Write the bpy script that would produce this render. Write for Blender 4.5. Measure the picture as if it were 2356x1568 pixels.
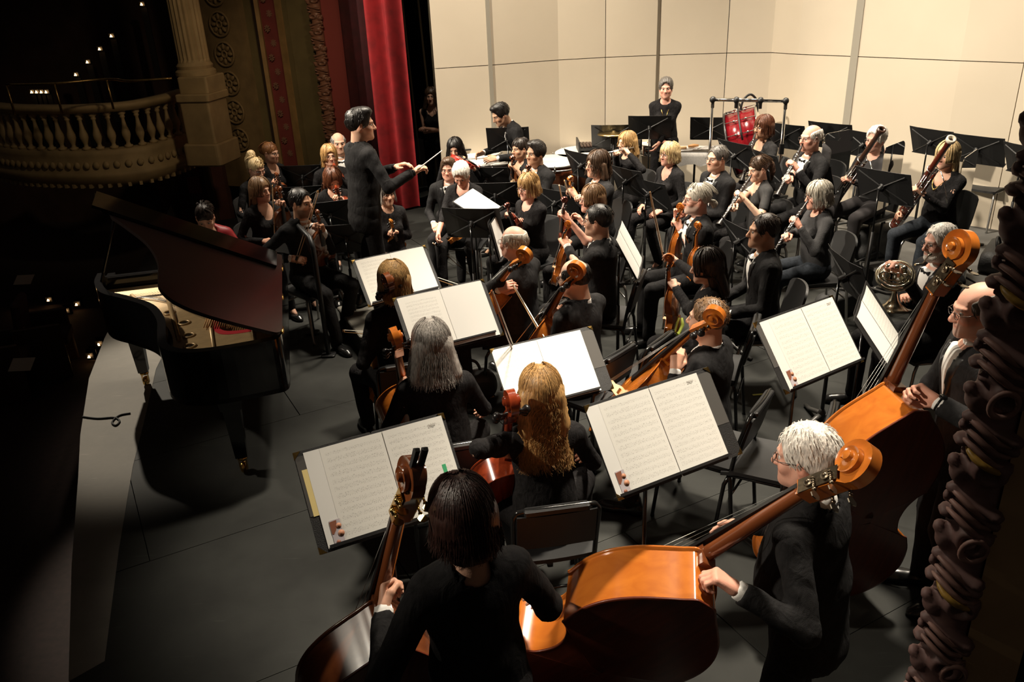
import bpy, math, random
import numpy as np
from mathutils import Vector, Matrix

for o in list(bpy.data.objects):
    bpy.data.objects.remove(o, do_unlink=True)
SC = bpy.context.scene
COL = SC.collection
rnd = random.Random(7)
PI = math.pi

# ------------------------------------------------------------------ camera
IW, IH, FPX = 2356.0, 1568.0, 1900.0
TH, RO, CH = math.radians(24.26), math.atan2(192, 4216), 3.0
_c, _s = math.cos(TH), math.sin(TH)
FW = np.array([0, _c, -_s]); _R0 = np.array([1., 0, 0]); _D0 = -np.array([0, _s, _c])
_cr, _sr = math.cos(RO), math.sin(RO)
CR = _cr * _R0 + _sr * _D0
CD = -_sr * _R0 + _cr * _D0
CPOS = np.array([0, 0, CH])
cam = bpy.data.cameras.new('camera')
cam.sensor_width = 36.0
cam.lens = FPX / IW * 36.0
cam.clip_start = 0.05
co = bpy.data.objects.new('camera', cam)
COL.objects.link(co)
M = Matrix.Identity(4)
for i in range(3):
    M[i][0] = CR[i]; M[i][1] = -CD[i]; M[i][2] = -FW[i]; M[i][3] = CPOS[i]
co.matrix_world = M
SC.camera = co

def ray(u, v): return FW + CR * (u - IW / 2) / FPX + CD * (v - IH / 2) / FPX
def PZ(u, v, z):
    "point of the place at height z that the photograph shows at (u, v)"
    q = ray(u, v); return CPOS + q * (z - CH) / q[2]
def PD(u, v, d): return CPOS + ray(u, v) * d
def PY(u, v, y):
    q = ray(u, v); return CPOS + q * y / q[1]

# ------------------------------------------------------------------ world, lights, exposure
w = bpy.data.worlds.new('world'); SC.world = w; w.use_nodes = True
w.node_tree.nodes['Background'].inputs[0].default_value = (0.05, 0.04, 0.032, 1)
w.node_tree.nodes['Background'].inputs[1].default_value = 0.25
SC.view_settings.view_transform = 'Standard'
SC.view_settings.look = 'None'
SC.view_settings.gamma = 1.0
SC.view_settings.use_curve_mapping = False
SC.view_settings.exposure = 0.72
SC.cycles.use_denoising = True
SC.cycles.max_bounces = 6
SC.cycles.diffuse_bounces = 3
SC.cycles.glossy_bounces = 3
SC.cycles.transparent_max_bounces = 8
SC.cycles.sample_clamp_indirect = 4.0
WARM = (1.0, 0.88, 0.71)
AMBER = (1.0, 0.74, 0.45)
def look_at(o, target):
    d = Vector(target) - o.location
    o.rotation_euler = d.to_track_quat('-Z', 'Y').to_euler()
def spot(loc, target, power, angle, blend=0.3, color=WARM, size=0.15):
    l = bpy.data.lights.new('stage_spotlight', 'SPOT')
    l.energy = power; l.spot_size = math.radians(angle); l.spot_blend = blend
    l.color = color; l.shadow_soft_size = size
    o = bpy.data.objects.new('stage_spotlight', l); COL.objects.link(o)
    o.location = loc; look_at(o, target)
    return o
# overhead downlights of the orchestra shell, in rows over the players
spot((1.4, 8.0, 7.8), (1.1, 7.2, 0), 1900, 50, 0.7, size=0.35)
spot((3.6, 8.4, 7.8), (3.3, 7.8, 0), 1500, 66, 0.7, size=0.35)
spot((0.2, 9.6, 7.8), (0.3, 9.0, 0), 1350, 62, 0.7, size=0.35)
spot((2.6, 4.8, 7.6), (1.05, 3.3, 1.0), 2700, 28, 0.6, size=0.3)
spot((-9.0, 2.2, 7.5), (1.45, 3.0, 0.9), 2400, 14, 0.6, size=0.2)
spot((0.8, 6.4, 7.6), (-0.30, 4.55, 1.0), 2300, 24, 0.6, size=0.3)
spot((2.2, 5.6, 7.4), (-0.35, 2.55, 1.4), 1700, 10, 0.6, size=0.15)  # extra narrow spot, added to brighten the nearest score
spot((-0.8, 8.6, 7.8), (-1.6, 8.0, 1.0), 1000, 36, 0.7, size=0.3)
# front-of-house lights on the far box rail, aimed up the stage
spot((-8.0, 11.0, 7.5), (2.4, 7.2, 1.0), 3300, 34, 0.5, size=0.25)
spot((-7.5, 5.0, 8.0), (2.4, 10.2, 2.0), 3900, 44, 0.35, size=0.2)
# soloist light on the piano and apron, from the far side of the house
spot((-6.5, 12.5, 7.5), (-3.05, 6.1, 0.2), 2900, 12.5, 0.6, size=0.1)
spot((-8.5, 6.0, 7.0), (-2.15, 5.1, 0.9), 800, 10, 0.7, size=0.15)
# dim spots added to brighten the proscenium, box and near carved moulding
spot((-1.5, 4.0, 7.0), (-2.75, 12.4, 1.8), 480, 20, 1.0, size=0.3, color=AMBER)
spot((2.0, 3.0, 7.5), (-4.7, 12.4, 1.6), 420, 24, 1.0, size=0.3, color=AMBER)
spot((-3.0, 5.0, 6.5), (1.05, 1.6, 1.4), 380, 14, 1.0, size=0.3)
# ------------------------------------------------------------------ helpers: materials
MATS = {}
def nmat(name):
    m = bpy.data.materials.new(name); m.use_nodes = True
    nt = m.node_tree; b = nt.nodes['Principled BSDF']
    return m, nt, b
def mat(name, col, rough=0.5, metal=0.0, ns=0, na=0.0, bump=0.0, bs=60, coat=0.0, spec=0.5, stretch=None, sheen=0.0):
    if name in MATS: return MATS[name]
    m, nt, b = nmat(name)
    b.inputs['Base Color'].default_value = (*col, 1)
    b.inputs['Roughness'].default_value = rough
    b.inputs['Metallic'].default_value = metal
    b.inputs['Specular IOR Level'].default_value = spec
    b.inputs['Coat Weight'].default_value = coat
    b.inputs['Coat Roughness'].default_value = 0.08
    if sheen: b.inputs['Sheen Weight'].default_value = sheen
    tc = nt.nodes.new('ShaderNodeTexCoord')
    mp = nt.nodes.new('ShaderNodeMapping')
    nt.links.new(tc.outputs['Object'], mp.inputs[0])
    if stretch: mp.inputs['Scale'].default_value = stretch
    if na:
        n = nt.nodes.new('ShaderNodeTexNoise'); n.inputs['Scale'].default_value = ns; n.inputs['Detail'].default_value = 5
        nt.links.new(mp.outputs[0], n.inputs['Vector'])
        r = nt.nodes.new('ShaderNodeValToRGB')
        r.color_ramp.elements[0].position = 0.3; r.color_ramp.elements[1].position = 0.7
        r.color_ramp.elements[0].color = (*[max(0, c * (1 - na)) for c in col], 1)
        r.color_ramp.elements[1].color = (*[min(1, c * (1 + na)) for c in col], 1)
        nt.links.new(n.outputs[0], r.inputs[0]); nt.links.new(r.outputs[0], b.inputs['Base Color'])
    if bump:
        n = nt.nodes.new('ShaderNodeTexNoise'); n.inputs['Scale'].default_value = bs; n.inputs['Detail'].default_value = 3
        nt.links.new(mp.outputs[0], n.inputs['Vector'])
        bp = nt.nodes.new('ShaderNodeBump'); bp.inputs['Strength'].default_value = bump; bp.inputs['Distance'].default_value = 0.01
        nt.links.new(n.outputs[0], bp.inputs['Height']); nt.links.new(bp.outputs[0], b.inputs['Normal'])
    MATS[name] = m
    return m
def emis(name, col, s):
    m, nt, b = nmat(name)
    b.inputs['Base Color'].default_value = (*col, 1)
    b.inputs['Emission Color'].default_value = (*col, 1); b.inputs['Emission Strength'].default_value = s
    return m
def wood(name, col, dark, scale=14, rough=0.22, coat=0.6, axis='z', wear=0.0):
    m, nt, b = nmat(name)
    tc = nt.nodes.new('ShaderNodeTexCoord'); mp = nt.nodes.new('ShaderNodeMapping')
    nt.links.new(tc.outputs['Object'], mp.inputs[0])
    mp.inputs['Scale'].default_value = {'z': (1, 1, .12), 'x': (.12, 1, 1), 'f': (.25, .25, 1)}[axis]
    n = nt.nodes.new('ShaderNodeTexNoise'); n.inputs['Scale'].default_value = scale; n.inputs['Detail'].default_value = 6; n.inputs['Distortion'].default_value = 0.6
    nt.links.new(mp.outputs[0], n.inputs['Vector'])
    r = nt.nodes.new('ShaderNodeValToRGB'); e = r.color_ramp.elements
    e[0].position = 0.28; e[0].color = (*dark, 1); e[1].position = 0.72; e[1].color = (*col, 1)
    nt.links.new(n.outputs[0], r.inputs[0])
    nt.links.new(r.outputs[0], b.inputs['Base Color'])
    b.inputs['Roughness'].default_value = rough
    b.inputs['Coat Weight'].default_value = coat; b.inputs['Coat Roughness'].default_value = 0.12
    return m
def attr_mat(name, rough=0.5, sss=0.0, bump=0.0, bs=200, spec=0.4):
    m, nt, b = nmat(name)
    a = nt.nodes.new('ShaderNodeAttribute'); a.attribute_name = 'Col'
    nt.links.new(a.outputs['Color'], b.inputs['Base Color'])
    b.inputs['Roughness'].default_value = rough; b.inputs['Specular IOR Level'].default_value = spec
    if bump:
        tc = nt.nodes.new('ShaderNodeTexCoord'); n = nt.nodes.new('ShaderNodeTexNoise'); n.inputs['Scale'].default_value = bs
        nt.links.new(tc.outputs['Object'], n.inputs['Vector'])
        bp = nt.nodes.new('ShaderNodeBump'); bp.inputs['Strength'].default_value = bump; bp.inputs['Distance'].default_value = 0.003
        nt.links.new(n.outputs[0], bp.inputs['Height']); nt.links.new(bp.outputs[0], b.inputs['Normal'])
    return m
def folds(m, scale=16, strength=.38, dist=.025):
    nt = m.node_tree; b = nt.nodes['Principled BSDF']
    tc = nt.nodes.new('ShaderNodeTexCoord'); mp = nt.nodes.new('ShaderNodeMapping'); mp.inputs['Scale'].default_value = (1, 1, .55); mp.inputs['Rotation'].default_value = (.5, .4, .3)
    n = nt.nodes.new('ShaderNodeTexNoise'); n.inputs['Scale'].default_value = scale; n.inputs['Detail'].default_value = 2.5; n.inputs['Distortion'].default_value = 1.2
    nt.links.new(tc.outputs['Object'], mp.inputs[0]); nt.links.new(mp.outputs[0], n.inputs['Vector'])
    bp = nt.nodes.new('ShaderNodeBump'); bp.inputs['Strength'].default_value = strength; bp.inputs['Distance'].default_value = dist
    nt.links.new(n.outputs[0], bp.inputs['Height'])
    o = [x for x in nt.nodes if x.type == 'BUMP' and x != bp]
    if o: nt.links.new(bp.outputs[0], o[0].inputs['Normal'])
    else: nt.links.new(bp.outputs[0], b.inputs['Normal'])
    return m
SKIN = attr_mat('skin', 0.52, bump=0.15)
BLACKCLOTH = mat('black_wool', (0.0125, 0.012, 0.0125), 0.85, ns=40, na=.25, bump=.25, bs=420, spec=.14)
GREYCLOTH = mat('charcoal_wool', (0.021, 0.020, 0.0205), 0.85, ns=40, na=.25, bump=.25, bs=420, spec=.14)
for _m in (BLACKCLOTH, GREYCLOTH): folds(_m)
SATIN = mat('black_satin', (0.012, 0.012, 0.013), 0.42, spec=.4)
KNIT = mat('black_knit', (0.014, 0.013, 0.0135), 0.9, ns=60, na=.3, bump=.3, bs=300, spec=.12)
folds(KNIT, 20, .45)
DENIM = mat('dark_denim', (0.018, 0.022, 0.028), 0.9, ns=60, na=.3, bump=.3, bs=300, spec=.2)
SHEER = mat('sheer_black_voile', (0.045, 0.034, 0.029), 0.8, ns=50, na=.2, spec=.2)
REDCLOTH = mat('red_satin', (0.25, 0.008, 0.012), 0.5)
SHIRT = mat('white_cotton', (0.74, 0.73, 0.70), 0.8, bump=.1, bs=300)
SHOE = mat('black_shoe_leather', (0.010, 0.010, 0.010), 0.25, spec=.5)
BLACKM = mat('black_powder_coat', (0.010, 0.010, 0.0105), 0.45, bump=.05, bs=800)
BLACKG = mat('black_gloss_enamel', (0.008, 0.008, 0.008), 0.18)
VINYL = mat('black_vinyl', (0.012, 0.012, 0.0125), 0.48, bump=.1, bs=500)
CHROME = mat('chrome', (0.75, 0.74, 0.72), 0.12, 1.0)
STEEL = mat('dull_steel', (0.45, 0.44, 0.42), 0.35, 1.0)
BRASS = mat('polished_brass', (0.72, 0.46, 0.14), 0.22, 1.0)
OLDBRASS = mat('aged_brass', (0.40, 0.27, 0.10), 0.3, 1.0, ns=30, na=.3)
NICKEL = mat('nickel_brass', (0.62, 0.56, 0.42), 0.2, 1.0)
EBONY = mat('ebony', (0.010, 0.009, 0.009), 0.3)
MAPLE = mat('bridge_maple', (0.62, 0.44, 0.24), 0.5)
PERNAM = wood('bow_stick_wood', (.55, .33, .15), (.42, .22, .09), 30)
BOWHAIR = mat('bow_hair', (0.72, 0.68, 0.58), 0.6)
RUBBER = mat('black_rubber', (0.012, 0.012, 0.012), 0.8)
LENS = None

# ------------------------------------------------------------------ helpers: meshes
def link(o, parent=None):
    COL.objects.link(o)
    if parent is not None: o.parent = parent
    return o
def tag(o, label, cat, group=None):
    o['label'] = label; o['category'] = cat
    if group: o['group'] = group
    return o
def empty(name, loc=(0, 0, 0), rz=0.0, label=None, cat=None, group=None):
    o = bpy.data.objects.new(name, None); o.empty_display_size = .1
    link(o); o.location = tuple(loc); o.rotation_euler = (0, 0, rz)
    if label: tag(o, label, cat, group)
    return o
def structure(o):
    o['kind'] = 'structure'; return o
def mesh_np(name, V, Q, material, parent=None, col=None, smooth=True):
    "fast mesh from vertex array and quad (or triangle) index array"
    me = bpy.data.meshes.new(name)
    k = Q.shape[1]
    me.vertices.add(len(V)); me.vertices.foreach_set('co', np.asarray(V, np.float32).ravel())
    me.loops.add(Q.size); me.loops.foreach_set('vertex_index', Q.astype(np.int32).ravel())
    me.polygons.add(len(Q)); me.polygons.foreach_set('loop_start', np.arange(0, Q.size, k, dtype=np.int32))
    me.update(calc_edges=True)
    me.polygons.foreach_set('use_smooth', np.full(len(Q), smooth))
    if col is not None:
        a = me.attributes.new('Col', 'FLOAT_COLOR', 'POINT')
        c4 = np.ones((len(V), 4), np.float32); c4[:, :3] = col
        a.data.foreach_set('color', c4.ravel())
    me.validate()
    if material: me.materials.append(material)
    return link(bpy.data.objects.new(name, me), parent)
def rot_to(d, up=(0, 0, 1)):
    "3x3 whose columns are x, y, z with z along d"
    z = np.asarray(d, float); z = z / np.linalg.norm(z)
    u = np.asarray(up, float)
    if abs(z @ u) > .98 * np.linalg.norm(u): u = np.array([1., 0, 0])
    x = np.cross(u, z); x /= np.linalg.norm(x)
    return np.stack([x, np.cross(z, x), z], 1)
class MB:
    def __init__(s): s.v = []; s.f = []; s.sm = []; s.mi = []; s.cur = 0
    def add(s, V, Fs, smooth=False):
        n = len(s.v); s.v += [tuple(map(float, p)) for p in V]
        for f in Fs: s.f.append(tuple(i + n for i in f)); s.sm.append(smooth); s.mi.append(s.cur)
        return s
    def box(s, c, d, R=None, taper=1.0):
        x, y, z = d[0] / 2, d[1] / 2, d[2] / 2; t = taper
        V = np.array([(-x, -y, -z), (x, -y, -z), (x, y, -z), (-x, y, -z), (-x * t, -y * t, z), (x * t, -y * t, z), (x * t, y * t, z), (-x * t, y * t, z)])
        if R is not None: V = V @ np.asarray(R).T
        return s.add(V + np.asarray(c), [(3, 2, 1, 0), (4, 5, 6, 7), (0, 1, 5, 4), (1, 2, 6, 5), (2, 3, 7, 6), (3, 0, 4, 7)])
    def rbox(s, c, d, b=0.01, R=None, n=3):
        "box with rounded vertical corners and a small chamfer"
        x, y, z = d[0] / 2, d[1] / 2, d[2] / 2
        o = []
        for (cx, cy, a0) in ((x - b, y - b, 0), (-x + b, y - b, 90), (-x + b, -y + b, 180), (x - b, -y + b, 270)):
            for k in range(n + 1):
                a = math.radians(a0 + 90 * k / n); o.append((cx + b * math.cos(a), cy + b * math.sin(a)))
        N = len(o); c2 = min(b, z) * .4; V = []
        for zz, sc in ((-z, c2), (-z + c2, 0), (z - c2, 0), (z, c2)):
            for px, py in o: V.append((px * (1 - sc / x), py * (1 - sc / y), zz))
        V = np.array(V)
        Fs = [tuple(range(N - 1, -1, -1)), tuple(range(3 * N, 4 * N))]
        for k in range(3):
            for i in range(N): Fs.append((k * N + i, k * N + (i + 1) % N, (k + 1) * N + (i + 1) % N, (k + 1) * N + i))
        if R is not None: V = V @ np.asarray(R).T
        return s.add(V + np.asarray(c), Fs)
    def tube(s, pts, r, n=8, caps=True, flat=None, up=None, smooth=True):
        pts = [np.asarray(p, float) for p in pts]; m = len(pts)
        rr = r if hasattr(r, '__len__') else [r] * m
        V = []; R = None
        for i, p in enumerate(pts):
            d = pts[min(i + 1, m - 1)] - pts[max(i - 1, 0)]
            if up is not None: R = rot_to(d, up)
            else:
                if R is None: R = rot_to(d)
                else:
                    z = d / (np.linalg.norm(d) + 1e-9); x = R[:, 0] - z * (R[:, 0] @ z); x /= np.linalg.norm(x) + 1e-9
                    R = np.stack([x, np.cross(z, x), z], 1)
            fx = 1.0 if flat is None else flat
            for k in range(n):
                a = 2 * PI * k / n
                V.append(p + R[:, 0] * math.cos(a) * rr[i] * fx + R[:, 1] * math.sin(a) * rr[i])
        Fs = [(i * n + k, i * n + (k + 1) % n, (i + 1) * n + (k + 1) % n, (i + 1) * n + k) for i in range(m - 1) for k in range(n)]
        s.add(V, Fs, smooth)
        if caps:
            b = len(s.v) - m * n
            s.f.append(tuple(b + k for k in range(n - 1, -1, -1))); s.sm.append(False); s.mi.append(s.cur)
            s.f.append(tuple(b + (m - 1) * n + k for k in range(n))); s.sm.append(False); s.mi.append(s.cur)
        return s
    def lathe(s, prof, n=20, c=(0, 0, 0), R=None, smooth=True):
        V = []
        for (r, z) in prof:
            for k in range(n): a = 2 * PI * k / n; V.append((r * math.cos(a), r * math.sin(a), z))
        V = np.array(V)
        if R is not None: V = V @ np.asarray(R).T
        m = len(prof)
        Fs = [(i * n + k, i * n + (k + 1) % n, (i + 1) * n + (k + 1) % n, (i + 1) * n + k) for i in range(m - 1) for k in range(n)]
        if prof[0][0] > 1e-5: Fs.append(tuple(range(n - 1, -1, -1)))
        if prof[-1][0] > 1e-5: Fs.append(tuple(range((m - 1) * n, m * n)))
        return s.add(V + np.asarray(c), Fs, smooth)
    def prism(s, o, z0, z1, T=None, smooth=False):
        "extrude an outline (list of x, y) from z0 to z1; T maps (x, y, z) to the final point"
        n = len(o); V = [(x, y, z0) for x, y in o] + [(x, y, z1) for x, y in o]
        if T is not None: V = [T(p) for p in V]
        s.add(V, [(i, (i + 1) % n, n + (i + 1) % n, n + i) for i in range(n)], smooth)
        b = len(s.v) - 2 * n
        s.f.append(tuple(b + i for i in range(n - 1, -1, -1))); s.sm.append(False); s.mi.append(s.cur)
        s.f.append(tuple(b + n + i for i in range(n))); s.sm.append(False); s.mi.append(s.cur)
        return s
    def ball(s, c, r, n=10, R=None):
        m = n // 2 + 1
        r = r if hasattr(r, '__len__') else (r, r, r)
        V = []
        for i in range(m + 1):
            t = PI * i / m
            for k in range(n):
                a = 2 * PI * k / n; V.append((r[0] * math.sin(t) * math.cos(a), r[1] * math.sin(t) * math.sin(a), -r[2] * math.cos(t)))
        V = np.array(V)
        if R is not None: V = V @ np.asarray(R).T
        Fs = [(i * n + k, i * n + (k + 1) % n, (i + 1) * n + (k + 1) % n, (i + 1) * n + k) for i in range(m) for k in range(n)]
        return s.add(V + np.asarray(c), Fs, True)
    def torus(s, c, R0, r, n=20, m=8, R=None):
        V = []
        for i in range(n):
            a = 2 * PI * i / n
            for k in range(m):
                b = 2 * PI * k / m; q = R0 + r * math.cos(b); V.append((q * math.cos(a), q * math.sin(a), r * math.sin(b)))
        V = np.array(V)
        if R is not None: V = V @ np.asarray(R).T
        Fs = [(i * m + k, ((i + 1) % n) * m + k, ((i + 1) % n) * m + (k + 1) % m, i * m + (k + 1) % m) for i in range(n) for k in range(m)]
        return s.add(V + np.asarray(c), Fs, True)
    def grid(s, P, smooth=True):
        "P[i][j] points"
        a, b = len(P), len(P[0]); V = [p for row in P for p in row]
        return s.add(V, [(i * b + j, i * b + j + 1, (i + 1) * b + j + 1, (i + 1) * b + j) for i in range(a - 1) for j in range(b - 1)], smooth)
    def mesh(s, name, mats):
        me = bpy.data.meshes.new(name); me.from_pydata(s.v, [], s.f)
        me.polygons.foreach_set('use_smooth', s.sm)
        for m in (mats if isinstance(mats, (list, tuple)) else [mats]): me.materials.append(m)
        if isinstance(mats, (list, tuple)): me.polygons.foreach_set('material_index', s.mi)
        me.update()
        return me
    def build(s, name, mats, parent=None):
        return link(bpy.data.objects.new(name, s.mesh(name, mats)), parent)
def copy_tree(o, parent=None):
    c = o.copy(); COL.objects.link(c); c.parent = parent
    for ch in list(o.children): copy_tree(ch, c)
    return c
def crom(pts, n=6, closed=False):
    "Catmull-Rom through points"
    P = [np.asarray(p, float) for p in pts]; m = len(P); out = []
    for i in range(m if closed else m - 1):
        g = lambda k: P[k % m] if closed else P[min(max(k, 0), m - 1)]
        a, b, c, d = g(i - 1), g(i), g(i + 1), g(i + 2)
        for k in range(n):
            t = k / n
            out.append(.5 * (2 * b + (c - a) * t + (2 * a - 5 * b + 4 * c - d) * t * t + (3 * b - a - 3 * c + d) * t ** 3))
    if not closed: out.append(P[-1])
    return out
def Rz(a): c, s = math.cos(a), math.sin(a); return np.array([[c, -s, 0], [s, c, 0], [0, 0, 1.]])
def Rx(a): c, s = math.cos(a), math.sin(a); return np.array([[1., 0, 0], [0, c, -s], [0, s, c]])
def Ry(a): c, s = math.cos(a), math.sin(a); return np.array([[c, 0, s], [0, 1., 0], [-s, 0, c]])
def set_mat(o, R, loc):
    m = Matrix.Identity(4)
    for i in range(3):
        for j in range(3): m[i][j] = R[i][j]
        m[i][3] = loc[i]
    o.matrix_world = m

# ------------------------------------------------------------------ helpers: smooth solids (signed distances -> surface nets)
class Sdf:
    def __init__(s): s.p = []
    def cone(s, a, b, ra, rb, k=.02, op='u', A=None, cut=None):
        a = np.asarray(a, float); b = np.asarray(b, float)
        s.p.append(('c', a, b, ra, rb, k, op, A, cut)); return s
    def ell(s, c, r, k=.02, op='u', R=None):
        s.p.append(('e', np.asarray(c, float), np.asarray(r, float), k, op, R)); return s
    def plane(s, o, n):
        n = np.asarray(n, float); s.p.append(('p', np.asarray(o, float), n / np.linalg.norm(n))); return s
    def fun(s, f): s.p.append(('f', f)); return s
    def mesh(s, h, pad=.03):
        lo = np.full(3, 1e9); hi = -lo
        for p in s.p:
            if p[0] == 'c' and p[6] == 'u':
                m = max(p[3], p[4]); lo = np.minimum(lo, np.minimum(p[1], p[2]) - m); hi = np.maximum(hi, np.maximum(p[1], p[2]) + m)
            elif p[0] == 'e' and p[4] == 'u':
                m = p[2] if p[5] is None else np.full(3, p[2].max()); lo = np.minimum(lo, p[1] - m); hi = np.maximum(hi, p[1] + m)
        lo -= pad; hi += pad
        n = np.ceil((hi - lo) / h).astype(int) + 1
        ax = [lo[i] + h * np.arange(n[i]) for i in range(3)]
        F = np.full(tuple(n), 0.2, np.float32)
        for p in s.p:
            if p[0] == 'p':
                d = sum(((ax[i] - p[1][i]) * p[2][i]).reshape([-1 if j == i else 1 for j in range(3)]) for i in range(3))
                np.maximum(F, d, out=F); continue
            if p[0] == 'f':
                F = p[1](F, ax[0][:, None, None], ax[1][None, :, None], ax[2][None, None, :]).astype(np.float32); continue
            if p[0] == 'c': m = max(p[3], p[4]) + p[5] + .025; l, u = np.minimum(p[1], p[2]) - m, np.maximum(p[1], p[2]) + m; k, op = p[5], p[6]
            else:
                m = (p[2] if p[5] is None else np.full(3, p[2].max())) + p[3] + .025; l, u = p[1] - m, p[1] + m; k, op = p[3], p[4]
            sl = []
            for i in range(3):
                a = max(0, int((l[i] - lo[i]) / h)); b = min(n[i], int((u[i] - lo[i]) / h) + 2); sl.append(slice(a, max(a, b)))
            if any(q.stop <= q.start for q in sl): continue
            X, Y, Z = (ax[i][sl[i]].reshape([-1 if j == i else 1 for j in range(3)]) for i in range(3))
            if p[0] == 'c':
                a, b, ra, rb, A = p[1], p[2], p[3], p[4], p[7]
                qx, qy, qz = X - a[0], Y - a[1], Z - a[2]; e = b - a
                if A is not None:
                    qx, qy, qz = (A[i, 0] * qx + A[i, 1] * qy + A[i, 2] * qz for i in range(3)); e = A @ e
                L = e @ e + 1e-12
                t = np.clip((qx * e[0] + qy * e[1] + qz * e[2]) / L, 0, 1)
                d = np.sqrt((qx - t * e[0]) ** 2 + (qy - t * e[1]) ** 2 + (qz - t * e[2]) ** 2) - (ra + (rb - ra) * t)
                if p[8] is not None:
                    o_, n_ = p[8]; d = np.maximum(d, (X - o_[0]) * n_[0] + (Y - o_[1]) * n_[1] + (Z - o_[2]) * n_[2])
            else:
                c, r, R = p[1], p[2], p[5]
                qx, qy, qz = X - c[0], Y - c[1], Z - c[2]
                if R is not None: qx, qy, qz = (R[0, i] * qx + R[1, i] * qy + R[2, i] * qz for i in range(3))
                k0 = np.sqrt((qx / r[0]) ** 2 + (qy / r[1]) ** 2 + (qz / r[2]) ** 2)
                k1 = np.sqrt((qx / r[0] ** 2) ** 2 + (qy / r[1] ** 2) ** 2 + (qz / r[2] ** 2) ** 2) + 1e-9
                d = k0 * (k0 - 1) / k1
            G = F[tuple(sl)]
            if op == 'u':
                hh = np.clip(.5 + .5 * (G - d) / k, 0, 1); F[tuple(sl)] = G + (d - G) * hh - k * hh * (1 - hh)
            elif op == 's':
                d = -d; hh = np.clip(.5 - .5 * (G - d) / k, 0, 1); F[tuple(sl)] = G + (d - G) * hh + k * hh * (1 - hh)
        F[0], F[-1], F[:, 0], F[:, -1], F[:, :, 0], F[:, :, -1] = (.1,) * 6
        return nets(F, lo, h)
def nets(F, lo, h):
    s = F < 0
    nx, ny, nz = F.shape
    cs = (nx - 1, ny - 1, nz - 1)
    FL = []; PP = []
    E = []
    for a in range(3):
        i0 = [slice(None)] * 3; i1 = [slice(None)] * 3; i0[a] = slice(0, -1); i1[a] = slice(1, None)
        F0, F1 = F[tuple(i0)], F[tuple(i1)]
        cr = s[tuple(i0)] != s[tuple(i1)]
        idx = np.argwhere(cr)
        f0 = F0[cr]; t = f0 / (f0 - F1[cr])
        E.append((idx, s[tuple(i0)][cr]))
        pos = idx.astype(np.float32).copy(); pos[:, a] += t
        o = [x for x in range(3) if x != a]
        for d1 in (0, -1):
            for d2 in (0, -1):
                c = idx.copy(); c[:, o[0]] += d1; c[:, o[1]] += d2
                ok = (c[:, o[0]] >= 0) & (c[:, o[1]] >= 0) & (c[:, o[0]] < cs[o[0]]) & (c[:, o[1]] < cs[o[1]])
                FL.append(np.ravel_multi_index(c[ok].T, cs)); PP.append(pos[ok])
    FL = np.concatenate(FL); PP = np.concatenate(PP)
    uq, inv = np.unique(FL, return_inverse=True)
    cnt = np.bincount(inv)
    V = np.stack([np.bincount(inv, PP[:, q]) / cnt for q in range(3)], 1) * h + lo
    ids = np.full(cs[0] * cs[1] * cs[2], -1, np.int64); ids[uq] = np.arange(len(uq))
    ids = ids.reshape(cs); Q = []
    for a in range(3):
        idx, inside = E[a]
        o = [(a + 1) % 3, (a + 2) % 3]
        ok = (idx[:, o[0]] > 0) & (idx[:, o[1]] > 0) & (idx[:, o[0]] < cs[o[0]]) & (idx[:, o[1]] < cs[o[1]])
        idx = idx[ok]; ins = inside[ok]
        def g(d1, d2):
            c = idx.copy(); c[:, o[0]] += d1; c[:, o[1]] += d2; return ids[c[:, 0], c[:, 1], c[:, 2]]
        q = np.stack([g(-1, -1), g(0, -1), g(0, 0), g(-1, 0)], 1)
        q[~ins] = q[~ins][:, ::-1]
        Q.append(q)
    return V, np.concatenate(Q) if Q else np.zeros((0, 4), int)
def wob(x, y, z, f, seed=0):
    "cheap smooth noise in about -1..1"
    r = np.random.RandomState(seed); t = 0
    for i in range(4):
        d = r.normal(size=3); d *= f * (1 + .6 * i) / np.linalg.norm(d)
        t = t + np.sin(d[0] * x + d[1] * y + d[2] * z + r.uniform(0, 6.28)) / (1 + .5 * i)
    return t / 2.2
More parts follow.
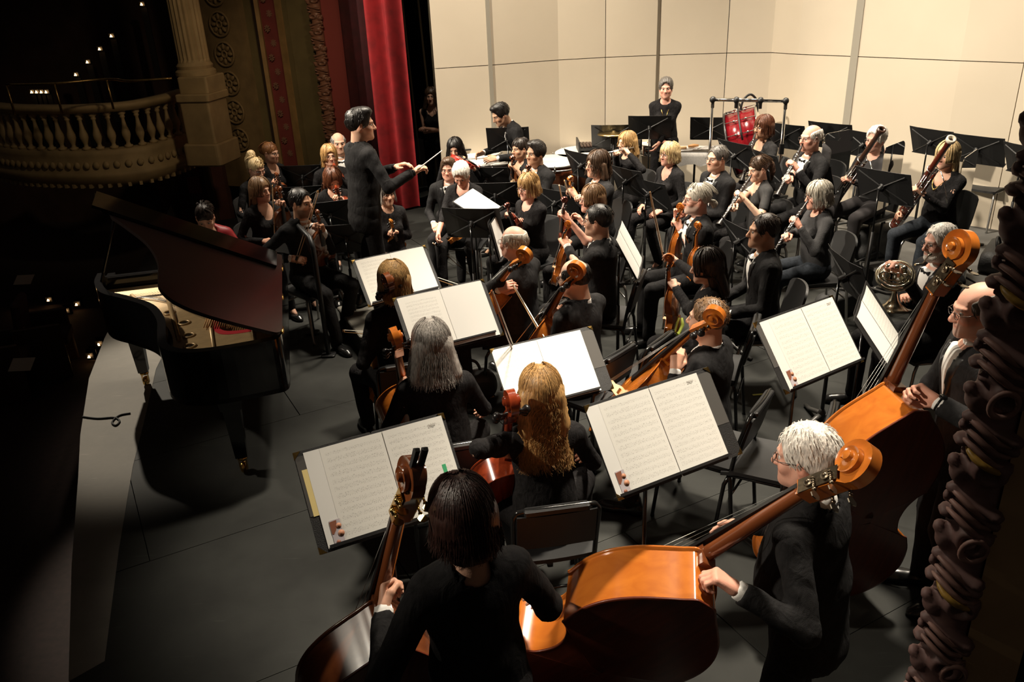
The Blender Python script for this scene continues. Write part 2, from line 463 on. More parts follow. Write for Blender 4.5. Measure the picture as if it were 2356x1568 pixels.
# ------------------------------------------------------------------ people
TONES = {'fair': (.62, .36, .25), 'pink': (.64, .34, .25), 'tan': (.50, .28, .175), 'olive': (.52, .31, .20), 'pale': (.68, .43, .31)}
HAIRC = {'black': (.010, .008, .007), 'dark': (.022, .014, .010), 'brown': (.060, .032, .017), 'auburn': (.110, .036, .015),
         'darkred': (.030, .012, .009), 'lightbrown': (.17, .095, .045), 'blonde': (.40, .24, .095), 'paleblonde': (.62, .46, .24), 'ginger': (.30, .13, .05),
         'grey': (.31, .285, .26), 'darkgrey': (.10, .09, .08), 'white': (.70, .66, .60), 'silver': (.48, .44, .37), 'honey': (.42, .24, .09)}
def hair_mat(name):
    key = 'hair_' + name
    if key in MATS: return MATS[key]
    c = HAIRC[name]
    m, nt, b = nmat(key)
    tc = nt.nodes.new('ShaderNodeTexCoord'); mp = nt.nodes.new('ShaderNodeMapping'); mp.inputs['Scale'].default_value = (1, 1, .2)
    n = nt.nodes.new('ShaderNodeTexNoise'); n.inputs['Scale'].default_value = 130; n.inputs['Detail'].default_value = 2
    r = nt.nodes.new('ShaderNodeValToRGB'); e = r.color_ramp.elements
    e[0].position = .32; e[0].color = (*[x * .55 for x in c], 1); e[1].position = .68; e[1].color = (*[min(1, x * 1.35) for x in c], 1)
    nt.links.new(tc.outputs['Object'], mp.inputs[0]); nt.links.new(mp.outputs[0], n.inputs['Vector']); nt.links.new(n.outputs[0], r.inputs[0])
    nt.links.new(r.outputs[0], b.inputs['Base Color'])
    bp = nt.nodes.new('ShaderNodeBump'); bp.inputs['Strength'].default_value = .5; bp.inputs['Distance'].default_value = .004
    nt.links.new(n.outputs[0], bp.inputs['Height']); nt.links.new(bp.outputs[0], b.inputs['Normal'])
    b.inputs['Roughness'].default_value = .42; b.inputs['Specular IOR Level'].default_value = .45
    MATS[key] = m
    return m
def sm(x, a, b):
    t = np.clip((x - a) / (b - a), 0, 1); return t * t * (3 - 2 * t)
_heads = {}
def head_geo(kind, h):
    "one head with neck stub: cranium, brow, sockets, nose, lips, chin, ears (origin between the ears, face towards +y)"
    if (kind, h) in _heads: return _heads[(kind, h)]
    f = kind == 'f'
    S = Sdf()
    S.ell((0, -.012, .032), (.0745, .095, .088))
    S.ell((0, .030, -.025), (.062, .064, .086), .03)
    S.ell((0, .048, -.080), (.042 if f else .047, .043, .036), .04)
    for sx in (-1, 1):
        S.ell((sx * .043, .062, -.026), (.023, .024, .022), .02)
        S.cone((sx * .012, .088, .024), (sx * .046, .072, .026), .009 if f else .011, .008, .012)
        S.ell((sx * .031, .100, .004), (.017, .014, .0125), .010, 's')
        S.cone((sx * .048, .02, -.07), (sx * .062, -.01, -.03), .018, .02, .035)
    S.cone((0, .090, .012), (0, .110, -.028), .0075, .0125 if f else .014, .010)
    for sx in (-1, 1): S.ell((sx * .012, .101, -.032), (.0085, .010, .008), .006)
    S.cone((-.017, .086, -.0535), (.017, .086, -.0535), .006, .006, .008)
    S.cone((-.015, .086, -.0655), (.015, .086, -.0655), .0075, .0075, .008)
    S.ell((0, .080, -.100), (.020, .018, .016), .028)
    S.cone((0, -.018, -.05), (0, -.030, -.19), .052 if f else .060, .052 if f else .062, .03)
    for sx in (-1, 1):
        S.ell((sx * .0775, -.006, -.004), (.0085, .021, .033), .006, R=Rz(sx * -.35) @ Rx(-.2))
        S.ell((sx * .086, .002, .000), (.006, .010, .018), .006, 's')
    V, Q = S.mesh(h)
    _heads[(kind, h)] = (V, Q)
    return V, Q
def head_cols(V, tone, hairc, brow, beard=None, lip=None, scalp=None, f=False):
    t = np.array(tone, np.float32); n = len(V); c = np.tile(t, (n, 1))
    x, y, z = V.T
    red = np.array([1.08, .80, .74])
    def mix(w, col): nonlocal c; c = c * (1 - w[:, None]) + np.asarray(col)[None] * w[:, None]
    ch = np.exp(-(((np.abs(x) - .045) / .02) ** 2 + ((z + .03) / .022) ** 2)) * (y > .03); mix(ch * .6, t * red)
    ns = np.exp(-((x / .016) ** 2 + ((z + .03) / .014) ** 2)) * (y > .09); mix(ns * .5, t * red)
    er = (np.abs(x) > .078) * 1.0; mix(er * .5, t * red)
    l = np.exp(-((x / .0245) ** 4 + ((z + .0595) / .0105) ** 4)) * (y > .07); mix(l * .65, np.array(lip) if lip else t * np.array([.90, .66, .64]))
    ml = np.exp(-((x / .022) ** 4 + ((z + .0595) / .0022) ** 2)) * (y > .07); mix(ml * .55, t * .35)
    eb = np.exp(-(((np.abs(x) - .033) / .018) ** 4 + ((z - .0245 + (np.abs(x) - .033) ** 2 * 9) / .005) ** 2)) * (y > .055); mix(eb * (.65 if f else .85), brow)
    el = np.exp(-(((np.abs(x) - .031) / .0165) ** 4 + ((z - .011) / .0045) ** 2)) * (y > .065); mix(el * .75, t * .22)
    if beard is not None:
        b = sm(-z, .032, .050) * sm(y, -.01, .02) * (1 - l) * sm(np.abs(x) + np.maximum(0, -z - .045) * 2, .006, .02)
        b = np.maximum(b, np.exp(-((x / .024) ** 4 + ((z + .046) / .006) ** 2)) * (y > .07)) * (z > -.125)
        mix(b * beard[1], beard[0])
    if scalp is not None:
        b = sm(z + .03, .0, .015) * (1 - sm(y, .01, .05)) * (1 - sm(z, scalp[1] - .015, scalp[1] + .01)) ; mix(b * .55, scalp[0])
    return c.astype(np.float32)
def eyes_geo():
    V = []; Q = []; C = []
    for sx in (-1, 1):
        m = MB().ball((0, 0, 0), .0122, 10, R=Rx(-PI / 2))
        v = np.array(m.v); b = sum(len(q) for q in V)
        ang = np.degrees(np.arccos(np.clip(v[:, 1] / .0122, -1, 1)))
        col = np.where(ang[:, None] < 40, np.array([[.03, .018, .010]]), np.array([[.62, .58, .54]]))
        V.append(v + np.array([sx * .031, .0775, .004])); C.append(col)
        Q += [tuple(i + b for i in f) for f in m.f]
    q4 = np.array([f if len(f) == 4 else (*f, f[-1]) for f in Q])
    return np.concatenate(V), q4, np.concatenate(C).astype(np.float32)
_eyes = eyes_geo()
_hands = {}
def hand_geo(pose, side, h):
    "wrist at the origin, fingers along +y, back of the hand +z, thumb on the +x*side edge"
    if (pose, side, h) in _hands: return _hands[(pose, side, h)]
    S = Sdf()
    S.cone((0, -.05, 0), (0, .015, 0), .026, .026, .02, A=np.diag([1, 1, 1.3]))
    for i, fx in enumerate((.026, .009, -.009, -.026)):
        S.cone((fx * .55, .015, 0), (fx, .082 - abs(i - 1.2) * .004, .003), .0155, .0125, .014)
    curl = {'grip': (.95, 1.15, .75), 'neck': (.75, 1.0, .8), 'bow': (.55, .85, .55), 'relax': (.35, .45, .3), 'fist': (1.3, 1.5, .9), 'keys': (.45, .65, .5)}[pose]
    for i, (fx, L) in enumerate(((.026, .042), (.009, .046), (-.009, .043), (-.027, .034))):
        p = np.array([fx, .084 - abs(i - 1.2) * .004, .003]); a = 0.0; sp = fx * 2.2
        r = .0092 - .0005 * (i == 3)
        for j, (ln, cu) in enumerate(zip((L, L * .62, L * .50), curl)):
            a += cu * (1 + .05 * i) * (.75 if j == 0 and i == 0 and pose in ('bow', 'relax') else 1)
            q = p + ln * np.array([math.sin(sp) * math.cos(a), math.cos(a), -math.sin(a)])
            S.cone(p, q, r, r * .90, .006); p = q; r *= .90
    th = {'grip': ((.040, .045, -.020), (.034, .078, -.040), (.020, .094, -.052)), 'neck': ((.042, .040, -.020), (.042, .075, -.042), (.034, .096, -.060)),
          'bow': ((.038, .048, -.018), (.030, .082, -.034), (.018, .104, -.040)), 'relax': ((.044, .042, -.012), (.056, .072, -.022), (.058, .096, -.028)),
          'fist': ((.038, .045, -.022), (.026, .074, -.044), (.004, .080, -.050)), 'keys': ((.044, .042, -.012), (.056, .072, -.022), (.054, .096, -.030))}[pose]
    p = np.array((.018, .012, -.006)); r = .0155
    for q in th: q = np.array(q); S.cone(p, q, r, r * .83, .008); p = q; r *= .83
    V, Q = S.mesh(h, .02)
    if side < 0: V = V * np.array([-1, 1, 1]); Q = Q[:, ::-1]
    _hands[(pose, side, h)] = (V, Q)
    return V, Q
def strands(paths, r0, mb, n=3):
    for p in paths:
        m = len(p); mb.tube(p, [r0 * (1 - .75 * (i / (m - 1)) ** 2) for i in range(m)], n, caps=False)
def hair_build(style, c, S_, rnd, near):
    "returns (V, Q) arrays in head space for one hair style, made of a shaped mass plus locks"
    S = Sdf(); rs = np.random.RandomState(rnd.randrange(9999)); locks = []
    face = ((0, .112, -.045), (.066, .068, .100))
    long_ = style in ('long', 'longwave', 'bob', 'bobround', 'shoulder', 'halfup')
    R = (.0835, .106, .100); C0 = np.array((0, -.014, .035))
    def scalp_locks(n, az0, az1, drop, wave, spread=0.0, rr=.0032, p0=14, below=0.0, outs=0.006, jit=.012):
        for i in range(n):
            az = math.radians(rs.uniform(az0, az1)); ph0 = math.radians(rs.uniform(p0, p0 + 55)); pts = []
            ro = np.array(R) + outs + rs.uniform(0, .006); k = 6
            for j in range(k):
                t = ph0 + (math.radians(98) - ph0) * j / (k - 1)
                pts.append(C0 + np.array([ro[0] * math.sin(t) * math.cos(az), ro[1] * math.sin(t) * math.sin(az), ro[2] * math.cos(t)]))
            L = drop * rs.uniform(.82, 1.05); m = max(2, int(L / .03)); ph = rs.uniform(0, 6.28)
            d = np.array([math.cos(az), math.sin(az), 0]); b = pts[-1]
            for j in range(1, m + 1):
                z = L * j / m
                wv = wave * math.sin(ph + z * 55) * min(1, z / .05)
                q = b + d * (spread * z + wv) + np.array([-d[1], d[0], 0]) * wave * math.cos(ph + z * 50) + np.array([0, 0, -z])
                if below and z > .08: q[1] = min(q[1], -.055 - .25 * (z - .08) + wv)
                pts.append(q)
            pts[-1] = pts[-1] + rs.normal(size=3) * .006
            locks.append(pts)
    tuft_n = 260 if near else 90
    def tufts(n, top, zmin=-.03, ln=.03, lift=.004, part=None):
        for i in range(n):
            az = rs.uniform(0, 2 * PI); t = math.acos(rs.uniform(-.35, top))
            p = np.array([math.sin(t) * math.cos(az), math.sin(t) * math.sin(az), math.cos(t)])
            q = C0 + p * np.array(R) * 1.005
            if q[2] < zmin or (q[1] > .055 and q[2] < .085): continue
            fl = np.array([p[0] * .5 + (part or 0), -.25 - .3 * p[1] * 0, -.9]); fl -= p * (p @ fl); fl /= np.linalg.norm(fl) + 1e-6
            locks.append([q - p * .004, q + fl * ln * .4 + p * lift, q + fl * ln + p * lift * .4])
    if style in ('short', 'shortpuff', 'combed', 'curly', 'ring', 'buzz', 'wavytop'):
        e = {'short': 0, 'shortpuff': .004, 'combed': .002, 'curly': .008, 'ring': -.003, 'buzz': -.004, 'wavytop': .010}[style]
        S.ell(C0, (R[0] + e, R[1] + e, R[2] + e))
        if style in ('shortpuff', 'wavytop'): S.ell((0, .045, .105), (.055, .05, .035), .03)
        if style == 'curly': S.ell((0, -.02, .07), (.085, .1, .075), .03)
        if style == 'combed': S.ell((0, -.06, .01), (.078, .06, .07), .03)
        S.ell((0, .124, -.005), (.079, .084, .104), .012, 's')
        S.plane((0, 0, -.042), (0, .50, -.86))
        if style == 'ring': S.ell((0, .012, .115), (.068, .115, .095), .015, 's'); S.ell((0, .115, .04), (.085, .075, .09), .012, 's')
        tufts(tuft_n if style != 'ring' else tuft_n // 2, .95 if style != 'ring' else .25, ln={'curly': .018, 'buzz': .012}.get(style, .034), lift={'curly': .010, 'buzz': .003, 'wavytop': .009, 'shortpuff': .008}.get(style, .004))
    elif style in ('pony', 'bunpony', 'highpony', 'braid', 'updo'):
        S.ell(C0, (R[0] - .002, R[1], R[2]))
        S.ell(face[0], (.070, .070, .105), .012, 's')
        S.plane((0, 0, -.055), (0, .30, -.95))
        scalp_locks(60 if not near else 160, 40, 320, .0, 0, rr=.002)
        locks[:] = [[p + np.array([0, -.01 * j, 0]) * (0 if style == 'braid' else 1) for j, p in enumerate(l[:5])] for l in locks]
        if style == 'pony': ch = [(0, -.115, .03), (0, -.15, .0), (0, -.155, -.08), (.005, -.135, -.17)]; rr = [.022, .028, .026, .010]
        elif style == 'bunpony': ch = [(0, -.105, -.02), (0, -.135, -.035), (0, -.145, -.05), (0, -.14, -.075)]; rr = [.014, .022, .024, .012]
        elif style == 'highpony': ch = [(0, -.085, .10), (-.01, -.13, .12), (-.02, -.165, .03), (-.02, -.16, -.13)]; rr = [.03, .045, .055, .03]
        elif style == 'updo': ch = [(0, -.10, .0), (0, -.115, .01), (0, -.12, .02), (0, -.115, .04)]; rr = [.03, .035, .035, .02]
        else: ch = [(0, -.11, -.01), (0, -.125, -.05), (0, -.12, -.10), (0, -.11, -.16)]; rr = [.022, .024, .02, .01]
        for a, b, r1, r2 in zip(ch, ch[1:], rr, rr[1:]): S.cone(a, b, r1, r2, .02)
        cc = crom(ch, 4)
        for i in range(40):
            o = rs.normal(size=3) * np.array([1, 1, .3]); o /= np.linalg.norm(o)
            locks.append([np.array(p) + o * (np.interp(j / (len(cc) - 1) * 3, [0, 1, 2, 3], rr)) * .95 + rs.normal(size=3) * .003 for j, p in enumerate(cc)])
        if style == 'braid':
            for sx in (-1, 1): S.cone((sx * .03, .06, .095), (sx * .075, -.05, .03), .012, .012, .01)
    elif long_:
        S.ell(C0, (R[0] + .009, R[1] + .007, R[2] + .006))
        wide = {'shoulder': .030, 'longwave': .018}.get(style, 0.0)
        if wide:
            for sx in (-1, 1): S.cone((sx * .050, -.07, .0), (sx * (.062 + wide), -.085, -.13), .042, .040, .04)
        D = {'bob': .085, 'bobround': .085, 'shoulder': .17, 'long': .24, 'longwave': .33, 'halfup': .22}[style]
        fl = .004 if style in ('long', 'longwave', 'halfup') else .012
        for sx in (-1, 1): S.cone((sx * .072, -.015, .03), (sx * (.072 + fl), -.03, .03 - .45 * D - .05), .026, .02 if D < .1 else .024, .03)
        yb = -.075 if D < .2 else -.10
        A = np.array([[.62, 0, 0], [0, 1.0, 0], [0, 0, 1.0]])
        S.cone((0, -.065, .02), (0, yb, .0 - D * .85), .052, .040 if D > .2 else .052, .04, A=A)
        if D > .2:
            for sx in (-1, 1): S.cone((sx * .045, -.05, .02), (sx * .05, yb - .01, .0 - D * .8), .04, .028, .03)
        S.ell((0, .112, -.035), (.062, .072, .098) if style != 'bobround' else (.060, .060, .095), .012, 's')
        S.cone((0, .03, -.10), (0, .06, -.3), .052, .07, .02, 's')
        wv = {'longwave': .017, 'long': .006, 'shoulder': .006, 'halfup': .008}.get(style, .003)
        nl = {True: 1000, False: 170}[near]
        scalp_locks(nl, 118, 422, D + .02, wv, spread=.10 if D < .1 else (.22 if style == 'shoulder' else .05 if style == 'longwave' else .0), below=D > .2, rr=.003, outs=.010)
        if style in ('bob', 'bobround'): scalp_locks(nl // 6, 60, 120, .0, 0, p0=5)
        if style in ('bob', 'bobround'):
            locks[:] = [l for l in locks if not (l[-1][1] > .08 and l[-1][2] < .02)] + [l[:4] for l in locks if l[-1][1] > .08 and l[-1][2] < .02]
    elif style == 'wavy':
        S.ell(C0, (R[0] + .012, R[1] + .010, R[2] + .008))
        for sx in (-1, 1): S.cone((sx * .08, -.02, .0), (sx * .092, -.035, -.115), .035, .038, .03)
        S.cone((0, -.07, 0), (0, -.09, -.13), .06, .055, .03)
        S.ell((0, .112, -.04), (.062, .07, .1), .012, 's'); S.cone((0, .04, -.10), (0, .06, -.3), .05, .07, .02, 's')
        scalp_locks(130, 118, 422, .13, .012, spread=.1, outs=.012)
    amp = {'curly': .006, 'longwave': .004, 'wavy': .005, 'wavytop': .004, 'shortpuff': .003}.get(style, .0018)
    fr = {'curly': 130, 'wavytop': 90}.get(style, 70)
    S.fun(lambda F, x, y, z: F + amp * wob(x * 1.5, y * 1.5, z * (.5 if style != 'curly' else 1.4), fr, 3))
    V, Q = S.mesh(.006 if near else .008, .03)
    mb = MB(); strands(locks, .0023 if near else .0042, mb)
    if mb.v:
        q = np.array([f if len(f) == 4 else (*f, f[-1]) for f in mb.f]); Q = np.concatenate([Q, q + len(V)]); V = np.concatenate([V, np.array(mb.v)])
    return V, Q
def glasses_mb():
    m = MB()
    for sx in (-1, 1):
        o = [(sx * .032 + .021 * math.copysign(abs(math.cos(a)) ** .8, math.cos(a)), .106 - .004 * abs(math.cos(a)), .000 + .0155 * math.copysign(abs(math.sin(a)) ** .8, math.sin(a))) for a in np.linspace(0, 2 * PI, 17)]
        m.tube(o, .0016, 5)
        m.tube([(sx * .053, .102, .006), (sx * .072, .075, .008), (sx * .082, .0, .012), (sx * .083, -.012, .002)], .0014, 5)
    m.tube([(-.011, .107, .004), (0, .109, .006), (.011, .107, .004)], .0016, 5)
    return m
_shoe = {}
def shoe_me(kind):
    if kind in _shoe: return _shoe[kind]
    S = Sdf()
    S.cone((0, -.055, .035), (0, .15, .026), .036, .036, .02)
    S.cone((0, .10, .024), (0, .185, .018), .040, .028, .03, A=np.diag([1, 1, 1.35]))
    if kind == 'man': S.cone((0, -.035, .04), (0, -.03, .10), .036, .038, .03)
    else: S.cone((0, .03, .075), (0, .10, .075), .030, .030, .02, 's')
    S.plane((0, 0, .0), (0, 0, -1))
    V, Q = S.mesh(.009)
    o = mesh_np('shoe', V, Q, SHOE); me = o.data; bpy.data.objects.remove(o)
    _shoe[kind] = me
    return me
NPEOPLE = [0]
def ik(s, t, l1, l2, pole):
    d = t - s; L = np.linalg.norm(d); L2 = min(max(L, abs(l1 - l2) + .03), (l1 + l2) * .995); u = d / L
    t = s + u * L2
    a = (l1 * l1 - l2 * l2 + L2 * L2) / (2 * L2); h = math.sqrt(max(0, l1 * l1 - a * a))
    p = pole - u * (u @ pole); p /= np.linalg.norm(p) + 1e-9
    return s + u * a + p * h, t
def person(label, head, face, pose='sit', sex='m', hair=('short', 'dark'), tone='fair', top='suit', LH=None, RH=None, lean=.05, twist=0., side=0.,
           look=(0, 0), tilt=0., scale=None, glasses=False, beard=None, hands=('relax', 'relax'), palms=(None, None), seat=.455, floor=0., legs='sit',
           bald=None, tie=None, near=False, sleeve=1.0, polesL=None, polesR=None, group=None, cloth=None, lowneck=0., headk=1.0, hemz=None, pants=None, fat=0., collar=True, shirtm=None, watch=None, necklace=None):
    f = sex == 'f'; S = scale or (.94 if f else 1.0)
    NPEOPLE[0] += 1
    R = random.Random(NPEOPLE[0])
    hz = (seat + .115 * S) if pose == 'sit' else .93 * S
    RT = Rz(twist) @ Ry(side) @ Rx(-lean)
    RH_ = Rz(twist * .8 + look[0]) @ Rx(-look[1]) @ Ry(tilt)
    hs = S * (.985 if f else 1.0) * headk
    hoff = RT @ (np.array([0, -.015, .49]) * S) + RH_ @ np.array([0, .028, 0]) * hs + (RT @ np.array([0, .0, .165])) * hs * .55 + (RH_ @ np.array([0, 0, .165])) * hs * .45
    if pose == 'stand': hz = head[2] - floor - hoff[2]          # a standing figure's hips follow from the height of its head
    kz = hz / (.93 * S) if pose == 'stand' else 1.0
    H = np.array([0, 0, hz])
    tl = lambda x, y, z: H + RT @ (np.array([x, y, z]) * S)
    nb = tl(0, -.015, .49)
    hc = nb + RH_ @ np.array([0, .028, 0]) * hs + (RT @ np.array([0, .0, .165])) * hs * .55 + (RH_ @ np.array([0, 0, .165])) * hs * .45
    phi = math.radians(face - 90); RW = Rz(phi)
    hw = PZ(head[0], head[1], hc[2] + floor); root = hw - RW @ hc; root[2] = floor
    ro = empty('person', root, phi, label, 'person', group)
    toL = lambda p: RW.T @ (np.asarray(p, float) - root)
    sw = .158 if f else .185
    h0 = .014 if near else .0175
    hands_p = []
    joints = {}
    for s_, tgt, hp, palm, pole in ((-1, LH, hands[0], palms[0], polesL), (1, RH, hands[1], palms[1], polesR)):
        sh = tl(s_ * sw, -.005, .435)
        if tgt is None:
            t = np.array([s_ * .13, .30, hz + .06]) if pose == 'sit' else tl(s_ * .24, .06, -.12)
        elif tgt[0] == 'w': t = toL(tgt[1])                               # world point
        elif tgt[0] == 'l': t = np.array(tgt[1], float)                   # point in the figure's own space
        else: t = toL(PZ(*tgt))
        pl = np.array([s_ * .55, -.35, -1.0]) if pole is None else np.array(pole)
        e, t2 = ik(sh, t, .285 * S, .325 * S, pl)
        d = (t2 - e); d /= np.linalg.norm(d)
        wr = e + d * .25 * S
        joints[s_] = (sh, e, wr, d)
        if palm is None:
            n = np.array([-s_ * .5, .1, -.9]) if tgt is None else np.array([-s_ * .75, .25, -.45])
        else: n = np.array(palm, float)
        zb = -n + d * (n @ d); zb /= np.linalg.norm(zb) + 1e-9
        x = np.cross(d, zb)
        hands_p.append((s_, hp, np.stack([x, d, zb], 1), wr))
    # legs
    LG = {}
    for s_ in (-1, 1):
        hj = H + Rz(twist * .3) @ np.array([s_ * .088 * S, .0, -.01])
        if pose == 'sit':
            if legs == 'sit': kn, an = np.array([s_ * .14, .42 * S, seat + .05]), np.array([s_ * .13, .42 * S + .02, .095])
            elif legs == 'wide': kn, an = np.array([s_ * .27, .36 * S, seat + .04]), np.array([s_ * .25, .36 * S, .095])
            elif legs == 'tuck': kn, an = np.array([s_ * .12, .42 * S, seat + .05]), np.array([s_ * .11, .26 * S, .095])
            elif legs == 'fwd': kn, an = np.array([s_ * .13, .43 * S, seat + .06]), np.array([s_ * .12, .56 * S, .095])
            elif legs == 'mix': kn = np.array([s_ * .15, .42 * S, seat + .05]); an = np.array([s_ * .14, (.50 if s_ > 0 else .26) * S, .095])
            elif legs == 'stool': kn, an = np.array([s_ * .17, .36 * S, seat - .12]), np.array([s_ * .20, .45 * S, .095 if s_ < 0 else .25])
        else: kn, an = np.array([s_ * .10, .03 + .10 * (1 - kz), .50 * S * kz]), np.array([s_ * .11, -.02 + .05 * s_, .095])
        LG[s_] = (hj, kn, an)
    # ---- body: one continuous figure
    AT = np.diag([1, 1.42, 1]) @ RT.T
    def torso(Sd, d, up=True):
        Sd.cone(tl(0, .0, .02), tl(0, .0, .16), .148 * S + d, .128 * S + d + fat, .04, A=AT)
        Sd.cone(tl(0, .004 + fat, .16), tl(0, .0, .36), .128 * S + d + fat, (.150 if f else .165) * S + d, .04, A=AT)
        Sd.cone(tl(-sw + .05, -.005, .425), tl(sw - .05, -.005, .425), .058 * S + d * .7, .058 * S + d * .7, .05)
        for s_ in (-1, 1):
            Sd.cone(tl(0, -.02, .50), tl(s_ * (sw - .03), -.01, .44), .042 * S + d * .6, .040 * S + d * .6, .05)
            if f: Sd.ell(tl(s_ * .062, .095, .30), np.array([.06, .05, .06]) * S + d * .6, .04)
    B = Sdf(); torso(B, -.012)
    B.cone(tl(0, -.02, .46), hc + RH_ @ np.array([0, -.025, -.09]) * hs, .050 * S, .046 * S, .03)
    for s_ in (-1, 1):
        sh, e, wr, d = joints[s_]
        B.cone(sh, e, .046 * S, .038 * S, .02); B.cone(e, wr + d * .01, .038 * S, .025 * S, .02)
        hj, kn, an = LG[s_]
        B.cone(hj, kn, .074 * S, .050 * S, .03); B.cone(kn, an, .048 * S, .034 * S, .02)
        if f and floor < 5: B.cone(an, an + np.array([0, .06, -.06]), .034, .026, .02)
    V, Q = B.mesh(.016 if sleeve < 1 or near else .022)
    t3 = np.array(TONES[tone], np.float32)
    Cc = np.tile(t3, (len(V), 1))
    hcol = HAIRC[hair[1]] if hair else HAIRC['grey']
    hv, hq = head_geo(sex, .0045 if near else .0058)
    hcols = head_cols(hv, t3, hcol, np.array(hcol) * .8, beard=beard, f=f, lip=(.42, .12, .11) if f else None, scalp=bald)
    parts = [(V, Q, Cc), (hv @ RH_.T * hs + hc, hq, hcols), (_eyes[0] @ RH_.T * hs + hc, _eyes[1], _eyes[2])]
    for s_, hp, Rm, wr in hands_p:
        gv, gq = hand_geo(hp, 1 if s_ < 0 else -1, .0034 if near else .0048)
        parts.append((gv @ Rm.T * S * (.95 if f else 1.02) + wr, gq, np.tile(t3 * np.array([1.03, .95, .92], np.float32), (len(gv), 1))))
    n = 0; VV = []; QQ = []; CC = []
    for v, q, c in parts: VV.append(v); QQ.append(q + n); CC.append(c); n += len(v)
    mesh_np('body', np.concatenate(VV), np.concatenate(QQ), SKIN, ro, np.concatenate(CC))
    # ---- upper clothing
    cm = cloth or (BLACKCLOTH if top == 'suit' else KNIT)
    seed = NPEOPLE[0]
    J = Sdf(); th = .014 if top == 'suit' else .007
    torso(J, th)
    if pose == 'sit': J.cone(tl(0, -.01, .0), tl(0, .0, .10), .152 * S + th, .146 * S + th, .04, A=AT)
    else:
        J.cone(tl(0, -.005, -.10), tl(0, .0, .10), .168 * S + th, .146 * S + th, .04, A=AT)
    for s_ in (-1, 1):
        sh, e, wr, d = joints[s_]
        a1 = (.0565 if top == 'suit' else .050) * S; a2 = (.0475 if top == 'suit' else .042) * S; a3 = (.039 if top == 'suit' else .032) * S
        if sleeve >= .5:
            en = e + (wr - e) * (sleeve if top != 'suit' else .93)
            J.cone(sh, e, a1, a2, .03); J.cone(e, en + d * .03, a2, a3, .02, cut=(en, d))
        elif sleeve > 0:
            J.cone(sh, e, a1, a2, .03, cut=(sh + (e - sh) * sleeve * 2, (e - sh) / np.linalg.norm(e - sh)))
    lk = lowneck
    if top == 'suit':
        J.cone(tl(0, -.02, .480), tl(0, -.005, .56), .068 * S, .060 * S, .006, 's')
        up, fr, lt = RT @ np.array([0, 0, 1.]), RT @ np.array([0, 1., 0]), RT @ np.array([1., 0, 0])
        def vcut(F, x, y, z):
            qx, qy, qz = x - H[0], y - H[1], z - H[2]
            lz = qx * up[0] + qy * up[1] + qz * up[2]; lx = qx * lt[0] + qy * lt[1] + qz * lt[2]; ly = qx * fr[0] + qy * fr[1] + qz * fr[2]
            wd = np.clip((lz / S - .17) * .21, -.03, .062) * S
            dv = np.abs(lx) - wd
            return np.maximum(F, np.minimum(-dv, ly - .03))
        def lapcut(F, x, y, z):
            qx, qy, qz = x - H[0], y - H[1], z - H[2]
            lz = qx * up[0] + qy * up[1] + qz * up[2]; lx = qx * lt[0] + qy * lt[1] + qz * lt[2]; ly = qx * fr[0] + qy * fr[1] + qz * fr[2]
            wd = np.clip((lz / S - .17) * .21, -.03, .062) * S
            dv = np.abs(lx) - wd; t = np.clip((lz / S - .17) / .2, 0, 1)
            return np.maximum(np.maximum(F, np.maximum(-dv - .002, dv - .012 - .036 * t)), np.maximum(np.maximum(.02 - ly, .17 * S - lz), lz - .47 * S))
        J.fun(vcut)
    else:
        J.ell(tl(0, .015 + lk * .25, .50 - lk * .2), np.array([.066 + lk * .06, .075, .058 + lk * .6]) * S, .008, 's', R=RT)
    amp = .0045 if top == 'suit' else .0035
    J.fun(lambda F, x, y, z: F + amp * wob(x, y, z * 1.6, 26, seed) + amp * .5 * wob(x * 1.2, y, z, 60, seed + 1))
    if pose == 'stand': J.plane(tl(0, 0, -.14 if hemz is None else hemz), RT @ np.array([0, 0, -1.]))
    elif hemz is not None: J.plane(tl(0, 0, hemz), RT @ np.array([0, 0, -1.]))
    V, Q = J.mesh(h0)
    mesh_np({'suit': 'jacket', 'dress': 'dress'}.get(top, 'blouse'), V, Q, cm, ro)
    if top == 'suit' and cloth is not GREYCLOTH:
        LP = Sdf(); torso(LP, th + .006); LP.fun(lapcut); V, Q = LP.mesh(h0 * .8)
        if len(V): mesh_np('lapels', V, Q, SATIN, ro)
    elif top == 'suit':
        LP = Sdf(); torso(LP, th + .006); LP.fun(lapcut); V, Q = LP.mesh(h0 * .8)
        if len(V): mesh_np('lapels', V, Q, cm, ro)
    if top == 'suit':
        W = Sdf()
        W.cone(tl(0, .0, .10), tl(0, .0, .36), .128 * S + .006 + fat, .165 * S + .006, .04, A=AT)
        W.plane(tl(0, .02, 0), RT @ np.array([0, -1., 0])); W.plane(tl(0, 0, .475), RT @ np.array([0, 0, 1.]))
        cb = tl(0, -.018, .465); ct = cb + (hc + RH_ @ np.array([0, -.02, -.09]) * hs - cb) * .55
        if collar: W.cone(cb, ct, .074 * S, .0700 * S, .01, cut=(ct, (ct - cb) / np.linalg.norm(ct - cb)))
        for s_ in (-1, 1):
            sh, e, wr, d = joints[s_]
            W.cone(wr - d * .06, wr + d * .03, .031 * S, .034 * S, .005, cut=(wr + d * .006, d))
        V, Q = W.mesh(.011 if near else .014)
        mesh_np('shirt', V, Q, shirtm or SHIRT, ro)
        if tie == 'bow':
            m = MB(); c0 = tl(0, .094, .452); Rt = RT
            for sx in (-1, 1): m.prism([(sx * .006, -.008), (sx * .042, -.021), (sx * .046, 0), (sx * .042, .021), (sx * .006, .008)][::sx], -.007, .007, T=lambda p: c0 + Rt @ np.array([p[0], p[2], p[1]]))
            m.box(c0, (.016, .02, .02), Rt)
            m.build('bow_tie', SATIN, ro)
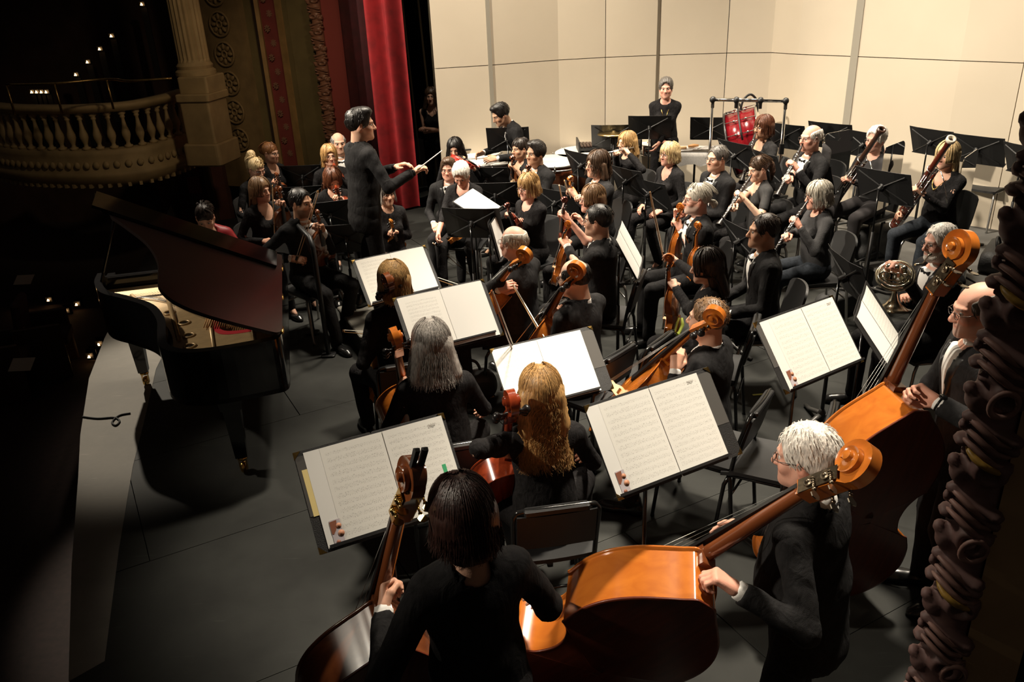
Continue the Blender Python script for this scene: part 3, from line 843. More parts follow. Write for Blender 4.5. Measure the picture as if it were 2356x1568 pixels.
    # ---- trousers
    T = Sdf()
    T.cone(H + np.array([-.05 * S, 0, -.01]), H + np.array([.05 * S, 0, -.01]), .118 * S, .118 * S, .04)
    for s_ in (-1, 1):
        hj, kn, an = LG[s_]
        T.cone(hj, kn, .088 * S, .066 * S, .04); T.cone(kn, an + np.array([0, 0, -.01]), .064 * S, .052 * S, .02, cut=(an - np.array([0, 0, .035]), np.array([0, 0, -1.])))
    if pose == 'stand': T.cone(H + np.array([0, 0, .02]), H + np.array([0, 0, .12]), .135 * S, .12 * S, .03, A=np.diag([1, 1.35, 1.]))
    T.fun(lambda F, x, y, z: F + .004 * wob(x, y * 1.5, z, 24, seed + 5))
    V, Q = T.mesh(h0 * 1.2)
    mesh_np('trousers', V, Q, pants or (BLACKCLOTH if not f else KNIT), ro)
    for s_ in (-1, 1):
        hj, kn, an = LG[s_]
        so = link(bpy.data.objects.new('shoe', shoe_me('man' if not f else 'woman')), ro)
        so.location = (an[0], an[1] + .0, an[2] - .095); so.rotation_euler = (0, 0, -s_ * .16)
        so.scale = (S, S, S)
    # ---- hair, glasses
    if hair:
        V, Q = hair_build(hair[0], hair[1], S, R, near)
        mesh_np('hair', V @ RH_.T * hs + hc, Q, hair_mat(hair[1]), ro)
    if watch:
        sh, e, wr, d = joints[-1 if watch == 'L' else 1]; m = MB(); Rw = rot_to(d)
        m.torus(wr - d * .012, .030 * S, .0055, 18, 6, Rw); m.lathe([(.017, 0), (.017, .008), (0, .009)], 14, wr - d * .012 + Rw[:, 1] * .030 * S * (1 if Rw[2, 1] > 0 else -1), rot_to(Rw[:, 1] * (1 if Rw[2, 1] > 0 else -1)))
        m.build('wristwatch', BLACKG, ro)
    if necklace:
        m = MB(); pts = [tl(-.070, -.02, .49), tl(-.062, .055, .455), tl(-.03, .125, .40 - necklace * .3), tl(0, .14, .37 - necklace), tl(.03, .125, .40 - necklace * .3), tl(.062, .055, .455), tl(.070, -.02, .49)]
        m.tube(crom(pts, 4), .0032, 5); m.ball(pts[3], .011, 8); m.build('necklace', BRASS, ro)
    if beard is not None and beard[1] > .8:
        Bd = Sdf()
        Bd.ell((0, .050, -.088), (.050, .052, .044), .02)
        for sx in (-1, 1): Bd.cone((sx * .062, .02, -.035), (sx * .045, .055, -.085), .015, .020, .02)
        Bd.cone((-.022, .094, -.046), (.022, .094, -.046), .007, .007, .008)
        Bd.ell((0, .100, -.0595), (.020, .016, .007), .006, 's')
        Bd.fun(lambda F, x, y, z: F + .002 * wob(x, y, z, 160, 2))
        V, Q = Bd.mesh(.006)
        mesh_np('beard', V @ RH_.T * hs + hc, Q, hair_mat(beard[2]), ro)
    if glasses:
        g = glasses_mb(); g.v = [tuple(RH_ @ np.array(p) * hs + hc) for p in g.v]
        g.build('glasses', mat('spectacle_frame', (.05, .04, .035), .3) if glasses is True else glasses, ro)
    return ro, (root, RW, joints, tl)
# ------------------------------------------------------------------ string instruments
_OUT = [(0, 0), (.09, .005), (.17, .03), (.24, .09), (.283, .17), (.292, .22), (.283, .29), (.262, .335), (.250, .356), None,
        (.228, .362), (.19, .385), (.165, .43), (.157, .48), (.163, .53), (.185, .585), (.212, .615), (.236, .625), None,
        (.232, .645), (.236, .70), (.240, .76), (.233, .82), (.208, .885), (.165, .94), (.11, .982), (.05, .999), (0, 1.0)]
_OUTB = [(0, 0), (.09, .004), (.18, .025), (.26, .08), (.305, .16), (.312, .21), (.30, .28), (.275, .33), (.262, .352), None,
         (.238, .36), (.20, .385), (.178, .43), (.170, .47), (.176, .52), (.198, .565), (.222, .59), (.242, .60), None,
         (.240, .62), (.243, .67), (.238, .73), (.215, .80), (.170, .87), (.115, .925), (.070, .965), (.045, .99), (.03, 1.0), (0, 1.0)]
def sharpen(me, ang=.6):
    import bmesh
    bm = bmesh.new(); bm.from_mesh(me)
    for e in bm.edges:
        if len(e.link_faces) == 2 and e.calc_face_angle(0) > ang: e.smooth = False
    bm.to_mesh(me); bm.free()
def outline(bass, n=4):
    src = _OUTB if bass else _OUT; seg = []; cur = []
    for p in src:
        if p is None: seg.append(cur); cur = [cur[-1]]
        else: cur.append(p)
    seg.append(cur); R = []
    for q in seg:
        c = [tuple(p) for p in crom(q, n)]
        R += c if not R else c[1:]
    right = R
    left = [(-x, y) for x, y in R[1:-1]][::-1]
    return right + left                                    # counter-clockwise seen from +y (belly): starts at bottom
VKIND = {'violin': (.356, .034, .130, .085, 1.0), 'viola': (.41, .042, .148, .095, 1.05), 'cello': (.755, .125, .30, .20, 1.5), 'bass': (1.10, .205, .46, .27, 2.0)}
VARN = {}
def varnish(key):
    if key in VARN: return VARN[key]
    c, d = {'orange': ((.56, .17, .022), (.40, .10, .013)), 'amber': ((.58, .23, .04), (.42, .14, .022)), 'red': ((.30, .045, .012), (.17, .022, .007)),
            'brown': ((.22, .065, .020), (.11, .030, .010)), 'darkred': ((.17, .030, .013), (.085, .015, .008)), 'bassorange': ((.54, .165, .022), (.40, .105, .014)),
            'bassbrown': ((.21, .062, .020), (.105, .028, .010)), 'scarlet': ((.50, .030, .014), (.35, .02, .01)), 'backdark': ((.15, .028, .010), (.08, .014, .006))}[key]
    VARN[key] = wood('varnish_' + key, c, d, 16 if 'bass' in key else 34, .20 if key != 'backdark' else .38, .7 if key != 'backdark' else .15)
    return VARN[key]
def string_instrument(kind, color, S, B, n, label, group=None, backcol=None, pin=0.0, extras=(), chin=True, capo=False, size=1.0, scrollcol=None):
    "S scroll top, B bottom of the body (world); n rough belly direction"
    L, dep, nk, pg, ts = VKIND[kind]
    bass = kind == 'bass'
    S = np.asarray(S, float); B = np.asarray(B, float)
    z = S - B; z /= np.linalg.norm(z); y = np.asarray(n, float); y = y - z * (y @ z); y /= np.linalg.norm(y); x = np.cross(y, z)
    ro = empty({'bass': 'double_bass'}.get(kind, kind), (0, 0, 0), 0, label, {'bass': 'double bass'}.get(kind, kind), group)
    set_mat(ro, np.stack([x, y, z], 1) * size, B)
    V = varnish(color); VB = varnish(backcol) if backcol else V
    o = outline(bass); N = len(o)
    # ribs
    ctr = np.array([0, .46])
    def rings(y0, arch, out, rev):
        P = []; rr = [out, out, 1.0, .93, .8, .6, .35, .1] if True else 0
        hh = [0, .35, .35, .28, .45, .75, .95, 1.0]
        for q, s in enumerate(rr):
            P.append([((ctr[0] + (px - ctr[0]) * s) * L, y0 + ((.004 * ts if q > 0 else 0) + arch * (hh[q] - .28 if q > 2 else 0)) * rev, (ctr[1] + (py - ctr[1]) * (s if s <= 1 else 1 + (s - 1) * .6)) * L) for px, py in o])
        return P
    def plate(name, y0, arch, rev, m):
        P = rings(y0, arch, 1.035 if not bass else 1.03, rev); mb = MB(); Vv = [p for r in P for p in r]; F = []
        for i in range(len(P) - 1):
            for k in range(N):
                f = (i * N + k, i * N + (k + 1) % N, (i + 1) * N + (k + 1) % N, (i + 1) * N + k); F.append(f if rev < 0 else f[::-1])
        b = (len(P) - 1) * N; F.append(tuple(range(b, b + N)) if rev < 0 else tuple(range(b + N - 1, b - 1, -1)))
        F.append(tuple(range(N)) if rev > 0 else tuple(range(N - 1, -1, -1)))
        mb.add(Vv, F, True); return mb.build(name, m, ro)
    plate('belly', dep / 2, .018 * ts if not bass else .03, 1, V); plate('back', -dep / 2, .015 * ts if not bass else .012, -1, VB)
    mb = MB()
    for k in range(N):
        a, b = o[k], o[(k + 1) % N]
        mb.add([(a[0] * L, -dep / 2, a[1] * L), (b[0] * L, -dep / 2, b[1] * L), (b[0] * L, dep / 2, b[1] * L), (a[0] * L, dep / 2, a[1] * L)], [(0, 1, 2, 3)], False)
    rb = mb.build('ribs', V, ro)
    import bmesh
    bm = bmesh.new(); bm.from_mesh(rb.data); bmesh.ops.remove_doubles(bm, verts=bm.verts, dist=1e-5); bmesh.ops.recalc_face_normals(bm, faces=bm.faces)
    for e in bm.edges: e.smooth = e.calc_face_angle(0) < .5
    for f in bm.faces: f.smooth = True
    bm.to_mesh(rb.data); bm.free()
    # neck
    w = .0125 * ts if not bass else .024
    y1 = dep / 2 + .004 * ts
    nt = L + nk
    nb = MB(); nb.tube([(0, y1 - w * .9, L - .03 * ts), (0, y1 - w * .5, L + .03 * ts), (0, y1 - w * .15, nt - .02), (0, y1 - w * .1, nt + .01)], [w * 1.5, w * 1.15, w * 1.0, w], 10)
    nb.box((0, y1 - w * 1.2, L + .006 * ts), (w * 2.4, w * 3.2, .016 * ts)); nb.build('neck', varnish('bassbrown') if bass else V, ro)
    fl = L * .36
    fb = MB(); T = lambda p: p
    for (za, zb, wa, wb) in ((L - fl + .0, nt, w * 1.75, w * 1.05),):
        fb.add([(-wa, y1 + .012 * ts, za), (wa, y1 + .012 * ts, za), (wb, y1 + .003 * ts, zb), (-wb, y1 + .003 * ts, zb),
                (-wa, y1 + .020 * ts, za), (wa, y1 + .020 * ts, za), (wb, y1 + .010 * ts, zb), (-wb, y1 + .010 * ts, zb), (0, y1 + .026 * ts, za), (0, y1 + .013 * ts, zb)],
               [(0, 1, 2, 3), (3, 2, 6, 9, 7), (1, 0, 4, 8, 5), (0, 3, 7, 4), (2, 1, 5, 6), (4, 7, 9, 8), (8, 9, 6, 5)])
    fb.build('fingerboard', EBONY, ro)
    # pegbox and scroll: tapered band following a spiral in the y-z plane
    sc = {'violin': 1.0, 'viola': 1.15, 'cello': 2.05, 'bass': 2.55}[kind]
    path = [(y1 - .002, nt + .0), (y1 - .006 * sc, nt + .02 * sc), (y1 - .013 * sc, nt + .045 * sc), (y1 - .018 * sc, nt + .063 * sc)]
    cy, cz = y1 - .006 * sc, nt + .083 * sc
    sp = []
    for i in range(54):
        a = math.radians(208 - i * 12); r = .0215 * sc * (1 - i / 60) + .0025 * sc
        sp.append((cy + r * math.cos(a), cz + r * math.sin(a)))
    pts = path + sp; m = len(pts)
    mb = MB(); VV = []
    for i, (py, pz) in enumerate(pts):
        a = np.array(pts[max(i - 1, 0)]); b = np.array(pts[min(i + 1, m - 1)]); d = (b - a) / (np.linalg.norm(b - a) + 1e-9); nn = np.array([-d[1], d[0]])
        q = i / (m - 1)
        th = (.0105 if i < 4 else .0085 * (1 - .45 * (i - 4) / (m - 4))) * sc
        hw = (.0125 if i < 2 else .0110 if i < 4 else .0085 + .0105 * max(0, (i - 14) / (m - 14)) ** .8) * sc
        c = np.array([py, pz])
        for sx, sg, kk in ((-1, 1, 1), (1, 1, 1), (1, .35, 1.06), (1, -.35, 1.06), (1, -1, 1), (-1, -1, 1), (-1, -.35, 1.06), (-1, .35, 1.06)):
            e = c + nn * th * sg; VV.append((sx * hw * (1.0 if abs(sg) == 1 else .88), e[0], e[1]))
    K = 8
    F = [(i * K + k, i * K + (k + 1) % K, (i + 1) * K + (k + 1) % K, (i + 1) * K + k) for i in range(m - 1) for k in range(K)]
    F += [tuple(range(K - 1, -1, -1)), tuple(range((m - 1) * K, m * K))]
    mb.add(VV, F, True)
    for sx in (-1, 1): mb.lathe([(.0075 * sc, 0), (.0075 * sc, .016 * sc), (.006 * sc, .0195 * sc), (.002 * sc, .0205 * sc), (0, .0205 * sc)], 12, (0, cy, cz), Ry(sx * PI / 2))
    so = mb.build('scroll', varnish(scrollcol) if scrollcol else V, ro)
    sharpen(so.data)
    # pegs or tuning machines
    if not bass:
        for i in range(4):
            sx = 1 if i % 2 else -1; pz = nt + (.018 + .012 * i) * sc; py = y1 - (.005 + .0036 * i) * sc
            p = MB(); Rm = Ry(sx * PI / 2)
            p.lathe([(.0030 * sc, -.016 * sc), (.0038 * sc, .018 * sc), (.0055 * sc, .0195 * sc), (.0035 * sc, .022 * sc), (.0095 * sc, .029 * sc), (.0105 * sc, .034 * sc), (.007 * sc, .040 * sc), (0, .0415 * sc)], 10, (0, py, pz), Rm)
            p.v = [(a, py + (b - py), c) for a, b, c in p.v]; p.build('peg', EBONY, ro)
    else:
        metal = BRASS if color == 'bassbrown' else mat('aged_machine_plate', (.20, .16, .11), .32, 1.0, ns=60, na=.4)
        for sx in (-1, 1):
            pl = MB(); pl.box((sx * .0345, y1 - .024, nt + .085), (.003, .05, .155), Rx(.22)); pl.build('machine_plate', metal, ro)
            for i in range(2):
                pz = nt + .055 + .065 * i; py = y1 - .018 - .014 * i
                g = MB(); g.lathe([(.017, 0), (.0185, .002), (.0185, .006), (.016, .007), (.006, .008), (.006, .012), (0, .012)], 16, (sx * .036, py, pz), Ry(sx * PI / 2)); gear = g.build('gear_wheel', metal, ro)
                g = MB(); g.tube([(sx * .042, py + .005, pz + .018), (sx * .042, py - .045, pz + .018)], [.0045, .0045], 8)
                for q in (.0, -.01, -.02): g.torus((sx * .042, py + q, pz + .018), .005, .002, 10, 5, Rx(PI / 2))
                g.ball((sx * .042, py - .045, pz + .018), .008, 8); g.build('worm_shaft', metal, ro)
                g = MB(); g.prism([(.004, -.003), (.02, -.019), (.034, -.015), (.038, 0), (.034, .015), (.02, .019), (.004, .003)], -.002, .002, T=lambda p: (sx * .042 + p[1] * .95, py - .046 - p[0], pz + .018 + p[2]))
                g.build('tuning_key', mat('key_metal', (.50, .44, .34), .3, 1.0) if metal is not BRASS else BRASS, ro)
    # bridge, tailpiece, strings, sound holes
    bz = L * .40; top = dep / 2 + (.018 * ts if not bass else .03) * .72; bh = {'violin': .032, 'viola': .036, 'cello': .09, 'bass': .16}[kind]
    bw = {'violin': .020, 'viola': .024, 'cello': .044, 'bass': .075}[kind]
    mb = MB(); q = bw
    o2 = [(-q, 0), (-q * .55, 0), (-q * .5, bh * .2), (q * .5, bh * .2), (q * .55, 0), (q, 0), (q * .85, bh * .3), (q * .62, bh * .55), (q * .8, bh * .85), (q * .4, bh), (-q * .4, bh), (-q * .8, bh * .85), (-q * .62, bh * .55), (-q * .85, bh * .3)]
    mb.prism(o2, -.0022 * ts, .0022 * ts, T=lambda p: (p[0], top + p[1], bz + p[2])); mb.build('bridge', MAPLE, ro)
    mb = MB(); mb.add([(-w * .7, top + .01 * ts, L * .03), (w * .7, top + .01 * ts, L * .03), (w * 1.6, top + bh * .5, bz - L * .13), (-w * 1.6, top + bh * .5, bz - L * .13), (0, top + .018 * ts, L * .03), (0, top + bh * .5 + .008 * ts, bz - L * .13)],
                      [(0, 4, 1), (0, 3, 5, 4), (4, 5, 2, 1), (3, 2, 5), (0, 1, 2, 3)]); mb.build('tailpiece', EBONY, ro)
    for i in range(4):
        xx = (i - 1.5); s = MB()
        s.tube([(xx * w * .4, y1 + .0115 * ts, nt), (xx * q * .40, top + bh, bz), (xx * w * .6, top + bh * .52 + .006 * ts, bz - L * .13)], .0007 * ts, 4); s.build('string', STEEL, ro)
    for sx in (-1, 1):
        s = MB(); k = L
        s.tube([(sx * x_ * k, top - .35 * (.018 * ts) + .001, z_ * k) for x_, z_ in ((.085, .49), (.072, .485), (.078, .465), (.098, .42), (.118, .375), (.124, .352), (.112, .345))], .0055 * L / .356 * .6, 6, flat=.5); s.build('sound_hole', EBONY, ro)
    if kind in ('violin', 'viola') and chin:
        s = MB(); s.ball((-.055, top + .012, .03), (.034, .010, .022), 12); s.build('chin_rest', EBONY, ro)
    if 'rest' in extras:
        s = MB(); s.tube([(-.09, -dep / 2 - .035, .10), (-.05, -dep / 2 - .03, .07), (0, -dep / 2 - .028, .06), (.06, -dep / 2 - .034, .09), (.09, -dep / 2 - .02, .13)], [.010, .014, .012, .014, .008], 8)
        s.build('shoulder_rest', mat('lime_foam', (.62, .75, .10), .6), ro)['label'] = 'lime green shoulder rest'
    if kind in ('cello', 'bass'):
        s = MB(); s.lathe([(.016 * ts * .6, .0), (.014 * ts * .6, -.03), (.006, -.035), (.005, -pin), (.0005, -pin - .015)], 10); s.build('endpin', STEEL, ro)
    if capo:
        s = MB()
        for sx in (-1, 1): s.prism([(.0, 0), (.075, .0), (.085, .012), (.080, .022), (0, .018)], -.008, .008, T=lambda p, sx=sx: (sx * .014 + p[2], cy - .03 - p[1] + .02, cz + .06 + p[0]))
        s.build('scroll_rest', RUBBER, ro)
    return ro
LTOT = {'violin': .585, 'viola': .68, 'cello': 1.265, 'bass': 1.83}
def inst(kind, color, s, b, n, label, **k):
    "s: scroll top (u, v, height); b: lower end of the body (u, v, guess of its height, solved for the length of the instrument)"
    S = PZ(*s); L = LTOT[kind] * k.get('size', 1.0)
    zs = np.linspace(.02, s[2] + .25, 400)
    e = [abs(np.linalg.norm(S - PZ(b[0], b[1], z)) - L) + .04 * abs(z - b[2]) for z in zs]
    Bq = PZ(b[0], b[1], zs[int(np.argmin(e))]); d = (S - Bq) / np.linalg.norm(S - Bq)
    return string_instrument(kind, color, S, S - d * L, n, label, **k)
def at(o, x, y, z):
    m = o.matrix_world; return ('w', np.array(m @ Vector((x, y, z))))
def bow(a, b, label, z=None, group=None, color=None, L=.74, big=False, tip=False):
    "a = frog end (u, v, z), b = towards the tip (u, v, z)"
    A = PZ(*a); Bp = PZ(*b); d = Bp - A; d /= np.linalg.norm(d)
    if tip: A = Bp - d * L
    R = rot_to(d, (0, 0, 1) if abs(d[2]) < .9 else (1, 0, 0))
    ro = empty('bow', (0, 0, 0), 0, label, 'bow', group); set_mat(ro, R, A)
    k = 1.35 if big else 1.0
    m = MB(); m.tube([(0, 0, -.03), (0, 0, .0), (0, -.006, L * .5), (0, .002, L - .01)], [.0048 * k, .0046 * k, .004 * k, .003 * k], 7); m.prism([(0, 0), (.022 * k, .004), (.020 * k, .014), (.004, .022)], -.003, .003, T=lambda p: (p[2], p[0], L - .02 + p[1])); m.build('stick', color or PERNAM, ro)
    m = MB(); m.box((0, .012 * k, .02), (.009 * k, .022 * k, .042)); m.build('frog', EBONY, ro)
    m = MB(); m.box((0, .0205 * k, L * .5), (.007 * k, .0015, L - .04)); m.build('bow_hair', BOWHAIR, ro)
    return ro
def HD(head, sex='m', cz=0.):
    "distance along the view axis of a seated player's head"
    p = PZ(head[0], head[1], (1.222 if sex == 'm' else 1.175) + cz); return float((p - CPOS) @ FW)
def woodwind(kind, top, bot, label, group=None):
    "clarinet, oboe, flute, bassoon as world axis top (mouth end) to bell"
    T = PD(*top); Bt = PD(*bot); d = Bt - T; L = np.linalg.norm(d)
    if kind != 'flute': L = {'clarinet': .62, 'oboe': .56}[kind]
    names = {'clarinet': 'clarinet', 'oboe': 'oboe', 'flute': 'flute'}
    ro = empty(kind, (0, 0, 0), 0, label, kind, group); set_mat(ro, rot_to(d, (0, 0, 1)), T)
    body = mat('grenadilla', (.018, .015, .014), .3)
    if kind == 'flute':
        m = MB(); m.tube([(0, 0, -.04), (0, 0, L)], .0095, 10); m.build('tube', mat('flute_silver', (.8, .79, .77), .2, 1.0), ro)
    else:
        r = .0135 if kind == 'clarinet' else .0105
        m = MB(); m.lathe([(.004, -.055), (.008, -.03), (r, 0), (r, .16), (r * 1.25, .165), (r * 1.25, .18), (r, .185), (r * 1.08, L - .12), (r * 1.3, L - .11), (r * 1.3, L - .10), (r * 1.15, L - .09), (r * (2.4 if kind == 'clarinet' else 1.8), L - .005), (r * (2.4 if kind == 'clarinet' else 1.8), L), (r * 1.3, L - .02), (0, L - .03)], 14); m.build('tube', body, ro)
    m = MB(); sil = mat('key_silver', (.78, .77, .74), .2, 1.0); z0 = .06; k = 0
    while z0 < L - .10:
        m.lathe([(.0062, .0), (.0066, .003), (.004, .005), (0, .005)], 8, (0, .0125, z0), Rx(-PI / 2))
        if k % 2: m.lathe([(.0045, .0), (.0045, .003), (0, .004)], 8, (.012, .007, z0 + .012), Ry(PI / 2))
        z0 += .034; k += 1
    m.tube([(.010, .012, .05), (.010, .012, L - .11)], .0015, 5); m.tube([(-.012, .008, .08), (-.012, .008, L - .13)], .0015, 5)
    for q in (.10, .22, .33, .43):
        if q < L - .08: m.torus((0, 0, q), .0142, .002, 14, 6)
    kw = m.build('keywork', sil, ro); kw['kind'] = 'stuff'
    return ro
def bassoon(top, bot, label, color, white):
    T = PD(*top); Bt = PD(*bot); d = T - Bt; L = 1.26; Bt = T - d / np.linalg.norm(d) * L
    ro = empty('bassoon', (0, 0, 0), 0, label, 'bassoon'); set_mat(ro, rot_to(d, (-.6, -.8, .3)) * np.array([1.2, 1.2, 1.0]), Bt)
    W = wood('bassoon_maple_' + color, *(((.13, .022, .010), (.07, .012, .006)) if color == 'red' else ((.055, .022, .012), (.03, .012, .007))), 22, .25)
    m = MB(); m.lathe([(.030, 0), (.033, .01), (.033, .36), (.028, .375)], 16, ); m.v = [(a * 1.25, b * .85, c) for a, b, c in m.v]; m.build('boot_joint', W, ro)
    m = MB(); m.lathe([(.021, .36), (.020, .60), (.0185, .86), (.022, .875), (.020, .89), (.018, 1.16), (.024, L - .03), (.026, L - .02)], 16, (.016, 0, 0)); m.build('bass_joint', W, ro)
    m = MB(); m.lathe([(.015, .36), (.0125, .80), (.010, .86)], 12, (-.024, 0, 0)); m.build('wing_joint', W, ro)
    m = MB(); m.lathe([(.026, L - .03), (.031, L - .028), (.032, L), (.020, L + .002), (.016, L - .02), (0, L - .03)], 18, (.016, 0, 0)); m.build('bell_ring', mat('bell_ivory', (.75, .68, .55), .4) if white else W, ro)
    m = MB(); m.tube([(-.024, 0, .85), (-.03, .0, .91), (-.06, .03, .95), (-.12, .06, .93), (-.20, .10, .87), (-.235, .115, .83)], [.005, .0045, .004, .0035, .0025, .004], 8); m.build('crook', CHROME, ro)
    sil = mat('key_silver', (.78, .77, .74), .2, 1.0); m = MB()
    for z in (.02, .365, .875, .62): m.torus((.005, 0, z), .036, .004, 18, 6)
    for i in range(16): m.lathe([(.010, 0), (.010, .004), (0, .006)], 8, (-.03 + .02 * (i % 3), .028, .06 + i * .047), Rx(-PI / 2))
    for xx in (-.028, .02, .004): m.tube([(xx, .027, .08), (xx, .024, .80)], .0028, 5)
    m.build('keywork', sil, ro)['kind'] = 'stuff'
    return ro
# ------------------------------------------------------------------ the setting
WALLM = None
def wall_mat():
    m, nt, b = nmat('shell_laminate')
    tc = nt.nodes.new('ShaderNodeTexCoord'); n = nt.nodes.new('ShaderNodeTexNoise'); n.inputs['Scale'].default_value = 1.4; n.inputs['Detail'].default_value = 4
    r = nt.nodes.new('ShaderNodeValToRGB'); e = r.color_ramp.elements
    e[0].position = .3; e[0].color = (.68, .59, .46, 1); e[1].position = .75; e[1].color = (.72, .63, .495, 1)
    nt.links.new(tc.outputs['Object'], n.inputs[0]); nt.links.new(n.outputs[0], r.inputs[0]); nt.links.new(r.outputs[0], b.inputs['Base Color'])
    b.inputs['Roughness'].default_value = .55
    return m
WALLM = wall_mat()
def floor_mat(name, c0, c1):
    m, nt, b = nmat(name)
    tc = nt.nodes.new('ShaderNodeTexCoord')
    geo = nt.nodes.new('ShaderNodeNewGeometry')
    n = nt.nodes.new('ShaderNodeTexNoise'); n.inputs['Scale'].default_value = 2.2; n.inputs['Detail'].default_value = 8; n.inputs['Roughness'].default_value = .65
    r = nt.nodes.new('ShaderNodeValToRGB'); e = r.color_ramp.elements
    e[0].position = .35; e[0].color = (*c0, 1); e[1].position = .7; e[1].color = (*c1, 1)
    nt.links.new(geo.outputs['Position'], n.inputs['Vector']); nt.links.new(n.outputs[0], r.inputs[0])
    # scuffs: thin stretched scratches
    mp = nt.nodes.new('ShaderNodeMapping'); mp.inputs['Scale'].default_value = (3, 40, 1); mp.inputs['Rotation'].default_value = (0, 0, .6)
    n2 = nt.nodes.new('ShaderNodeTexNoise'); n2.inputs['Scale'].default_value = 1.2; n2.inputs['Detail'].default_value = 5
    nt.links.new(geo.outputs['Position'], mp.inputs[0]); nt.links.new(mp.outputs[0], n2.inputs['Vector'])
    r2 = nt.nodes.new('ShaderNodeValToRGB'); r2.color_ramp.elements[0].position = .66; r2.color_ramp.elements[1].position = .80
    r2.color_ramp.elements[1].color = (.35, .35, .35, 1)
    nt.links.new(n2.outputs[0], r2.inputs[0])
    mx = nt.nodes.new('ShaderNodeMix'); mx.data_type = 'RGBA'; mx.inputs[7].default_value = (*[min(1, x * 3.0) for x in c1], 1)
    nt.links.new(r2.outputs[0], mx.inputs[0]); nt.links.new(r.outputs[0], mx.inputs[6]); nt.links.new(mx.outputs[2], b.inputs['Base Color'])
    rr = nt.nodes.new('ShaderNodeMapRange'); rr.inputs[3].default_value = .62; rr.inputs[4].default_value = .8
    nt.links.new(n.outputs[0], rr.inputs[0]); nt.links.new(rr.outputs[0], b.inputs['Roughness'])
    b.inputs['Specular IOR Level'].default_value = .22
    return m
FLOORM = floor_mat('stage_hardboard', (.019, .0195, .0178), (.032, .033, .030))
APRONM = floor_mat('apron_grey', (.15, .14, .12), (.20, .185, .16))  # paler grey for the strip along the stage edge
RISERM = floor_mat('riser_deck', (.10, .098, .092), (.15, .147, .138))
STAGE_EDGE = [PZ(u, v, 0)[:2] for u, v in ((262, 735), (240, 780), (205, 870), (185, 1000), (180, 1100), (165, 1300), (158, 1568))]
# stage floor: black hardboard sheets laid side by side, with thin open joints
flr = structure(empty('floor'))
ang = math.radians(-62)
fx = np.array([math.cos(ang), math.sin(ang)]); fy = np.array([-fx[1], fx[0]])
edge = [np.array(p) for p in STAGE_EDGE]
def clip_poly(P, a, nrm):
    "keep the part of polygon P where (p - a).nrm >= 0"
    out = []
    for i in range(len(P)):
        p, q = P[i], P[(i + 1) % len(P)]; dp, dq = (p - a) @ nrm, (q - a) @ nrm
        if dp >= 0: out.append(p)
        if (dp >= 0) != (dq >= 0): out.append(p + (q - p) * dp / (dp - dq))
    return out
EXT = [edge[0] + (edge[0] - edge[1]) * 20] + edge + [edge[-1] + (edge[-1] - edge[-2]) * 4]
def inside_edge(P):
    # the stage lies to the right of the edge line, whose far part bows outwards (convex)
    for a, b in zip(EXT, EXT[1:]):
        d = b - a; nrm = np.array([-d[1], d[0]]); nrm = nrm if nrm @ (np.array([1., 6.]) - a) > 0 else -nrm
        P = clip_poly(P, a, nrm)
        if len(P) < 3: return None
    return P
org = np.array([-1.05, 4.4])
def slab(P, z, t, m, name, parent, gap=.004):
    c = sum(P) / len(P); Q = [c + (p - c) * (1 - gap / max(.1, np.linalg.norm(p - c))) for p in P]
    area = sum(Q[i][0] * Q[(i + 1) % len(Q)][1] - Q[(i + 1) % len(Q)][0] * Q[i][1] for i in range(len(Q)))
    if area < 0: Q = Q[::-1]
    return MB().prism([tuple(p) for p in Q], z - t, z).build(name, m, parent)
for i in range(-6, 7):
    for j in range(-4, 6):
        a = org + fx * (i * 1.22) + fy * (j * 2.44 + (1.22 if i % 2 else 0))
        P = [a, a + fx * 1.22, a + fx * 1.22 + fy * 2.44, a + fy * 2.44]
        c = sum(P) / 4
        if c[1] < -2 or c[1] > 16 or c[0] > 9 or c[0] < -6: continue
        P = inside_edge(P)
        if P is None: continue
        slab(P, 0, .02, FLOORM, 'floor_sheet', flr)
# pale apron strip between the black sheets and the stage edge
ap = MB()
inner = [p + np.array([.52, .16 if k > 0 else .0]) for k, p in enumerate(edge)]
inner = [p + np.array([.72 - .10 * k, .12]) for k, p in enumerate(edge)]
pol = [tuple(p) for p in edge] + [tuple(p) for p in inner[::-1]]
ap.add([(p[0], p[1], .003) for p in edge] + [(p[0], p[1], .003) for p in inner], [(k, k + 1, len(edge) + k + 1, len(edge) + k)[::-1] for k in range(len(edge) - 1)])
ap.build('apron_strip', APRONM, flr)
fr = MB(); e3 = EXT
fr.add([(p[0], p[1], -.02) for p in e3] + [(p[0], p[1], -1.1) for p in e3], [(k, k + 1, len(e3) + k + 1, len(e3) + k) for k in range(len(e3) - 1)])
structure(fr.build('trim_1', mat('stage_front', (.012, .010, .009), .7), None))
hf = MB(); hf.box((-10, 6, -1.15), (26, 40, .1)); structure(hf.build('floor_house', mat('house_carpet', (.02, .010, .008), .9, ns=20, na=.3)))
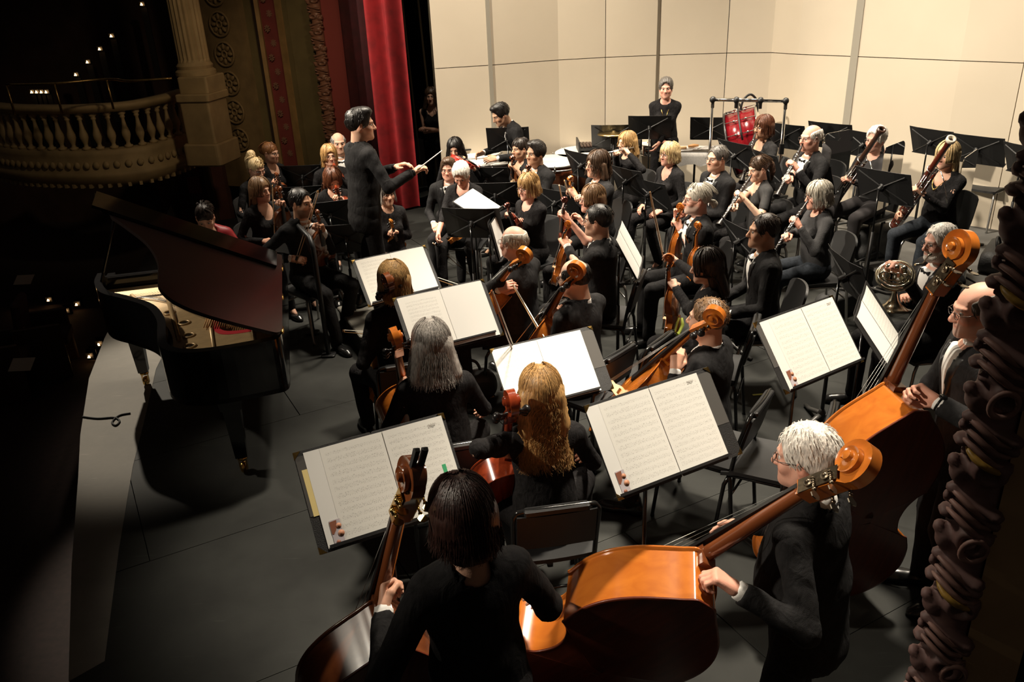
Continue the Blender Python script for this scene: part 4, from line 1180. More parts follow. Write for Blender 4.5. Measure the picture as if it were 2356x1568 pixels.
# riser under the bassoons and percussion side
def riser(name, P, z0, z1, label):
    ro = structure(empty(name, (0, 0, 0)))
    P = [np.array(p[:2]) for p in P]
    ar = sum(P[i][0] * P[(i + 1) % len(P)][1] - P[(i + 1) % len(P)][0] * P[i][1] for i in range(len(P)))
    if ar < 0: P = P[::-1]
    MB().prism([tuple(p) for p in P], z1 - .03, z1).build('riser_top', RISERM, ro)
    c = sum(P) / len(P); MB().prism([tuple(c + (p - c) * .992) for p in P], z0, z1 - .03).build('riser_skirt', BLACKM, ro)
RZ = .2
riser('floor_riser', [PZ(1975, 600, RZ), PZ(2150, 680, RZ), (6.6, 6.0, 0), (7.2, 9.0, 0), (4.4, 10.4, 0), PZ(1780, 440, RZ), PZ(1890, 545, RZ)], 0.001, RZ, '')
# ---- acoustic shell wall
ZS, ZB, ZT = 1.92, .14, 4.6
seams = [(1000, 158), (1128, 150), (1285, 138), (1393, 132), (1513, 127), (1672, 122), (1775, 121), (1835, 125), (1966, 130), (2090, 135), (2210, 140), (2356, 145), (2600, 155)]
SP = [PZ(u, v, ZS)[:2] for u, v in seams]
wb = structure(empty('wall_back'))
back = []
for k, (a, b) in enumerate(zip(SP, SP[1:])):
    d = (b - a) / np.linalg.norm(b - a); n = np.array([d[1], -d[0]])
    g = .004
    for z0, z1 in ((ZB, ZS - .0045), (ZS + .0045, ZT)):
        p0, p1 = a + d * g, b - d * g
        if k + 1 in (2, 6, 7, 9, 10): p1 = b
        if k in (2, 6, 7, 9, 10): p0 = a
        q0, q1 = p0 - n * .05, p1 - n * .05
        MB().prism([tuple(p0), tuple(p1), tuple(q1), tuple(q0)], z0, z1).build('shell_panel', WALLM, wb)
    back.append((a - n * .06, b - n * .06))
mk = mat('shell_joint', (.20, .165, .12), .7)
for a, b in back:
    MB().add([(a[0], a[1], 0), (b[0], b[1], 0), (b[0], b[1], ZT), (a[0], a[1], ZT)], [(0, 1, 2, 3)]).build('shell_backing', mk, wb)
for k, w_, m_ in ((1, .05, mat('batten_grey', (.36, .33, .27), .5)), (4, .032, mat('batten_dark', (.16, .13, .09), .5)), (8, .085, mat('batten_grey', (.36, .33, .27), .5))):
    a = SP[k]; d = SP[k + 1] - SP[k - 1]; d /= np.linalg.norm(d); n = np.array([d[1], -d[0]])
    MB().prism([tuple(a - d * w_ / 2 + n * .012), tuple(a + d * w_ / 2 + n * .012), tuple(a + d * w_ / 2 - n * .03), tuple(a - d * w_ / 2 - n * .03)], ZB, ZT).build('shell_batten', m_, wb)
base = MB()
for a, b in zip(SP, SP[1:]): base.add([(a[0], a[1], .0), (b[0], b[1], .0), (b[0], b[1], ZB), (a[0], a[1], ZB)], [(0, 1, 2, 3)])
base.build('shell_base', mat('shell_base_black', (.01, .01, .01), .7), wb)
# the shell goes on past the frame on the right, and a black masking drape hangs behind it
a = SP[-1]
blk = mat('black_masking_drape', (.006, .006, .006), .95)
def drape(name, P, z0, z1, m, amp=.06, wl=.30, n=90, parent=None):
    "hanging cloth with vertical folds along a plan polyline"
    P = [np.array(p[:2], float) for p in P]; L = [0]
    for p, q in zip(P, P[1:]): L.append(L[-1] + np.linalg.norm(q - p))
    rows = []
    zs = [z1, z0 + .6, z0 + .06, z0]
    for zi, z in enumerate(zs):
        row = []
        for i in range(n + 1):
            s = L[-1] * i / n; k = max(j for j in range(len(L)) if L[j] <= s + 1e-9); k = min(k, len(P) - 2)
            d = (P[k + 1] - P[k]) / (L[k + 1] - L[k]); p = P[k] + d * (s - L[k]); nn = np.array([d[1], -d[0]])
            f = amp * (math.sin(s / wl * 2 * PI) + .35 * math.sin(s / wl * 2 * PI * .37 + 1)) * (1 + .25 * (zi >= 1))
            p = p + nn * f; row.append((p[0], p[1], z))
        rows.append(row)
    return MB().grid(rows).build(name, m, parent)
# ---- red house curtain gathered at the far side of the proscenium
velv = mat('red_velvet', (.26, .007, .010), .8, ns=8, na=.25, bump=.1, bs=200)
velvd = mat('red_velvet_shaded', (.05, .004, .006), .85, ns=8, na=.3)  # shadowed part of the curtain, its shade put into a darker red
def cpx(u, v, y): return PY(u, v, y)[:2]
ct = drape('red_curtain', [cpx(893, 480, 11.45), cpx(925, 480, 11.3), cpx(957, 480, 11.2)], .03, 6.0, velv, .075, .27, 60)
tag(ct, 'bright red velvet stage curtain hanging in deep folds at the far wing', 'curtain')
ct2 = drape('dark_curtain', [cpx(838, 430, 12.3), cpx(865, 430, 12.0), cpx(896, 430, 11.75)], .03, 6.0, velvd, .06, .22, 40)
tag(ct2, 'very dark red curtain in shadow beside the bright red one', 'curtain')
dm = structure(drape('wall_left_wing', [(-6.5, 17.5), (-1.5, 16.5), (3, 16)], 0, 7, blk, .08, .5, 80))
# ropes in the wings
for u0, v0, u1, v1 in ((925, 0, 958, 300), (962, 0, 990, 260), (985, 0, 1000, 200)):
    p0 = PY(u0, v0, 12.6); p1 = PY(u1, v1, 12.6); d = p1 - p0
    m = MB(); m.tube([p0 - d * .8, p1 + d * ((p1[2] - .02) / (p0[2] - p1[2]))], .016, 6)
    tag(m.build('fly_rope', mat('rope', (.42, .36, .24), .8)), {925: 'pale fly rope nearest the red curtain edge', 962: 'thick fly rope hanging above the woman in the wings', 985: 'fly rope hanging closest to the shell wall edge'}[u0], 'rope', 'fly ropes in the dark wings')
# ---- far proscenium side: bands of trim one beside the other
gold = mat('old_gold_paint', (.235, .145, .055), .6, ns=6, na=.2); olive = mat('olive_plaster', (.115, .088, .035), .8, ns=4, na=.15)
maroonp = mat('maroon_plaster', (.16, .028, .026), .8, ns=5, na=.15); cream = mat('cream_plaster', (.40, .31, .175), .75, ns=5, na=.12); dusty = mat('dusty_red_paint', (.26, .048, .042), .75)
darkp = mat('dark_plaster', (.05, .03, .02), .85)
pw = structure(empty('wall_left'))
YP = 12.4
def band(u0, u1, y0, y1, m, name, zt=6.5, zb=0.0, proud=0.0):
    a = cpx(u0, 330, y0 - proud); b = cpx(u1, 330, y1 - proud); d = (b - a) / np.linalg.norm(b - a); n = np.array([d[1], -d[0]])
    return MB().prism([tuple(a), tuple(b), tuple(b - n * .12), tuple(a - n * .12)], zb, zt).build(name, m, pw), a, b
band(488, 628, 13.4, 13.0, olive, 'pilaster', proud=0)
_, pa, pb = band(508, 600, 13.3, 13.0, mat('pilaster_face', (.17, .115, .05), .8, ns=5, na=.2), 'pilaster_panel', proud=.06)
band(628, 634, 13.0, 12.95, darkp, 'reveal'); band(634, 643, 12.9, 12.9, gold, 'gold_moulding', proud=.08)
_, ma, mb_ = band(643, 678, 12.9, 12.8, maroonp, 'maroon_band')
band(678, 690, 12.8, 12.75, gold, 'gold_moulding', proud=.06); band(690, 703, 12.75, 12.7, olive, 'olive_step', proud=.02)
band(703, 752, 12.7, 12.6, olive, 'olive_panel')
band(752, 778, 12.5, 12.45, mat('carved_ground', (.07, .03, .02), .8), 'carved_ground')
band(778, 836, 12.4, 12.3, dusty, 'red_panel', proud=.02)
# rosettes on the pilaster
def rosette_mb():
    m = MB(); R = Rx(PI / 2)
    m.torus((0, 0, 0), .17, .018, 24, 6, R); m.torus((0, 0, 0), .045, .018, 14, 6, R)
    for k in range(8):
        a = k * PI / 4; m.ball((.105 * math.cos(a), -.005, .105 * math.sin(a)), (.05, .02, .028), 8, Ry(-a))
    return m
rme = rosette_mb().mesh('rosette', [mat('pilaster_face', (.17, .115, .05), .8)])
pc = (pa + pb) / 2; d = (pb - pa); pang = math.atan2(d[1], d[0])
for k in range(11):
    o = link(bpy.data.objects.new('rosette', rme), pw); o.location = (pc[0], pc[1] - .02, .75 + k * .42); o.rotation_euler = (0, 0, pang)
# small star flowers on the maroon band
m = MB()
for k in range(4):
    a = k * PI / 4; m.box((0, 0, 0), (.10, .012, .018), Ry(a))
sme = m.mesh('flower', [mat('band_flower', (.20, .10, .065), .8)])
mc = (ma + mb_) / 2
for k in range(24):
    o = link(bpy.data.objects.new('star_flower', sme), pw); o.location = (mc[0] + .03 * (-1) ** k, mc[1] - .015, .55 + k * .2); o.rotation_euler = (0, 0, pang)
# carved leaf band of the far side and the near carved moulding share one motif
def carved_unit():
    S = Sdf()
    S.cone((0, .02, -.16), (0, .02, .16), .062, .062, .03)
    S.ell((-.055, -.01, .05), (.034, .036, .052), .012); S.ell((-.080, -.02, .09), (.018, .02, .026), .008)
    S.ell((.02, -.045, .085), (.05, .022, .05), .015); S.ell((.02, -.07, .085), (.030, .03, .032), .01, 's')
    S.cone((-.07, -.02, -.02), (.06, -.045, -.075), .018, .022, .01); S.cone((-.075, -.015, -.07), (.06, -.03, -.125), .014, .02, .01)
    S.cone((-.06, -.02, .135), (.06, -.03, .11), .013, .018, .01); S.ell((-.07, -.01, -.125), (.026, .03, .022), .01)
    S.ell((-.078, -.02, -.055), (.014, .016, .016), .006)
    return S.mesh(.011)
cV, cQ = carved_unit()
tmp = mesh_np('carved_leaf', cV, cQ, mat('carved_wood_brown', (.20, .095, .06), .38, ns=14, na=.35)); cme = tmp.data; bpy.data.objects.remove(tmp)
tmp = mesh_np('carved_leaf', cV, cQ, mat('carved_plaster_purple', (.17, .095, .085), .6, ns=10, na=.3)); cme2 = tmp.data; bpy.data.objects.remove(tmp)
cb = np.array(cpx(765, 330, 12.38))
for k in range(21):
    o = link(bpy.data.objects.new('carved_leaf', cme), pw); o.location = (cb[0], cb[1] - .02, .6 + k * .205); o.rotation_euler = (0, 0, pang + .15); o.scale = (1.25, 1.1, .68)
    if k % 2: o.scale = (-1.2, 1.1, .68)
# ---- near carved moulding of the proscenium, close on the right
NXY = np.array(PY(2258, 1000, 1.6)[:2])
nc = structure(empty('wall_right'))
jd = NXY / np.linalg.norm(NXY); jr = np.array([jd[1], -jd[0]])          # away from the eye, and to its right
MB().tube([(*(NXY + jr * .018 + jd * .03), -.2), (*(NXY + jr * .018 + jd * .03), 3.2)], .050, 14).build('moulding_core', mat('carved_plaster_purple', (.17, .095, .085), .6), nc)
for k in range(17):
    o = link(bpy.data.objects.new('carved_leaf', cme2), nc); o.location = (*(NXY + jr * .018 + jd * .02), .10 + k * .195)
    o.rotation_euler = (0, 0, math.atan2(jr[1], jr[0]) + .12 * math.sin(k * 2.1)); o.scale = (.78, 1.0, .66 + .03 * math.sin(k * 1.7))
ringm = mat('carved_plaster_worn', (.30, .17, .14), .55, ns=14, na=.35)
rg = MB().torus((0, 0, 0), .026, .0065, 20, 7, Rx(PI / 2) @ np.diag([1, 1.25, 1])).mesh('carved_ring', [ringm])
for k in range(17):
    ca_ = -.35 + .25 * math.sin(k * 2.3); z_ = .10 + k * .195
    if k % 2 == 0:
        p = NXY + jr * (.018 + .062 * math.sin(ca_ + .75)) + jd * (.03 - .072 * math.cos(ca_ + .75))
        o = link(bpy.data.objects.new('carved_ring', rg), nc); o.location = (*p, z_ + .045); o.rotation_euler = (.1, .3, math.atan2(jr[1], jr[0]) + .3)
    for q_ in range(3):
        pts = []
        for i in range(7):
            t = -1.25 + 2.3 * i / 6; p = NXY + jr * (.018 + .064 * math.sin(t)) + jd * (.03 - .066 * math.cos(t)); pts.append((p[0], p[1], z_ - .02 - .028 * q_ - .035 * i / 6 + .012 * math.sin(i)))
        MB().tube(pts, [.002, .006, .0075, .008, .0075, .006, .003], 6).build('carved_ridge', ringm, nc)
gl = mat('worn_gilding', (.42, .25, .05), .45, ns=30, na=.5)
for k in range(0, 17, 2):
    m = MB(); pts = [NXY + jr * (.02 + .050 * math.cos(t)) + jd * (.02 - .066 * math.sin(t)) for t in np.linspace(.5, 2.7, 8)]
    m.tube([(p[0], p[1], .10 + k * .195 - .085 - .05 * i / 7 * (1 if True else 0)) for i, p in enumerate(pts[::-1])], [.003, .007, .009, .009, .009, .008, .006, .003], 6); m.build('gilt_fillet', gl, nc)
p0 = NXY + jr * .066 + jd * .0; p1 = p0 + jr * .125 + jd * .06
MB().prism([tuple(p0), tuple(p1), tuple(p1 + jd * .2), tuple(p0 + jd * .2)], -.2, 3.2).build('jamb_face', mat('jamb_cream', (.50, .33, .165), .8, ns=5, na=.15), nc)
p2 = p1 + jr * .6 + jd * .1
MB().prism([tuple(p1 + jd * .02), tuple(p2), tuple(p2 + jd * .2), tuple(p1 + jd * .2)], -.2, 3.2).build('jamb_return', mat('house_black', (.006, .005, .005), .95), nc)
# ---- house-left box: balustrade, column, rail
ZR = 1.6
rail = [PZ(u, v, ZR)[:2] for u, v in ((-120, 226), (0, 240), (100, 243), (200, 241), (300, 233), (380, 217), (425, 204))]
rc = [np.array(p) for p in crom(rail, 8)]
bx = structure(empty('wall_box'))
cream2 = mat('box_cream', (.34, .25, .125), .7, ns=5, na=.15)
def sweep_plan(name, pts, prof, m, parent):
    "prof: list of (outward offset, z)"
    rows = []
    for i, p in enumerate(pts):
        d = pts[min(i + 1, len(pts) - 1)] - pts[max(i - 1, 0)]; d = d / np.linalg.norm(d); n = np.array([d[1], -d[0]])
        rows.append([(*(p + n * o), z) for o, z in prof])
    return MB().grid(rows).build(name, m, parent)
sweep_plan('box_rail', rc, [(-.12, ZR - .10), (-.12, ZR), (.02, ZR + .01), (.10, ZR), (.13, ZR - .03), (.10, ZR - .06), (.08, ZR - .10), (-.12, ZR - .10)], cream2, bx)
sweep_plan('box_fascia', rc, [(-.10, ZR - .58), (.04, ZR - .58), (.09, ZR - .60), (.09, ZR - .66), (.10, ZR - .86), (.15, ZR - .88), (.15, ZR - .93), (.10, ZR - 1.0), (.03, ZR - 1.08), (-.3, ZR - 1.12), (-1.2, ZR - 1.12)], cream2, bx)
prof = [(.055, 0), (.055, .03), (.03, .04), (.025, .07), (.040, .11), (.056, .16), (.054, .20), (.034, .27), (.024, .34), (.022, .38), (.034, .395), (.034, .41), (.026, .42), (.05, .44), (.05, .48)]
bme = MB().lathe(prof, 12).mesh('baluster', [cream2])
tot = 0; acc = []
for p, q in zip(rc, rc[1:]): acc.append(np.linalg.norm(q - p))
L = sum(acc); nb_ = int(L / .178)
def at_len(s):
    for p, q, a in zip(rc, rc[1:], acc):
        if s <= a: return p + (q - p) * s / a
        s -= a
    return rc[-1]
for k in range(nb_):
    p = at_len((k + .5) * L / nb_); o = link(bpy.data.objects.new('baluster', bme), bx); o.location = (p[0], p[1], ZR - .58)
egg = MB().ball((0, 0, 0), (.045, .03, .05), 8).mesh('egg', [cream2])
n2 = int(L / .12)
for k in range(n2):
    s = (k + .5) * L / n2; p = at_len(s); q = at_len(s + .01); d = q - p; d /= np.linalg.norm(d) + 1e-9
    o = link(bpy.data.objects.new('egg_moulding', egg), bx); o.location = (p[0] + d[1] * .12, p[1] - d[0] * .12, ZR - .77); o.rotation_euler = (0, 0, math.atan2(d[1], d[0]))
den = MB().box((0, 0, 0), (.04, .05, .05)).mesh('dentil', [cream2])
for k in range(n2 * 1):
    s = (k + .2) * L / n2; p = at_len(s); q = at_len(s + .01); d = q - p; d /= np.linalg.norm(d) + 1e-9
    o = link(bpy.data.objects.new('dentil', den), bx); o.location = (p[0] + d[1] * .06, p[1] - d[0] * .06, ZR - 1.06); o.rotation_euler = (0, 0, math.atan2(d[1], d[0]))
# pedestal and fluted column at the right end of the box
pe = PZ(455, 225, ZR)[:2]
pd = MB(); pd.rbox((pe[0] + .05, pe[1] + .05, ZR - .26), (.42, .5, .64), .03, Rz(-.2)); pd.rbox((pe[0] + .05, pe[1] + .05, ZR + .02), (.48, .56, .10), .03, Rz(-.2)); pd.rbox((pe[0] + .06, pe[1] + .1, ZR + .17), (.42, .5, .22), .03, Rz(-.2))
pd.rbox((pe[0] + .05, pe[1] + .05, ZR - .72), (.52, .6, .30), .05, Rz(-.2))
pd.build('box_pedestal', cream2, bx)
m = MB(); cx, cy_ = pe[0] - .02, pe[1] + .18; N = 40; rows = []
for z, r in ((ZR + .28, .26), (ZR + .33, .26), (ZR + .36, .225), (ZR + .40, .235), (ZR + .44, .205)): rows.append([(cx + r * math.cos(2 * PI * k / N), cy_ + r * math.sin(2 * PI * k / N), z) for k in range(N + 1)])
for z, r in ((ZR + .48, .20), (ZR + 1.5, .197), (ZR + 3.5, .18)): rows.append([(cx + (r - (.016 if k % 2 else 0)) * math.cos(2 * PI * k / N), cy_ + (r - (.016 if k % 2 else 0)) * math.sin(2 * PI * k / N), z) for k in range(N + 1)])
m.grid(rows, False); m.build('fluted_column', cream2, bx)
# brass safety rail above the box rail
hr = [PZ(u, v, ZR + .36)[:2] for u, v in ((15, 195), (125, 192), (245, 182), (300, 186), (395, 180))]
hc_ = [np.array(p) for p in crom(hr, 5)]
gr = empty('brass_handrail', (hc_[0][0], hc_[0][1], ZR), 0, 'thin brass handrail on posts above the dim box balustrade', 'handrail')
def rel(o, pts): return [np.array(p) - np.array(o.location) for p in pts]
MB().tube(rel(gr, [(p[0], p[1], ZR + .36) for p in hc_]), .016, 6).build('rail_tube', OLDBRASS, gr)
for k in (0, 5, 10): MB().tube(rel(gr, [(hc_[k][0], hc_[k][1], ZR + .0), (hc_[k][0], hc_[k][1], ZR + .36)]), .014, 6).build('rail_post', OLDBRASS, gr)
# walls of the dark house: below and behind the box
dk = mat('house_wall_dark', (.035, .016, .011), .9, ns=3, na=.3)
hw = structure(empty('wall_house'))
MB().box((-6.8, 15.6, 1.2), (9, .3, 5), Rz(-.1)).build('house_wall', dk, hw)
MB().box((-12.8, 8, 2), (.3, 30, 9)).build('house_back', mat('house_black', (.006, .005, .005), .95), hw)
a = np.array(cpx(372, 380, 13.2)); b = np.array(cpx(500, 380, 13.2))
MB().box(((a[0] + b[0]) / 2, (a[1] + b[1]) / 2, -.1), (b[0] - a[0] + .2, .2, 2.1)).build('side_wall', mat('under_box_red', (.075, .024, .016), .85, ns=3, na=.2), hw)
MB().box(((a[0] + b[0]) / 2, a[1] - .12, -.2), (.10 * 1, .04, 1.4)).build('door_stile', darkp, hw)
fm = mat('door_frame_brown', (.06, .035, .02), .6)
dxa, dxb = np.array(cpx(398, 400, 13.05)), np.array(cpx(478, 400, 13.05))
for p in (dxa, dxb): MB().box((p[0], p[1], -.2), (.09, .10, 1.75)).build('door_jamb', fm, hw)
MB().box(((dxa[0] + dxb[0]) / 2, dxa[1], .70), (dxb[0] - dxa[0] + .2, .10, .10)).build('door_head', fm, hw)
sg = MB(); p = np.array(cpx(448, 425, 13.0)); sg.box((p[0], p[1] - .02, PY(448, 425, 13.0)[2]), (.20, .03, .26)); tag(sg.build('wall_plaque', mat('plaque_red', (.10, .010, .012), .7)), 'small dark red plaque on the wall under the box', 'plaque')
# ------------------------------------------------------------------ chairs
def make_chair(kind):
    "local: seat centre above the origin, sitter faces +y"
    ro = empty('orchestra_chair')
    m = MB(); P = []
    for i, y in enumerate(np.linspace(-.20, .22, 6)):
        P.append([(x, y, .452 + .012 * ((x / .2) ** 2) - .018 * max(0, (y - .12) / .1) ** 2) for x in np.linspace(-.205, .205, 7)])
    m.grid(P); P2 = [[(a, b, c - .022) for a, b, c in r] for r in P]; m.grid([r[::-1] for r in P2])
    bd = [P[0][j] for j in range(7)] + [P[i][6] for i in range(1, 6)] + [P[5][j] for j in range(5, -1, -1)] + [P[i][0] for i in range(4, 0, -1)]
    n = len(bd); m.add(bd + [(a, b, c - .022) for a, b, c in bd], [(i, n + i, n + (i + 1) % n, (i + 1) % n) for i in range(n)], True)
    m.build('seat', VINYL, ro)
    if kind == 'tube':
        hh = [(-.19, -.20, .40), (-.195, -.235, .60), (-.197, -.272, .745), (-.185, -.280, .785), (-.155, -.284, .803), (0, -.292, .808), (.155, -.284, .803), (.185, -.280, .785), (.197, -.272, .745), (.195, -.235, .60), (.19, -.20, .40)]
        MB().tube(crom(hh, 4), .0125, 8, flat=1.0).build('back_frame', BLACKG, ro)
        m = MB(); P = [[(x, -.232 - .048 * (z - .575) / .2 - .010 * (1 - (x / .18) ** 2), z) for x in np.linspace(-.183, .183, 7)] for z in (.575, .62, .68, .74, .785)]
        m.grid(P); m.grid([[(a, b - .022, c) for a, b, c in r][::-1] for r in P])
        bd = P[0] + [r[-1] for r in P[1:]] + P[-1][::-1][1:] + [r[0] for r in P[::-1][1:-1]]; n = len(bd)
        m.add(bd + [(a, b - .022, c) for a, b, c in bd], [(i, (i + 1) % n, n + (i + 1) % n, n + i) for i in range(n)], True)
        m.build('backrest', VINYL, ro)
        MB().tube([(-.192, -.232, .565), (.192, -.232, .565)], .010, 7).build('lower_rail', STEEL if False else BLACKG, ro)
        MB().rbox((0, -.290, .800), (.30, .05, .028), .012, Rx(-.1)).build('top_pad', VINYL, ro)
    else:
        m = MB(); rows = []
        for z in np.linspace(.47, .83, 8):
            t = (z - .47) / .36; wd = .195 * (1 - .12 * max(0, (t - .8) / .2) ** 2) * (.93 + .07 * min(1, t * 3))
            rows.append([(x * wd, -.195 - .085 * t + .035 * x * x, z - .025 * abs(x) ** 3 * (t > .95)) for x in np.linspace(-1, 1, 9)])
        m.grid(rows); m.grid([[(a, b - .018, c) for a, b, c in r][::-1] for r in rows])
        bd = rows[0] + [r[-1] for r in rows[1:]] + rows[-1][::-1][1:] + [r[0] for r in rows[::-1][1:-1]]; n = len(bd)
        m.add(bd + [(a, b - .018, c) for a, b, c in bd], [(i, (i + 1) % n, n + (i + 1) % n, n + i) for i in range(n)], True)
        m.build('backrest', mat('charcoal_plastic', (.018, .018, .0185), .5, bump=.1, bs=600), ro)
    met = BLACKG if kind == 'tube' else STEEL
    for sx in (-1, 1):
        MB().tube([(sx * .19, -.19, .44), (sx * .195, -.21, .38), (sx * .205, -.245, .02), (sx * .205, -.246, .0)], [.012, .012, .011, .013], 8).build('leg', met, ro)
        MB().tube([(sx * .17, .17, .43), (sx * .19, .20, .36), (sx * .205, .235, .02), (sx * .205, .236, .0)], [.012, .012, .011, .013], 8).build('leg', met, ro)
        MB().tube([(sx * .19, -.20, .425), (sx * .185, .18, .425)], .010, 7).build('seat_rail', met, ro)
    MB().tube([(-.198, -.22, .30), (.198, -.22, .30)], .008, 6).build('stretcher', met, ro)
    return ro
_ch = {}
def chair(root, phi, kind, label, z=0.0, group=None):
    if kind not in _ch: c = _ch[kind] = make_chair(kind)
    else: c = copy_tree(_ch[kind])
    c.location = (root[0], root[1], z); c.rotation_euler = (0, 0, phi); tag(c, label, 'chair', group)
    return c
# ------------------------------------------------------------------ music stands and folders
def page_mat(name, rows=12, seed=0., warm=0.):
    m, nt, b = nmat(name)
    tc = nt.nodes.new('ShaderNodeTexCoord'); sp = nt.nodes.new('ShaderNodeSeparateXYZ'); nt.links.new(tc.outputs['Object'], sp.inputs[0])
    def mth(op, a, bv=None):
        n = nt.nodes.new('ShaderNodeMath'); n.operation = op
        for i, v in enumerate((a, bv)):
            if v is None: continue
            if isinstance(v, (int, float)): n.inputs[i].default_value = v
            else: nt.links.new(v, n.inputs[i])
        return n.outputs[0]
    x, y = sp.outputs[0], sp.outputs[1]
    per = .30 / rows
    fy = mth('FRACT', mth('DIVIDE', mth('ADD', y, .145 + 10 * per), per))           # 0..1 within a system
    instaff = mth('MULTIPLY', mth('GREATER_THAN', fy, .26), mth('LESS_THAN', fy, .66))
    ln = mth('LESS_THAN', mth('FRACT', mth('MULTIPLY', mth('SUBTRACT', fy, .26), 12.5)), .16)
    line = mth('MULTIPLY', ln, instaff)
    nz = nt.nodes.new('ShaderNodeTexNoise'); nz.inputs['Scale'].default_value = 1.0; nz.inputs['Detail'].default_value = 1
    mp = nt.nodes.new('ShaderNodeMapping'); mp.inputs['Scale'].default_value = (330, 240, 1); mp.inputs['Location'].default_value = (seed * 13, seed * 7, 0)
    nt.links.new(tc.outputs['Object'], mp.inputs[0]); nt.links.new(mp.outputs[0], nz.inputs['Vector'])
    near = mth('MULTIPLY', mth('GREATER_THAN', fy, .12), mth('LESS_THAN', fy, .80))
    notes = mth('MULTIPLY', mth('GREATER_THAN', nz.outputs[0], .60), near)
    ink = mth('MAXIMUM', mth('MULTIPLY', line, .35), mth('MULTIPLY', notes, .55))
    inx = mth('MULTIPLY', mth('LESS_THAN', mth('ABSOLUTE', x), .098), mth('LESS_THAN', mth('ABSOLUTE', y), .145))
    ink = mth('MULTIPLY', ink, inx)
    mx = nt.nodes.new('ShaderNodeMix'); mx.data_type = 'RGBA'
    mx.inputs[6].default_value = (.80, .785 - warm * .3, .735 - warm, 1); mx.inputs[7].default_value = (.30, .285, .26, 1)
    nt.links.new(ink, mx.inputs[0]); nt.links.new(mx.outputs[2], b.inputs['Base Color']); b.inputs['Roughness'].default_value = .75
    return m
PAGES = [page_mat('printed_part_a', 12, 1.), page_mat('printed_part_b', 13, 2.), page_mat('printed_part_c', 11, 3., .02)]
PLAIN = mat('plain_paper', (.80, .79, .755), .75)
FOLDERC = mat('black_leatherette', (.014, .0135, .0135), .5, bump=.3, bs=400)
FOLDERG = mat('grey_endpaper', (.075, .07, .064), .8)
def stand_solve(TL, TR, BL, W=.505, Hh=.32, h=None):
    if h is None:
        hs = np.linspace(.6, 1.75, 800); wd = [np.linalg.norm(PZ(*TL, q) - PZ(*TR, q)) for q in hs]; h = hs[int(np.argmin(np.abs(np.array(wd) - W)))]
    A = PZ(*TL, h); B = PZ(*TR, h); ex = (B - A) / np.linalg.norm(B - A)
    q = np.linspace(h - .31, h - .10, 500)
    L = []
    for z in q:
        d = PZ(*BL, z) - A; L.append(abs(np.linalg.norm(d) - Hh) + .5 * abs(d @ ex))
    C = PZ(*BL, q[int(np.argmin(L))]) - A; C = C - ex * (C @ ex); C /= np.linalg.norm(C)
    return A, B, ex, C
def make_base(h):
    "pole and three-legged foot under a neck at height h"
    return
_sb = {}
def stand_parts():
    if _sb: return _sb
    m = MB(); wv = [(-.2525, .026), (-.15, .004), (-.12, 0), (.12, 0), (.15, .004), (.2525, .026)]
    P = [[(x, y + (.016 * (1 - (x / .2525) ** 2) if y > .1 else 0), z) for x, z in wv] for y in (-.16, -.05, .05, .145)]
    m.grid(P, False); m.grid([[(a, b, c - .003) for a, b, c in r][::-1] for r in P], False)
    bd = P[0] + [r[-1] for r in P[1:]] + P[-1][::-1][1:] + [r[0] for r in P[::-1][1:-1]]; n = len(bd)
    m.add(bd + [(a, b, c - .003) for a, b, c in bd], [(i, n + i, n + (i + 1) % n, (i + 1) % n) for i in range(n)])
    for sx in (-1, 1):
        m.add([(sx * .21, .13, .004), (sx * .21, .115, .004), (0, -.008, -.010), (0, .008, -.010), (sx * .21, .1225, -.002), (0, 0, -.018)], [(0, 4, 5, 3), (1, 2, 5, 4)] if sx > 0 else [(3, 5, 4, 0), (4, 5, 2, 1)])
        m.add([(sx * .21, -.13, .004), (sx * .21, -.145, .004), (0, -.008, -.010), (0, .008, -.010), (sx * .21, -.1375, -.002), (0, 0, -.018)], [(0, 3, 5, 4), (1, 4, 5, 2)] if sx > 0 else [(4, 5, 3, 0), (2, 5, 4, 1)])
    _sb['desk'] = m.mesh('desk', [BLACKM])
    m = MB(); m.box((0, -.163, .027), (.50, .004, .056)); m.box((0, -.160, .054), (.50, .010, .004)); _sb['lip'] = m.mesh('lip', [BLACKM])
    m = MB(); m.lathe([(.02, -.055), (.02, -.012), (.03, -.010), (.03, -.003)], 12); m.box((0, -.01, -.03), (.05, .03, .03)); _sb['joint'] = m.mesh('tilt_joint', [BLACKM])
    for k in range(3):
        a = k * 2 * PI / 3; c, s = math.cos(a), math.sin(a)
        m = MB(); m.tube([(.01 * c, .01 * s, .085), (.06 * c, .06 * s, .072), (.20 * c, .20 * s, .020), (.27 * c, .27 * s, .012)], [.016, .017, .015, .012], 8, flat=1.3); _sb['leg%d' % k] = m.mesh('leg', [mat('stand_foot_grey', (.055, .053, .05), .4)])
    m = MB(); m.lathe([(.028, .04), (.028, .10), (.02, .12), (.016, .13)], 12); _sb['hub'] = m.mesh('hub', [mat('stand_foot_grey', (.055, .053, .05), .4)])
    return _sb
